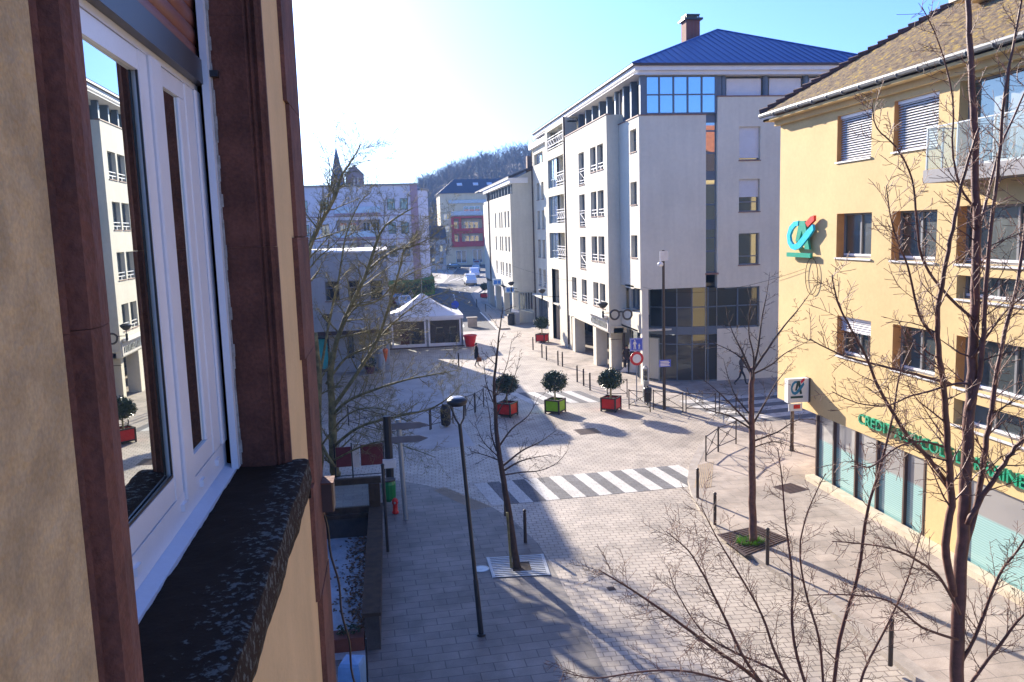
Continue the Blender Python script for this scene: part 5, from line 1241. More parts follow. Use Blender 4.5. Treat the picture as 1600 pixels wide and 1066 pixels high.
# planters
def planter(name, lab, g, col, s=.74, rz=R(45+8), hgt=.68, crown=.62, seed=1):
    t = thing('planter', lab, 'planter', (0, 0, 0), 'square planters with ball shaped evergreen trees')
    mb = MB(); h = s/2*1.0
    for sx in (-1, 1):
        for sy in (-1, 1): mb.box(sx*h-.035, sx*h+.035, sy*h-.035, sy*h+.035, 0, hgt+.02)
    for s_ in (-1, 1):
        for z in (.08, hgt-.05): mb.box(-h+.035, h-.035, s_*h-.03, s_*h+.03, z, z+.06); mb.box(s_*h-.03, s_*h+.03, -h+.035, h-.035, z, z+.06)
    mb.build('frame', m_bollard, t)
    mb = MB(); q = h-.012
    for s_ in (-1, 1): mb.box(-h+.03, h-.03, s_*q-.008, s_*q+.008, .14, hgt-.045); mb.box(s_*q-.008, s_*q+.008, -h+.03, h-.03, .14, hgt-.045)
    mb.build('panel', col, t)
    mb = MB(); mb.box(-h+.03, h-.03, -h+.03, h-.03, .12, hgt-.09); mb.build('soil', m_soil, t)
    rg = random.Random(seed)
    mb = MB(); mb.tube([(0, 0, hgt-.1), (.02, .01, hgt+.35), (0, 0, hgt+1.0)], [.05, .04, .03], 7)
    for i in range(7):
        a = i*.9; mb.tube([(0, 0, hgt+.45), (math.cos(a)*.35, math.sin(a)*.35, hgt+.75+.1*math.sin(i))], [.02, .01], 4)
    mb.build('trunk', m_barkmoss, t)
    mb = MB(); cz = hgt+.45+crown*.72; ax_ = rg.uniform(.92, 1.06); az_ = rg.uniform(.78, .9); leaves(mb, (0, 0, cz), crown*.93, 2300, .062, rg, (ax_, 1, az_), .30)
    for q in range(7):
        a = rg.uniform(0, 6.28); e = rg.uniform(-.4, 1.1); rr_ = crown*.66
        leaves(mb, (math.cos(a)*math.cos(e)*rr_*ax_, math.sin(a)*math.cos(e)*rr_, cz+math.sin(e)*rr_*az_), crown*rg.uniform(.30, .42), 150, .06, rg, (1, 1, 1), .3)
    leaves(mb, (0, 0, cz), crown*1.1, 170, .062, rg, (ax_, 1.0, az_), .85)
    mb.build('crown', m_laurel, t, fix=False)
    t.location = (g.x, g.y, 0); t.rotation_euler = (0, 0, rz); return t
def ctr(px, py): g = G(px, py); return Vector((g.x, g.y+.5, 0))
planter('planter', 'lime green square planter with dark ball tree, between the two red ones', ctr(871, 648), m_green, seed=2)
planter('planter', 'bright red square planter with ball tree, nearest the pedestrian sign', ctr(959, 644.5), m_red, seed=3)
planter('planter', 'red square planter with ball tree standing in the shade left of the green one', ctr(795, 653), m_red, seed=4)
planter('planter', 'red square planter with ball tree further back by the yellow-marked pillar', ctr(849, 536), m_red, seed=5)
planter('planter', 'distant red planter with ball tree in the shade beside the far road', G(758, 466), m_red, s=.9, seed=6)
# red flower pot by the tent
t = thing('flower_pot', 'big round red plastic pot beside the white tent', 'flower pot', G(735, 541))
mb = MB(); c = G(735, 541); mb.lathe(c, [(.34, 0), (.36, .05), (.50, .78), (.55, .80), (.56, .90), (.50, .90), (.46, .80), (.0001, .78)], 20); mb.build('pot', flat('red_plastic', (215, 30, 40), .4), t)
mb = MB(); mb.lathe(c+Vector((0, 0, .775)), [(.45, 0), (.44, .03), (.0001, .05)], 14); mb.build('soil', m_soil, t)

# grates
def grate(name, lab, a, b, c, d, z, m, nb=14):
    mb = MB(); a, b, c, d = [Vector((p.x, p.y, z)) for p in (a, b, c, d)]
    ctrp = (a+b+c+d)/4
    for i in range(nb):
        t0, t1 = (i+.18)/nb, (i+.78)/nb
        p, q, r, s = a.lerp(d, t0), b.lerp(c, t0), b.lerp(c, t1), a.lerp(d, t1)
        if .36 < (t0+t1)/2 < .72: 
            mb.extr([p, p.lerp(q, .38), s.lerp(r, .38), s], (0, 0, .02)); mb.extr([p.lerp(q, .72), q, r, s.lerp(r, .72)], (0, 0, .02))
        else: mb.extr([p, q, r, s], (0, 0, .02))
    for e0, e1 in ((a, d), (b, c)):
        u = (b-a).normalized()*.04; mb.extr([e0-u, e0+u, e1+u, e1-u], (0, 0, .022))
    t = thing(name, lab, 'grate', (ctrp.x, ctrp.y, 0)); mb.build('bars', m, t)
    mb = MB(); mb.extr([a.lerp(b, .02), b.lerp(a, .02), c.lerp(d, .02), d.lerp(c, .02)], (0, 0, -.0)) if False else mb.quad(*[p-Vector((0, 0, .001)) for p in (a, b, c, d)])
    mb.build('pit', m_soil, t, fix=False); return t
grate('tree_grate', 'pale striped square grate around the slim leaning tree', G(762, 872), G(847, 867), G(858, 900), G(772, 904), .008, mat('pale_galvanised', (.32, .34, .36), .45, .08, 6, metal=.2), 12)
grate('tree_grate', 'dark square grate around the slim tree on the right pavement', G(1122, 842), G(1180, 829), G(1232, 850), G(1166, 876), .128, m_pipe, 14)
mb = MB(); rng = random.Random(2); g = g1
for i in range(260):
    a = rng.uniform(0, 6.28); r = .14+rng.random()*.24; p = Vector((g.x+math.cos(a)*r-.1, g.y+math.sin(a)*r*.8, .14)); h = rng.uniform(.05, .16)
    d = Vector((math.cos(a)*.1, math.sin(a)*.1, h)); mb.add([p-Vector((.012, 0, 0)), p+Vector((.012, 0, 0)), p+d], [(0, 1, 2)])
tag(mb.build('grass_tuft', leafmat('fresh_grass', (.10, .26, .02), (.25, .45, .05), .6), fix=False), 'tuft of bright grass at the foot of the slim tree on the pavement', 'grass', kind='stuff')

# ------------------------------------------------------------------ street furniture
def bollard_proto(h=1.0):
    t = thing('bollard', '', 'bollard', (0, 0, 0))
    mb = MB(); mb.lathe((0, 0, 0), [(.048, 0), (.048, h-.10)], 12); mb.build('post', m_bollard, t)
    mb = MB(); mb.lathe((0, 0, h-.10), [(.034, 0), (.034, .02), (.05, .035), (.054, .06), (.045, .085), (.02, .1), (.0001, .102)], 12); mb.build('cap', m_bollard, t, smooth=True)
    return t
bp = bollard_proto(); GB = 'bollards along the street'
BL = [((1090, 778), .12, 'dark bollard on the curved kerb nearest the crossing'), ((1117, 820), .12, 'dark bollard on the curved kerb, second from the crossing'), ((821, 848), 0, 'dark bollard in the shade beside the slim leaning tree'),
 ((790, 806), 0, 'dark bollard half hidden behind the slim leaning tree'), ((1199, 882), .12, 'dark bollard behind the foreground twigs, just past the dark tree grate'), ((1391, 1040), .12, 'dark bollard low between the foreground stems near the bank glass'),
 ((833, 547), 0, 'thin bollard farthest along the arcade, beside the far red planter'), ((847, 559), 0, 'thin bollard left one of the close pair before the yellow-marked pillar'), ((854, 563), 0, 'thin bollard right one of the close pair before the yellow-marked pillar'),
 ((872, 571), 0, 'thin bollard directly above the green planter tree, left one'), ((879, 573), 0, 'thin bollard directly above the green planter tree, right one'),
 ((902, 597), 0, 'thin bollard nearest the green planter in the row of three before the arcade'), ((912, 603), 0, 'middle thin bollard in the row of three before the arcade'), ((922, 610), 0, 'thin bollard nearest the red planter in the row of three before the arcade'),
 ((759, 489), 0, 'lone thin bollard at the edge of the far road'), ((745, 480), 0, 'thin bollard standing in the shade of the far road'), ((717, 575), 0, 'thin dark bollard on the plaza between tent and barriers')]
for i, ((px, py), z, lab) in enumerate(BL):
    o = bp if i == 0 else dup(bp)
    o.location = G(px, py, z); o['label'] = lab; o['group'] = GB
# crowd barriers with St Andrew crosses
def barrier(lab, a, b, z0=0., n=1, h=.95, grp='cross braced pedestrian barriers'):
    a = Vector((a[0], a[1], z0)); b = Vector((b[0], b[1], z0)); t = thing('barrier', lab, 'barrier', a, grp)
    L_ = (b-a).length; u = (b-a).normalized()
    for k in range(2):
        mb = MB(); p = a if k == 0 else b; mb.tube([p, p+UZ*(h+.05)], .028, 8); mb.build('post', m_bollard, t)
    mb = MB(); mb.tube([a+UZ*h, b+UZ*h], .02, 6); mb.tube([a+UZ*.22, b+UZ*.22], .018, 6); mb.build('rail', m_bollard, t)
    mb = MB()
    mb.tube([a+UZ*.22, b+UZ*h], .013, 5); mb.tube([a+UZ*h, b+UZ*.22], .013, 5)
    m_ = (a+b)/2+UZ*(.22+h)/2; n_ = Vector((-u.y, u.x, 0))
    mb.tube([m_+(u*math.cos(i*.628)+UZ*math.sin(i*.628))*.08 for i in range(11)], .012, 5); mb.build('cross_brace', m_bollard, t)
    return t
g = lambda x, y: G(x, y)
def bar2(lab, p, q, z0=0.):
    a, b = G(*p, z0), G(*q, z0); barrier(lab, a, b, z0)
bar2('barrier nearest the round road sign, behind the bright red planter', (949, 622), (980, 621)); bar2('barrier directly right of the bright red planter', (983, 639), (1016, 644)); bar2('barrier just right of the tall camera pole', (1021, 640), (1067, 645)); bar2('barrier between tall camera pole and slim tree', (1072, 645), (1118, 646))
bar2('barrier in the shade behind the slim tree', (1124, 645), (1150, 648)); 
bar2('barrier at the start of the curved kerb by the crossing', (1103, 721), (1122, 706), .12); bar2('second barrier along the curved kerb, right of the first', (1122.5, 706), (1150, 694), .12)
bar2('barrier under the branches of the left tree, farthest left', (545, 665), (600, 680)); bar2('barrier left of the leaning lamp, under the twigs', (606, 683), (672, 672)); bar2('barrier right next to the dark round litter bin', (674, 671), (708, 662)); bar2('barrier in deep shade left of the first red planter', (728, 650), (742, 645)); bar2('short barrier closest to the first red planter', (743, 644), (756, 636))

# leaning street lamp in front
g = G(752, 993); t = thing('street_lamp', 'tall black street lamp leaning slightly, with flat disc head, beside the striped grate', 'street lamp', g)
top = PY(716, 640, 17.6); mb = MB(); mb.tube([g, g.lerp(top, .25), g.lerp(top, .255), g.lerp(top, .94)], [.062, .055, .046, .040], 12); mb.tube([g, g+UZ*.05], .10, 12)
mb.build('pole', m_darkmetal, t, smooth=False)
hc = PY(714, 626, 17.6)
mb = MB(); fk = g.lerp(top, .93)
for s_ in (-1, 1): mb.tube([fk, fk+Vector((s_*.09, 0, .16)), hc+Vector((s_*.15, 0, -.10))], .022, 7)
mb.build('fork', m_darkmetal, t)
mb = MB(); mb.lathe(hc+Vector((0, 0, -.12)), [(.12, 0), (.19, .03), (.225, .08), (.225, .12), (.19, .16), (.10, .19), (.0001, .195)], 24); mb.build('lamp_head', m_darkmetal, t, smooth=True)
mb = MB(); mb.lathe(hc+Vector((0, 0, .06)), [(.16, 0), (.12, .025), (.0001, .035)], 20); mb.build('lamp_top', mat('pale_cap', (.30, .32, .34), .4), t)
# tall camera pole
g = G(1038, 640); t = thing('camera_pole', 'tall dark brown pole with white camera on top, by the glass corner', 'pole', g)
zt = PY(1036, 391, g.y).z; mb = MB(); mb.tube([g, g+UZ*(zt-.0)], [.085, .065], 10); mb.build('pole', m_bollard, t)
mb = MB(); mb.box(g.x-.20, g.x+.22, g.y-.10, g.y-.06, zt-.52, zt-.04); mb.build('antenna_panel', mat('grey_white_plastic', (.5, .54, .62), .4), t)
mb = MB(); c = Vector((g.x-.18, g.y-.1, zt-.78)); mb.lathe(c, [(.08, 0), (.13, .06), (.14, .14), (.10, .2), (.02, .22)], 14); mb.tube([c+UZ*.2, c+UZ*.3, Vector((g.x, g.y, zt-.5))], .03, 6); mb.build('camera', m_rail, t, smooth=True)
s = thing('road_sign', 'small blue plate with white lines on the tall camera pole', 'sign', (g.x, g.y-.12, 2))
p0, p1 = PY(1030, 574, g.y-.12), PY(1048, 562, g.y-.12)
mb = MB(); mb.box(p0.x, p1.x, g.y-.13, g.y-.10, p0.z, p1.z); mb.build('plate', flat('sign_blue', (20, 70, 190), .35), s)
mb = MB(); w = p1.x-p0.x; hh = p1.z-p0.z
for i in range(4): mb.box(p0.x+w*.1, p1.x-w*(.1+.08*(i % 2)), g.y-.134, g.y-.1302, p0.z+hh*(.14+.2*i), p0.z+hh*(.24+.2*i))
mb.build('white_print', m_rail, s)
# sign post: pedestrian zone and no vehicles
g = G(995, 628); sp2 = thing('sign_post', 'thin grey sign post by the arcade with square blue and round red signs', 'sign post', g)
mb = MB(); mb.tube([g, g+UZ*3.2], .03, 8); mb.build('post', m_alu, sp2)
s = thing('road_sign', 'square blue pedestrian zone sign with white adult and child', 'sign', (g.x, g.y-.05, 2.9)); yy = g.y-.06
p0, p1 = PY(984.5, 549, yy), PY(1004.5, 528, yy); mb = MB(); mb.box(p0.x, p1.x, yy-.015, yy+.01, p0.z, p1.z); mb.build('plate', MATS['sign_blue'], s)
w, hh = p1.x-p0.x, p1.z-p0.z; mb = MB(); fx = lambda u: p0.x+w*u; fz = lambda v: p0.z+hh*v
def fig(cx_, base, sc):
    def e(pts): mb.extr([(fx(cx_+x*sc), yy-.0152, fz(base+z*sc)) for x, z in pts], (0, -.004, 0))
    e([(.07*math.cos(a*.785), .88+.07*math.sin(a*.785)) for a in range(8)])
    e([(-.10, .78), (.10, .78), (.09, .42), (-.09, .42)]); e([(-.09, .42), (0, .42), (-.05, 0), (-.13, 0)]); e([(.0, .42), (.09, .42), (.13, 0), (.05, 0)]); e([(-.10, .78), (-.2, .5), (-.15, .48), (-.07, .65)]); e([(.10, .78), (.2, .5), (.15, .48), (.07, .65)])
fig(.36, .14, .78); fig(.70, .14, .46)
for a, b, c, d in ((.04, .96, .93, .96), (.04, .96, .04, .07), (.04, .07, .07, .93), (.93, .96, .07, .93)): mb.box(fx(a), fx(b), yy-.019, yy-.0152, fz(c), fz(d))
mb.build('pictogram', m_rail, s)
s = thing('road_sign', 'round red ringed sign with white centre on the thin grey post', 'sign', (g.x, g.y-.05, 2.4))
c = PY(995, 560.5, yy); r = (PY(1005.5, 560, yy).x-PY(984.5, 560, yy).x)/2
def disc(mb, c, r, d0, d1, n=28): mb.extr([(c.x+r*math.cos(2*math.pi*i/n), c.y+d0, c.z+r*math.sin(2*math.pi*i/n)) for i in range(n)], (0, d1-d0, 0))
mb = MB(); disc(mb, c, r, -.012, .01); mb.build('red_ring', flat('sign_red', (205, 25, 40), .4), s)
mb = MB(); disc(mb, c, r*.64, -.016, -.0122); mb.build('white_disc', m_rail, s)
# ticket machine / totem near the post
g = G(1009, 628); t = thing('access_terminal', 'slim silver access terminal with rounded top behind the barriers', 'terminal', g)
mb = MB(); mb.box(g.x-.13, g.x+.13, g.y-.1, g.y+.1, 0, 1.1); mb.build('body', m_alu, t)
mb = MB(); mb.tube([(g.x-.12, g.y, 1.1), (g.x-.12, g.y, 1.75), (g.x-.05, g.y, 1.86), (g.x+.05, g.y, 1.86), (g.x+.12, g.y, 1.75), (g.x+.12, g.y, 1.1)], .03, 7); mb.build('hoop', m_alu, t)
mb = MB(); mb.box(g.x-.08, g.x+.08, g.y-.03, g.y+.03, 1.12, 1.72); mb.build('screen', m_glass, t)
g = G(1012, 632); t = thing('litter_bin', 'small black litter bin beside the silver access terminal', 'bin', g)
mb = MB(); mb.lathe(g, [(.10, .12), (.2, .18), (.22, .82), (.18, .88)], 14); mb.build('basket', m_darkmetal, t); mb = MB(); mb.tube([g, g+UZ*.95], .04, 7); mb.build('post', m_darkmetal, t)
g = G(697, 667); t = thing('litter_bin', 'dark round litter bin in the shade at the left barriers', 'bin', g)
mb = MB(); mb.lathe(g, [(.12, .05), (.22, .12), (.25, .75), (.22, .9), (.15, 1.0)], 16); mb.build('basket', m_darkmetal, t); mb = MB(); mb.lathe(g+UZ*1.0, [(.18, 0), (.15, .08), (.02, .11)], 14); mb.build('lid', m_bollard, t)
g = G(799, 508); t = thing('litter_bin', 'black litter bin at the foot of the arcade corner pillar', 'bin', g)
mb = MB(); mb.lathe(g, [(.3, 0), (.34, .1), (.36, .95), (.3, 1.05), (.05, 1.1)], 14); mb.build('basket', m_darkmetal, t); mb = MB(); mb.lathe(g+UZ*1.1, [(.36, 0), (.36, .05), (.05, .09)], 14); mb.build('lid', m_darkmetal, t)
g = G(805, 507); t = thing('utility_cabinet', 'pale grey utility cabinet wrapped round the arcade corner pillar', 'cabinet', g)
mb = MB(); mb.prism([(g.x-.35, g.y), (g.x+.4, g.y-.2), (g.x+.55, g.y+.5), (g.x-.2, g.y+.8)], 0, [1.25, 1.15, 1.3, 1.45]); mb.build('body', mat('cabinet_grey', (.42, .43, .46), .6), t)
mb = MB(); mb.box(g.x-.2, g.x+.2, g.y-.12, g.y-.08, .3, .9); mb.build('door', m_alu, t)
# bank corner sign post
g = G(1237, 709); t = thing('corner_post', 'brown post standing at the undercut corner of the bank', 'post', g)
mb = MB(); mb.tube([g, (g.x, g.y, 2.44)], .07, 10); mb.tube([g, g+UZ*.3], .085, 10); mb.build('post', m_pipe, t); mb = MB(); mb.box(g.x-.1, g.x+.1, g.y-.1, g.y+.1, 0.121, .14); mb.build('base_plate', m_darkmetal, t)
# wall lamps on the arcades
def wall_lamp(lab, p, wallx):
    t = thing('wall_lamp', lab, 'lamp', p, 'lantern lamps on the arcade walls')
    mb = MB(); mb.tube([(wallx, p.y, p.z-.45), (p.x, p.y, p.z-.45), (p.x, p.y, p.z-.15)], .025, 6); mb.build('bracket', m_darkmetal, t)
    mb = MB(); mb.lathe(p+UZ*(-.15), [(.05, 0), (.16, .05), (.30, .22), (.32, .30), (.18, .38), (.02, .40)], 14); mb.build('lantern', m_darkmetal, t)
    mb = MB(); mb.lathe(p+UZ*(-.75), [(.03, 0), (.07, .1), (.06, .35), (.09, .42)], 8); mb.build('finial', m_darkmetal, t)
wall_lamp('black wall lamp above the white shop sign nearest us', PX(942, 478, 12.6), X2); wall_lamp('black wall lamp on the middle pale wall, between near and far lamps', PX(847, 456, 12.3), 14); wall_lamp('black wall lamp farthest away, over the blue shop sign', PX(798.5, 444, 11.2), CX_)
g = PY(512, 530, 52); wall_lamp('black wall lamp under the low building behind the tree', PY(511, 497, 53.0), -4.2)
# shop signs
t = thing('shop_sign', 'long pale shop sign with white light rail over the near arcade', 'sign', (X2, 51, 3.4))
mb = MB(); mb.obox(OB(X2), UY, NX, 49.1, 53.6, .005, .05, 2.62, 3.35); mb.build('panel', mat('sign_cream', (.60, .57, .52), .6), t)
mb = MB(); mb.obox(OB(X2), UY, NX, 49.3, 54.0, .05, .32, 3.45, 3.62); mb.build('light_rail', m_rail, t)
mb = MB(); rg = random.Random(6); y = 49.4
while y < 53.2: w = rg.uniform(.1, .22); mb.obox(OB(X2), UY, NX, y, y+w*.35, .05, .075, 2.78, 3.15); mb.obox(OB(X2), UY, NX, y, y+w, .05, .075, 2.78+.3*(rg.random() > .5), 2.86+.3*(rg.random() > .5)+.01); y += w+.1
mb.build('letters', m_alu, t)
t = thing('spectacles_sign', 'oversized dark spectacles sign hanging at the arcade corner', 'sign', PX(992, 495, 13.2))
mb = MB(); p = PX(988, 498, 13.0); r = .27
for k, cxk in enumerate((-.34, .34)):
    mb.tube([(p.x+cxk+.28*math.cos(a*.3927)*(1 if math.sin(a*.3927) > 0 else .9), 45.9-.25*k, p.z+.27*math.sin(a*.3927)) for a in range(17)], .055, 6)
mb.tube([(p.x-.08, 45.8, p.z+.18), (p.x+.08, 45.7, p.z+.18)], .05, 6); mb.build('rims', m_darkmetal, t)
mb = MB(); mb.tube([(p.x+.6, 45.6, p.z+.22), (p.x+1.4, 45.6, p.z+.28)], .035, 6); mb.build('arm', m_darkmetal, t)
for (lab, pxy, X0, w, h, m_) in (('blue and white hanging shop sign on the far arcade', (796, 453), 11.3, .95, .55, 'sign_blue2'), ('pale blue hanging shop sign at the far end of the arcade', (776, 441), 11.2, 1.0, .7, 'sign_pale')):
    p = PX(*pxy, X0); t = thing('hanging_sign', lab, 'sign', p)
    mb = MB(); mb.box(p.x-w*.4, p.x+w*.5, p.y-.1, p.y+.1, p.z-h/2, p.z+h/2); mb.build('panel', flat('sign_palegrey', (175, 195, 215), .4), t)
    mb = MB(); mb.box(p.x-w*.3, p.x+w*.05, p.y-.12, p.y-.102, p.z-h*.3, p.z+h*.3); mb.box(p.x+w*.12, p.x+w*.4, p.y-.12, p.y-.102, p.z-h*.25, p.z+h*.25); mb.build('mark', flat('sign_blue2', (20, 110, 200), .4), t)
mb = MB(); mb.box(X2-.025, X2-.002, 58.75, 59.3, 1.2, 2.1)
def poster(lab, x, y, w, z0, z1, m, m2=None):
    t = thing('poster', lab, 'poster', (x, y, z0)); mb = MB(); mb.box(x, x+w, y-.03, y-.003, z0, z1); mb.build('sheet', m, t)
    mb = MB(); mb.box(x+w*.15, x+w*.85, y-.035, y-.0301, z0+(z1-z0)*.2, z0+(z1-z0)*.35); mb.build('print', m2 or m_darkmetal, t)
poster('yellow poster with dark print on the arcade pillar', X2+.12, 61.6, .55, 1.85, 2.75, flat('poster_yellow', (240, 210, 30))); poster('dark plate above the yellow poster on the pillar', X2+.15, 61.6, .5, 2.8, 3.05, m_darkmetal, m_alu); poster('small blue poster under the yellow one on the pillar', X2+.15, 61.6, .5, .9, 1.45, flat('poster_blue', (60, 80, 160)), m_rail)
mb = MB(); mb.box(X2+.1, X2+.75, 61.6, 62.3, 0, 5.8); mb.build('pillar', m_whiteC, W); mb = MB(); mb.box(X2+.02, X2+.6, 66.8, 67.5, 0, 5.8); mb.build('pillar', m_whiteC, W)
# white slanted canvas in the arcade
t = tag(MB().add([(13.9, 49.4, .05), (15.6, 47.9, .05), (15.6, 47.9, 2.2), (13.92, 49.43, .05), (15.62, 47.93, .05), (15.62, 47.93, 2.2)], [(0, 1, 2), (3, 5, 4), (0, 2, 5, 3)]).build('canvas_banner', m_rail), 'white triangular canvas leaning in the arcade by the shop window', 'banner')
t = thing('added_screen', 'tall white translucent screen added for the bright panes of the curved corner glass', 'screen', (14.9, 46.3, 0))  # added screen, stands in for sunlit brightness in the corner panes
m_tr = bpy.data.materials.new('translucent_film'); m_tr.use_nodes = True; n = m_tr.node_tree; tl = n.nodes.new('ShaderNodeBsdfTranslucent'); tl.inputs[0].default_value = (.9, .9, .88, 1); ms_ = n.nodes.new('ShaderNodeMixShader'); ms_.inputs[0].default_value = .75
n.nodes['Principled BSDF'].inputs['Base Color'].default_value = (.8, .8, .78, 1); n.links.new(n.nodes['Principled BSDF'].outputs[0], ms_.inputs[1]); n.links.new(tl.outputs[0], ms_.inputs[2]); n.links.new(ms_.outputs[0], n.nodes['Material Output'].inputs['Surface'])
a_, b_ = Vector((14.42, 47.0, 0)), Vector((15.25, 45.75, 0)); u_ = (b_-a_).normalized(); n_ = Vector((u_.y, -u_.x, 0)); l_ = (b_-a_).length
mb = MB(); mb.obox(a_, u_, n_, .05, l_-.05, 0, .003, .12, 2.5); mb.build('film', m_tr, t)
mb = MB(); mb.obox(a_, u_, n_, 0, .05, -.02, .03, 0, 2.55); mb.obox(a_, u_, n_, l_-.05, l_, -.02, .03, 0, 2.55); mb.obox(a_, u_, n_, .05, l_-.05, -.02, .03, 2.5, 2.55); mb.obox(a_, u_, n_, l_*.5-.02, l_*.5+.02, -.02, .028, .12, 2.5); mb.build('frame', m_alu, t)

# white tent
TL, TR, BK = G(626, 543), G(726, 541), 4.2
tn = thing('tent', 'white pavilion tent with clear plastic windows in the middle of the square', 'tent', (3, 68, 0))
x0, x1, y0, y1 = -.2, 5.5, 65.3, 69.8
mb = MB()
for x in (x0, 2.7, x1):
    for y in (y0, y1): mb.box(x-.04, x+.04, y-.04, y+.04, 0, 2.35)
mb.build('frame', m_alu, tn)
mb = MB(); ap = [(x0+2.2, (y0+y1)/2+.2, 4.2), (x1-2.9, (y0+y1)/2+.2, 4.2)]; N = 10
def tentz(x, y):
    ax, ay = 2.5, (y0+y1)/2+.2
    d = max(abs(x-ax)/((x1-x0)/2+.1), abs(y-ay)/((y1-y0)/2+.2)); d = min(1, d); return 2.45+1.75*(1-d)**1.35
gx2 = [x0-.1+(x1-x0+.2)*i/24 for i in range(25)]; gy2 = [y0-.1+(y1-y0+.2)*j/20 for j in range(21)]
mb.add([(x, y, tentz(x, y)) for y in gy2 for x in gx2], [(j*25+i, j*25+i+1, (j+1)*25+i+1, (j+1)*25+i) for j in range(20) for i in range(24)])
m_tent = mat('tent_canvas', (.72, .72, .76), .7, .04, 2)
rt = mb.build('roof', m_tent, tn, smooth=False)
mb = MB()
for (a, b) in (((x0-.1, y0-.1), (x1+.1, y0-.1)), ((x1+.1, y0-.1), (x1+.1, y1+.1)), ((x0-.1, y1+.1), (x1+.1, y1+.1)), ((x0-.1, y0-.1), (x0-.1, y1+.1))):
    a, b = Vector(a+(0,)), Vector(b+(0,)); k = 14; pts = []
    for i in range(k+1):
        p = a.lerp(b, i/k); z = 2.18+.05*abs(math.sin(i*1.57)); pts += [(p.x, p.y, 2.47), (p.x, p.y, z)]
    mb.add(pts, [(i*2, i*2+2, i*2+3, i*2+1) for i in range(k)])
mb.build('valance', m_tent, tn)
mb = MB()
mb.tube([(2.5, 67.75, 4.1), (2.5, 67.75, 5.4)], .025, 5); mb.build('mast', m_alu, rt)
fr, pn = MB(), MB()
for (xa, xb) in ((x0+.1, 2.62), (2.78, x1-.1)):
    fr.box(xa, xb, y0-.02, y0, 0.05, .30); fr.box(xa, xb, y0-.02, y0, 2.1, 2.4); fr.box(xa, xa+.14, y0-.02, y0, .3, 2.1); fr.box(xb-.14, xb, y0-.02, y0, .3, 2.1)
    pn.quad((xa+.1, y0-.01, .3), (xb-.1, y0-.01, .3), (xb-.1, y0-.01, 2.1), (xa+.1, y0-.01, 2.1))
sw = fr.build('side_wall', m_tent, tn); pn.build('window_sheet', m_tentwin, sw, fix=False)
mb = MB(); mb.quad((x0, y1, 0), (x1, y1, 0), (x1, y1, 2.4), (x0, y1, 2.4)); mb.quad((x1, y0, 0), (x1, y1, 0), (x1, y1, 2.4), (x1, y0, 2.4)); mb.build('back_wall', mat('brown_canvas', (.15, .11, .10), .8), tn)
mb = MB(); mb.box(x0-.1, x1+.1, y0-.35, y0-.04, 0, .06); mb.build('edge_mat', m_pipe, tn)
rg = random.Random(12)
for i, (x, c, lab) in enumerate(((.6, (90, 30, 25), 'stacked dark red crate'), (1.5, (40, 45, 50), 'dark crate'), (3.4, (60, 45, 30), 'brown crate'), (4.5, (35, 45, 40), 'dark green crate'))):
    mb = MB(); mb.box(x, x+.7, 66.3, 67, .0, .9); mb.box(x+.1, x+.62, 66.35, 66.9, .9, 1.35)
    tag(mb.build('crate', flat('crate%d' % i, c, .8)), lab+' inside the white tent', 'crate')
g = G(731, 512); t = thing('stone_block', 'pale stone block standing right behind the tent', 'block', g); mb = MB(); mb.prism([(g.x, g.y), (g.x+.9, g.y), (g.x+.85, g.y+.6), (g.x+.05, g.y+.6)], 0, .85); mb.build('body', m_walk, t); mb = MB(); mb.box(g.x-.05, g.x+.95, g.y-.05, g.y+.65, .85, .95); mb.build('cap', m_kerb, t)
# orange pennant
t = thing('cone_sign', 'small orange cone shaped sign hanging left of the tent', 'sign', PY(603, 552, 52)); c = PY(603, 566, 52)
mb = MB(); mb.lathe(c, [(.01, 0), (.10, .35), (.17, .75), (.13, .85), (.02, .88)], 12); mb.build('cone', flat('orange_cone', (230, 110, 50), .5), t); mb = MB(); mb.tube([(c.x, c.y, c.z+.85), (c.x, c.y, 2.95)], .02, 5); mb.build('cord', m_darkmetal, t)
g = G(588, 583); mb = MB(); leaves(mb, (g.x-.4, g.y, .7), .45, 260, .08, random.Random(8)); t = thing('potted_shrub', 'dark shrub in a purple pot under the low building', 'plant', (g.x-.4, g.y, 0)); mb.build('foliage', m_laurel, t, fix=False); mb = MB(); mb.lathe((g.x-.4, g.y, 0), [(.22, 0), (.32, .4), (.34, .45), (.02, .44)], 12); mb.build('pot', flat('purple_pot', (90, 40, 80), .5), t)

# left foreground: posts, direction sign, ramp enclosure
g = G(611, 775); t = thing('thick_post', 'thick black post behind the green bin bag', 'post', g); z = PY(609, 650, g.y).z; mb = MB(); mb.tube([g, g+UZ*z], .14, 10); mb.build('post', m_darkmetal, t); mb = MB(); mb.box(g.x-.22, g.x+.22, g.y-.22, g.y-.1, 1.05, 1.35); mb.build('white_plate', m_rail, t)
g = G(634, 812); t = thing('direction_sign', 'grey pole carrying two grey arrow boards seen from behind', 'direction sign', g); z = PY(628, 655, g.y).z; mb = MB(); mb.tube([g, g+Vector((-.08, 0, z))], .075, 12); mb.build('pole', m_alu, t)
for (ya, yb_) in ((659, 672), (680, 693)):
    p0, p1 = PY(612, yb_, g.y-.1), PY(655, ya, g.y-.1); zm = (p0.z+p1.z)/2
    mb = MB(); mb.extr([(p0.x, g.y-.12, p0.z), (p1.x, g.y-.12, p0.z), (p1.x+.28, g.y-.12, zm), (p1.x, g.y-.12, p1.z), (p0.x, g.y-.12, p1.z)], (0, .04, 0)); mb.build('arrow_board', mat('back_of_sign', (.16, .15, .16), .5), t)
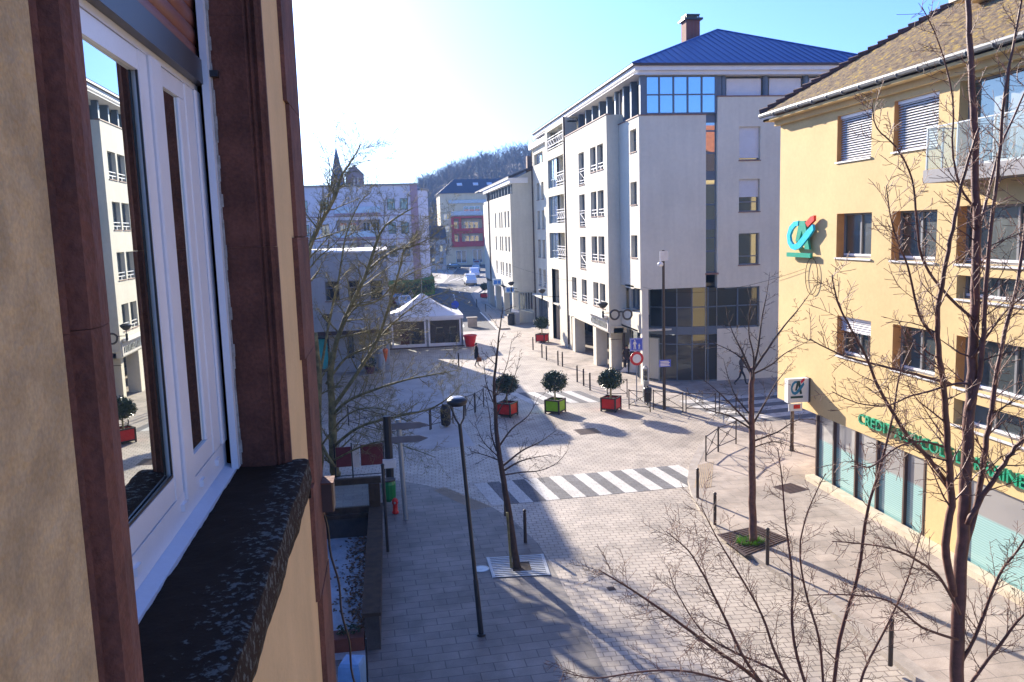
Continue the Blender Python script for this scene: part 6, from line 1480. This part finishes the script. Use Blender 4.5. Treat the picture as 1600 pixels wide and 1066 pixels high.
g = G(606, 862); t = thing('thin_post', 'thin black post rising beside the ramp wall', 'post', g); z = PY(600, 728, g.y).z; mb = MB(); mb.tube([g, g+Vector((-.02, 0, z))], .045, 8); mb.build('post', m_darkmetal, t); mb = MB(); mb.lathe(g+UZ*z+Vector((-.02, 0, 0)), [(.05, 0), (.055, .04), (.02, .07)], 8); mb.build('cap', m_darkmetal, t)
g = G(609, 790); t = thing('bin_bag_holder', 'green bin bag hanging on a holder by the thick post', 'bin', g); mb = MB(); mb.lathe(g+UZ*.15, [(.12, 0), (.22, .12), (.24, .6), (.2, .72)], 12); mb.build('bag', flat('green_bag', (0, 120, 60), .35), t); mb = MB(); mb.lathe(g+UZ*.87, [(.24, 0), (.24, .04)], 14); mb.tube([g+Vector((-.2, 0, 0)), g+Vector((-.2, 0, .9))], .025, 6); mb.build('holder', m_darkmetal, t)
g = G(618, 802); t = thing('fire_hydrant', 'red hydrant between the green bag and the grey pole', 'hydrant', g); mb = MB(); mb.lathe(g, [(.11, 0), (.11, .06), (.08, .08), (.08, .30), (.105, .33), (.10, .44), (.05, .50), (.01, .52)], 14); mb.build('body', m_red, t, smooth=True); mb = MB(); mb.tube([g+Vector((-.13, 0, .38)), g+Vector((.13, 0, .38))], .035, 8); mb.tube([g+Vector((0, -.05, .38)), g+Vector((0, -.14, .38))], .035, 8); mb.build('outlet', m_alu, t)
for (pa, pb, py0, py1, lab) in ((545, 560, 735, 0, 'rear'), (565, 600, 745, 0, 'front')): pass
t = thing('menu_board', 'dark red folding notice boards under the left tree', 'board', G(575, 745)); g = G(575, 745)
p0, p1, p2 = PY(548, 738, g.y), PY(598, 703, g.y), PY(563, 703, g.y)
mb = MB(); mb.box(p2.x, p1.x, g.y-.02, g.y+.02, .45, 1.25); mb.box(p0.x-.5, p2.x-.35, g.y-.02, g.y+.02, .45, 1.2); mb.build('red_panel', flat('dull_red_board', (120, 50, 55), .6), t)
mb = MB(); mb.box(p2.x-.3, p2.x-.05, g.y-.02, g.y+.02, .4, 1.3); mb.build('grey_panel', m_rail, t)
mb = MB()
for x in (p0.x-.55, p2.x-.32, p1.x+.03): mb.tube([(x, g.y, 0), (x, g.y, 1.35)], .025, 6)
mb.tube([(p0.x-.55, g.y, .1), (p1.x+.03, g.y, .1)], .02, 5); mb.build('frame', m_darkmetal, t)
# ramp enclosure
RE = thing('ramp_wall', 'brown topped low wall enclosing the sunken ramp at lower left', 'wall', (-1.2, 21, 0))
m_brown = mat('brown_timber', (.055, .034, .020), .95, .35, 5, .4, 40, streak=.3)
mb = MB(); mb.box(-.92, -.60, 17.3, 24.6, -.6, .82); mb.box(-4.5, -.92, 24.3, 24.6, -.6, .62); mb.build('wall', mat('dark_plinth', (.06, .05, .045), .9, .3, 3), RE)
mb = MB(); mb.box(-.97, -.56, 17.2, 24.65, .822, .90); mb.box(-4.5, -.97, 24.24, 24.65, .622, .74); mb.build('coping', m_brown, RE)
mb = MB(); mb.box(-4.5, -.58, 24.35, 24.5, 1.62, 1.80); mb.box(-.95, -.62, 24.30, 24.55, .9, 1.62); mb.box(-4.5, -.95, 24.37, 24.48, .742, .92)
for x in (-2.4, -4.0): mb.box(x-.02, x+.02, 24.40, 24.44, .92, 1.62)
mb.build('guard_frame', m_brown, RE); mb = MB(); mb.quad((-4.5, 24.42, .92), (-.95, 24.42, .92), (-.95, 24.42, 1.62), (-4.5, 24.42, 1.62)); mb.build('guard_glass', m_clear, RE, fix=False)
sheet('ramp_floor', [(-6, 17), (-.9, 17), (-.9, 24.4), (-6, 24.4)], .02, mat('blue_grey_screed', (.36, .40, .44), .8, .2, 1.2))
mb = MB(); rng = random.Random(77)
for i in range(900):
    y = rng.uniform(17.4, 24.2); x = -.95-abs(rng.gauss(0, .35))*(1 if y > 19 else .6); p = Vector((x, y, .03+rng.random()*.10*max(0, 1-(-.95-x)*1.5)))
    a = rng.uniform(0, 6.28); s_ = rng.uniform(.03, .07); u = Vector((math.cos(a), math.sin(a), rng.uniform(-.4, .4)))*s_; v = Vector((-math.sin(a), math.cos(a), rng.uniform(-.4, .4)))*s_*.6
    mb.add([p-u, p+v, p+u, p-v], [(0, 1, 2, 3)])
tag(mb.build('dead_leaves', leafmat('dead_leaves', (.07, .04, .025), (.20, .11, .05), .9), fix=False), 'heap of brown dead leaves along the ramp wall', 'leaves', kind='stuff')
t = thing('plant_trough', 'terracotta trough with ivy at the foot of the ramp', 'planter', (-1.6, 17.6, 0)); mb = MB(); mb.prism([(-2.4, 17.3), (-.95, 17.3), (-.95, 17.75), (-2.4, 17.75)], 0, .32); mb.build('trough', flat('terracotta', (110, 60, 45), .8), t)
mb = MB(); leaves(mb, (-2.1, 17.6, .45), .3, 300, .05, random.Random(5), (1.2, .7, .7)); leaves(mb, (-1.3, 17.55, .4), .22, 160, .04, random.Random(6), (1.3, .7, .6)); mb.build('ivy', m_laurel, t, fix=False)
t = thing('folded_parasol', 'pale blue tarpaulin over a small table at the bottom edge', 'tarpaulin', (-1.3, 15.6, 0))
mb = MB(); k = 12; cc = PY(552, 1062, 15.6); mb.lathe((cc.x, 15.6, 0), [(.34, 0), (.32, .55), (.30, .68), (.26, .74), (.02, .78)], 4, .5); mb.build('sheet', flat('tarp_blue', (120, 160, 200), .6), t)
mb = MB(); mb.tube([(cc.x+.28, 15.4, 0), (cc.x+.30, 15.4, 1.25)], .02, 6); mb.build('pole', m_darkmetal, t)

# ------------------------------------------------------------------ cars
def car(lab, loc, rz, paint, van=False):
    t = thing('parked_car' if not van else 'parked_van', lab, 'van' if van else 'car', (0, 0, 0), 'vehicles parked along the far road')
    L_ = 4.2 if not van else 4.6; w = .86 if not van else .92
    if van: prof = [(0, .35, .9), (.05, .30, 1.0), (.7, .28, 1.15), (1.35, .28, 1.75), (1.9, .28, 1.86), (3.6, .28, 1.88), (4.5, .30, 1.80), (4.6, .35, 1.0)]
    else: prof = [(0, .35, .62), (.08, .26, .78), (1.0, .24, .95), (1.75, .24, 1.38), (2.4, .24, 1.46), (3.2, .24, 1.42), (4.0, .26, 1.0), (4.2, .36, .9)]
    vs = []; belt = 1.0 if van else .92
    for x, zb, zt in prof:
        zb_ = min(belt, zt); top = zt > belt+.05; wr = w*(.84 if top else .93)
        vs += [(x, -w*.93, zb), (x, -w, (zb+zb_)/2), (x, -w*.97, zb_), (x, -wr, zt), (x, wr, zt), (x, w*.97, zb_), (x, w, (zb+zb_)/2), (x, w*.93, zb)]
    n = len(prof); fs = [(i*8+j, i*8+(j+1) % 8, (i+1)*8+(j+1) % 8, (i+1)*8+j) for i in range(n-1) for j in range(8)]
    vs = [(x-L_/2, y, z) for x, y, z in vs]
    mb = MB(); mb.add(vs, fs+[tuple(range(8)), tuple(range((n-1)*8, n*8))[::-1]]); mb.build('body', paint, t, smooth=False)
    mb = MB()                                    # glasshouse set 6 mm proud
    if van: fw_, bw_ = [(.78, 1.17), (1.32, 1.68)], [(4.53, 1.62), (4.59, 1.12)]
    else: fw_, bw_ = [(1.05, .99), (1.70, 1.34)], [(3.35, 1.36), (3.95, 1.05)]
    for (xa, za), (xb, zb) in (fw_, bw_):
        s_ = -.012 if xa < 2 else .012
        mb.add([(xa-L_/2+s_, -w*.76, za+.012), (xa-L_/2+s_, w*.76, za+.012), (xb-L_/2+s_, w*.72, zb+.012), (xb-L_/2+s_, -w*.72, zb+.012)], [(0, 1, 2, 3)])
    for sy in (-1, 1):
        za, zb = (1.1, 1.62) if van else (.98, 1.32)
        xs = (1.25, 1.55, 2.3, 2.3) if van else (1.35, 1.85, 3.1, 3.6)
        mb.add([(xs[0]-L_/2, sy*w*.965, za), (xs[3]-L_/2, sy*w*.965, za), (xs[2]-L_/2, sy*w*.89, zb), (xs[1]-L_/2, sy*w*.89, zb)], [(0, 1, 2, 3)])
    mb.build('window', m_glass, t, fix=False)
    for x in (.8, L_-.85):
        for sy in (-1, 1):
            mb = MB(); pts = []
            mb.tube([(x-L_/2, sy*(w-.2), .31), (x-L_/2, sy*(w+.012), .31)], .31, 18); wh = mb.build('wheel', m_darkmetal, t)
            mb = MB(); mb.tube([(x-L_/2, sy*(w+.006), .31), (x-L_/2, sy*(w+.02), .31)], .19, 12); mb.build('rim', m_alu, wh)
    for sy in (-1, 1):
        mb = MB(); mb.box(-L_/2-.012, -L_/2+.06, sy*w*.62-.16, sy*w*.62+.16, .6, .74); mb.build('headlight', mat('lamp_lens', (.75, .78, .8), .15), t)
        mb = MB(); mb.box(L_/2-.06, L_/2+.012, sy*w*.72-.12, sy*w*.72+.12, .72, .95); mb.build('tail_light', m_red, t)
    mb = MB(); mb.box(-L_/2-.016, -L_/2+.03, -.26, .26, .40, .51); mb.build('number_plate', m_rail, t)
    mb = MB(); mb.box(-L_/2-.02, -L_/2+.1, -w*.9, w*.9, .28, .42); mb.build('bumper', m_darkmetal, t)
    t.location = loc; t.rotation_euler = (0, 0, rz); return t
def paintm(name, c): return mat(name, c, .28, .02, 3, coat=.6)
pw, pl, pr, pk = paintm('white_car_paint', (.72, .73, .76)), paintm('silver_car_paint', (.40, .42, .45)), paintm('dark_red_car_paint', (.18, .01, .02)), paintm('black_car_paint', (.02, .02, .025))
car('white van, first of the vehicles parked along the far road', G(735, 445), R(90), pw, True)
car('white van with pale blue roof right behind the first white van', G(739, 434)+Vector((.6, 3, 0)), R(88), paintm('pale_blue_van_paint', (.55, .60, .75)), True)
car('white car third in the far row, behind the two vans', G(744, 424), R(80), pw); car('silver car last in the far row below the red balconies', G(745.5, 415.5), R(78), pl)
car('white car parked behind the left edge of the tent', G(632, 480), R(96), pw); car('silver estate behind the white car left of the tent', G(634, 467), R(95), pl); car('dark red car parked left of the tent mast', G(648, 462), R(100), pr); car('black car in the shade left of the dark red one', G(628, 458), R(100), pk)
car('black car in the dark opening below the yellow building', G(706, 421), R(20), pk)
car('red car just left of the white car by the tent', G(620, 476), R(96), pr)
t = thing('round_bin', 'round blue sign disc beside the far road above the tent', 'sign', G(711, 492)); t.name = 'round_sign'; g = G(711, 492); mb = MB(); mb.tube([g, g+UZ*2.2], .03, 6); mb.build('post', m_alu, t)
mb = MB(); disc(mb, PY(711, 476, g.y-.05), .42, -.02, .02, 20); mb.build('disc', MATS['sign_blue'], t)

# ------------------------------------------------------------------ people
def person(lab, g, face, hgt, pose, top, legs, shoe, hair=m_hair, coat_len=.0, cat='person', bag=None):
    """face: heading angle (direction the person faces). pose: dict of joint offsets in body frame (x right, y forward, z up), metres for 1.75 m"""
    sc = hgt/1.75
    J = dict(pelvis=(0, 0, .95), waist=(0, .0, 1.08), chest=(0, .01, 1.30), neckb=(0, .0, 1.46), neck=(0, .01, 1.52), head=(0, .02, 1.60), headt=(0, .015, 1.70),
             shl=(-.18, 0, 1.42), ell=(-.24, -.03, 1.14), wrl=(-.23, .06, .90), shr=(.18, 0, 1.42), elr=(.24, -.03, 1.14), wrr=(.23, .06, .90),
             hil=(-.095, 0, .90), knl=(-.10, .10, .50), anl=(-.10, .20, .09), tol=(-.105, .36, .035), hir=(.095, 0, .90), knr=(.10, -.02, .49), anr=(.10, -.30, .12), tor=(.105, -.17, .03))
    J.update(pose)
    Rr = dict(pelvis=.135, waist=.125, chest=.15, neckb=.075, neck=.055, head=.095, headt=.075, shl=.065, ell=.045, wrl=.03, shr=.065, elr=.045, wrr=.03,
              hil=.085, knl=.058, anl=.042, tol=.035, hir=.085, knr=.058, anr=.042, tor=.035)
    E = [('pelvis', 'waist'), ('waist', 'chest'), ('chest', 'neckb'), ('neckb', 'neck'), ('neck', 'head'), ('head', 'headt'), ('neckb', 'shl'), ('shl', 'ell'), ('ell', 'wrl'), ('neckb', 'shr'), ('shr', 'elr'), ('elr', 'wrr'),
         ('pelvis', 'hil'), ('hil', 'knl'), ('knl', 'anl'), ('anl', 'tol'), ('pelvis', 'hir'), ('hir', 'knr'), ('knr', 'anr'), ('anr', 'tor')]
    for s_ in 'lr':                              # palm and fingers
        w = Vector(J['wr'+s_]); e = Vector(J['el'+s_]); d = (w-e).normalized(); sx = -1 if s_ == 'l' else 1
        J['pa'+s_] = tuple(w+d*.07); Rr['pa'+s_] = .028; E.append(('wr'+s_, 'pa'+s_))
        pal = w+d*.085
        for k, (off, ln) in enumerate(((.03, .065), (.011, .078), (-.009, .072), (-.028, .055))):
            a = pal+Vector((0, off, 0)); b = a+d*ln*.5; c = b+(d+Vector((-sx*.5, 0, 0))).normalized()*ln*.5
            for nm, q, r in ((f'f{k}a{s_}', a, .010), (f'f{k}b{s_}', b, .009), (f'f{k}c{s_}', c, .008)): J[nm] = tuple(q); Rr[nm] = r
            E += [('pa'+s_, f'f{k}a{s_}'), (f'f{k}a{s_}', f'f{k}b{s_}'), (f'f{k}b{s_}', f'f{k}c{s_}')]
        a = w+d*.035+Vector((0, .03, 0)); b = a+d*.035+Vector((-sx*.01, .02, 0))
        J['ta'+s_] = tuple(a); J['tb'+s_] = tuple(b); Rr['ta'+s_] = .012; Rr['tb'+s_] = .010; E += [('wr'+s_, 'ta'+s_), ('ta'+s_, 'tb'+s_)]
    names = list(J); me = bpy.data.meshes.new('skel'); me.from_pydata([J[k] for k in names], [(names.index(a), names.index(b)) for a, b in E], [])
    ob_ = bpy.data.objects.new('skel', me); COL.objects.link(ob_)
    sk = ob_.modifiers.new('s', 'SKIN'); sk.use_smooth_shade = True
    for i, k in enumerate(names): me.skin_vertices[0].data[i].radius = (Rr[k], Rr[k]*(.78 if k in ('chest', 'waist', 'pelvis') else 1))
    me.skin_vertices[0].data[names.index('pelvis')].use_root = True
    ob_.modifiers.new('u', 'SUBSURF').levels = 1
    bpy.context.view_layer.update()
    bme = bpy.data.meshes.new_from_object(ob_.evaluated_get(bpy.context.evaluated_depsgraph_get())); bpy.data.objects.remove(ob_)
    bme.name = 'body'; bme.materials.clear()
    for m in (m_skin, top, legs, shoe): bme.materials.append(m)
    zone = {}
    for k in names:
        z = 0
        if k in ('waist', 'chest', 'neckb', 'shl', 'shr', 'ell', 'elr', 'pelvis'): z = 1
        if k in ('hil', 'hir', 'knl', 'knr'): z = 2
        if k in ('anl', 'anr', 'tol', 'tor'): z = 3
        zone[k] = z
    segs = [(Vector(J[a]), Vector(J[b]), a, b) for a, b in E]
    for p in bme.polygons:
        c = p.center; best = None
        for a, b, na, nb in segs:
            t = max(0, min(1, (c-a).dot(b-a)/max((b-a).length_squared, 1e-9))); d = (c-a.lerp(b, t)).length/max(Rr[na]*(1-t)+Rr[nb]*t, .01)
            if best is None or d < best[0]: best = (d, na, nb, t)
        _, na, nb, tt = best; z = zone[na] if tt < .5 else zone[nb]
        if (na, nb) in (('knl', 'anl'), ('knr', 'anr')): z = 2 if tt < .86 else 3
        if na in ('ell', 'elr'): z = 1 if tt < .92 else 0
        if (na, nb) == ('neckb', 'neck'): z = 1 if tt < .35 else 0
        if na == 'pelvis' and nb in ('hil', 'hir'): z = 2
        p.material_index = z
    rz = face-math.pi/2
    t = thing('person', lab, 'person', (0, 0, 0)); Mx = Matrix.Scale(sc, 4)
    bme.transform(Mx); bo = bpy.data.objects.new('body', bme); COL.objects.link(bo); bo.parent = t
    h = Vector(J['head'])*sc
    mb = MB()                                    # hair cap
    vs = []; fs = []; n1, n2 = 8, 14
    for i in range(n1+1):
        for j in range(n2):
            th = i/n1*1.75; ph = 2*math.pi*j/n2; r = .108*sc
            fwd = math.sin(ph); q = r*math.sin(th)
            zc = math.cos(th)
            if fwd > .3: zc = max(zc, .25)
            vs.append((h.x+q*.88*math.cos(ph), h.y-.018*sc+q*1.02*math.sin(ph)*(.9 if fwd > 0 else 1.05), h.z+.035*sc+r*1.12*zc))
    fs = [(i*n2+j, i*n2+(j+1) % n2, (i+1)*n2+(j+1) % n2, (i+1)*n2+j) for i in range(n1) for j in range(n2)]
    mb.add(vs, fs); mb.build('hair', hair, t, smooth=True)
    mb = MB()
    for s_ in (-1, 1): mb.lathe((h.x+s_*.035*sc, h.y+.088*sc, h.z+.008*sc), [(.001, -.009*sc), (.011*sc, 0), (.001, .009*sc)], 6)
    mb.build('eye', m_darkmetal, t)
    mb = MB(); mb.add([(h.x-.012*sc, h.y+.09*sc, h.z-.03*sc), (h.x+.012*sc, h.y+.09*sc, h.z-.03*sc), (h.x, h.y+.122*sc, h.z-.028*sc), (h.x, h.y+.092*sc, h.z+.012*sc)], [(0, 1, 2), (0, 2, 3), (1, 3, 2), (0, 3, 1)])
    for s_ in (-1, 1): mb.lathe((h.x+s_*.096*sc, h.y, h.z-.02*sc), [(.002, -.03*sc), (.014*sc, -.015*sc), (.018*sc, .01*sc), (.004, .03*sc)], 6)
    mb.build('nose_and_ears', m_skin, t)
    mb = MB(); mb.box(h.x-.022*sc, h.x+.022*sc, h.y+.084*sc, h.y+.093*sc, h.z-.058*sc, h.z-.05*sc); mb.build('mouth', flat('lips', (150, 80, 75), .6), t)
    if coat_len:
        P_ = Vector(J['pelvis'])*sc; W_s = Vector(J['waist'])*sc; C_ = Vector(J['chest'])*sc; hem = (Vector(J['knl'])+Vector(J['knr']))/2*sc; hem.z = P_.z-coat_len*sc
        rings = [(C_+UZ*.13*sc, .15, .10), (C_, .205, .145), (W_s, .185, .14), (P_, .20, .165), (hem, .215, .21)]; vs = []; k = 16
        for c, a, b in rings:
            for j in range(k): ph = 2*math.pi*j/k; vs.append((c.x+a*sc*math.cos(ph), c.y+b*sc*math.sin(ph), c.z))
        mb = MB(); mb.add(vs, [(i*k+j, i*k+(j+1) % k, (i+1)*k+(j+1) % k, (i+1)*k+j) for i in range(len(rings)-1) for j in range(k)]); mb.build('coat', top, t, smooth=True)
    t.location = (g.x, g.y, g.z); t.rotation_euler = (0, 0, rz); return t, sc, rz
m_coat = mat('black_cloth', (.018, .018, .022), .9, .2, 12); m_brownc = mat('brown_cloth', (.055, .032, .025), .9, .2, 12); m_jean = mat('dark_trousers', (.025, .028, .04), .9, .2, 12); m_tan = mat('tan_trousers', (.32, .26, .20), .9, .1, 12); m_shoe = mat('dark_shoes', (.02, .018, .016), .5)
m_patt = leafmat('patterned_cloth', (.03, .03, .035), (.22, .21, .2), .9)
g = G(745, 573); t, sc, rz = person('person in a long dark coat walking with a brown bag near the red pot', g, R(20), 1.62, dict(knl=(-.09, .13, .50), anl=(-.09, .17, .09), tol=(-.09, .33, .035), anr=(.09, -.20, .10), tor=(.09, -.06, .03)), m_coat, m_jean, m_shoe, coat_len=.36)
hb = Matrix.Rotation(rz, 3, 'Z') @ (Vector((.235, .10, .78))*sc) + g
t = thing('handbag', 'brown bag carried by the person in the long dark coat', 'bag', hb-UZ*.3); mb = MB(); mb.prism([(hb.x-.16, hb.y-.06), (hb.x+.16, hb.y-.06), (hb.x+.16, hb.y+.06), (hb.x-.16, hb.y+.06)], hb.z-.36, hb.z-.08); mb.build('pouch', flat('brown_leather', (130, 80, 40), .6), t)
mb = MB(); mb.tube([(hb.x-.09, hb.y, hb.z-.08), (hb.x-.05, hb.y, hb.z+.03), (hb.x+.05, hb.y, hb.z+.03), (hb.x+.09, hb.y, hb.z-.08)], .009, 5); mb.build('handle', MATS['brown_leather'], t)
person('person in black jacket and dark trousers walking away under the arcade by the white boards', G(980, 583), R(250), 1.78, dict(head=(0, .05, 1.59), headt=(0, .05, 1.69), wrl=(-.18, .14, .98), wrr=(.18, .14, .98), ell=(-.27, -.02, 1.16), elr=(.27, -.02, 1.16)), m_brownc, m_coat, m_shoe)
person('person in black jacket and tan trousers deep in the arcade behind the pillars', G(898.5, 541), R(95), 1.75, dict(wrl=(-.16, .16, 1.0), wrr=(.16, .16, 1.0)), m_coat, m_tan, m_shoe, coat_len=.08)
person('person in dark brown coat standing before the added white screen', G(1023, 592), R(160), 1.78, dict(knl=(-.09, .03, .50), anl=(-.09, .02, .09), tol=(-.1, .19, .035), knr=(.09, .02, .5), anr=(.09, 0, .09), tor=(.1, .17, .035)), m_brownc, m_coat, m_shoe, coat_len=.25)
person('person in patterned dark clothes striding right past the blank wall', G(1158, 602), R(-8), 1.72, dict(knl=(-.09, .22, .52), anl=(-.09, .30, .09), tol=(-.09, .46, .035), knr=(.09, -.12, .47), anr=(.09, -.42, .16), tor=(.09, -.33, .04), chest=(0, .06, 1.29), neckb=(0, .09, 1.45), neck=(0, .11, 1.50), head=(0, .13, 1.58), headt=(0, .13, 1.68), wrl=(-.2, .3, 1.0), wrr=(.22, -.12, .92)), m_patt, m_jean, m_shoe)

# ------------------------------------------------------------------ thin winter haze
mb = MB(); mb.box(-1512, 1512, -312, 1512, -3.5, 78); hzo = tag(mb.build('haze', bpy.data.materials.new('haze')), kind='stuff')
hm = hzo.data.materials[0]; hm.use_nodes = True; n = hm.node_tree; n.nodes.clear()
ho = n.nodes.new('ShaderNodeOutputMaterial'); hv = n.nodes.new('ShaderNodeVolumePrincipled'); hv.inputs['Color'].default_value = (.28, .52, 1, 1); hv.inputs['Density'].default_value = .00042; hv.inputs['Anisotropy'].default_value = .0
n.links.new(hv.outputs[0], ho.inputs['Volume'])
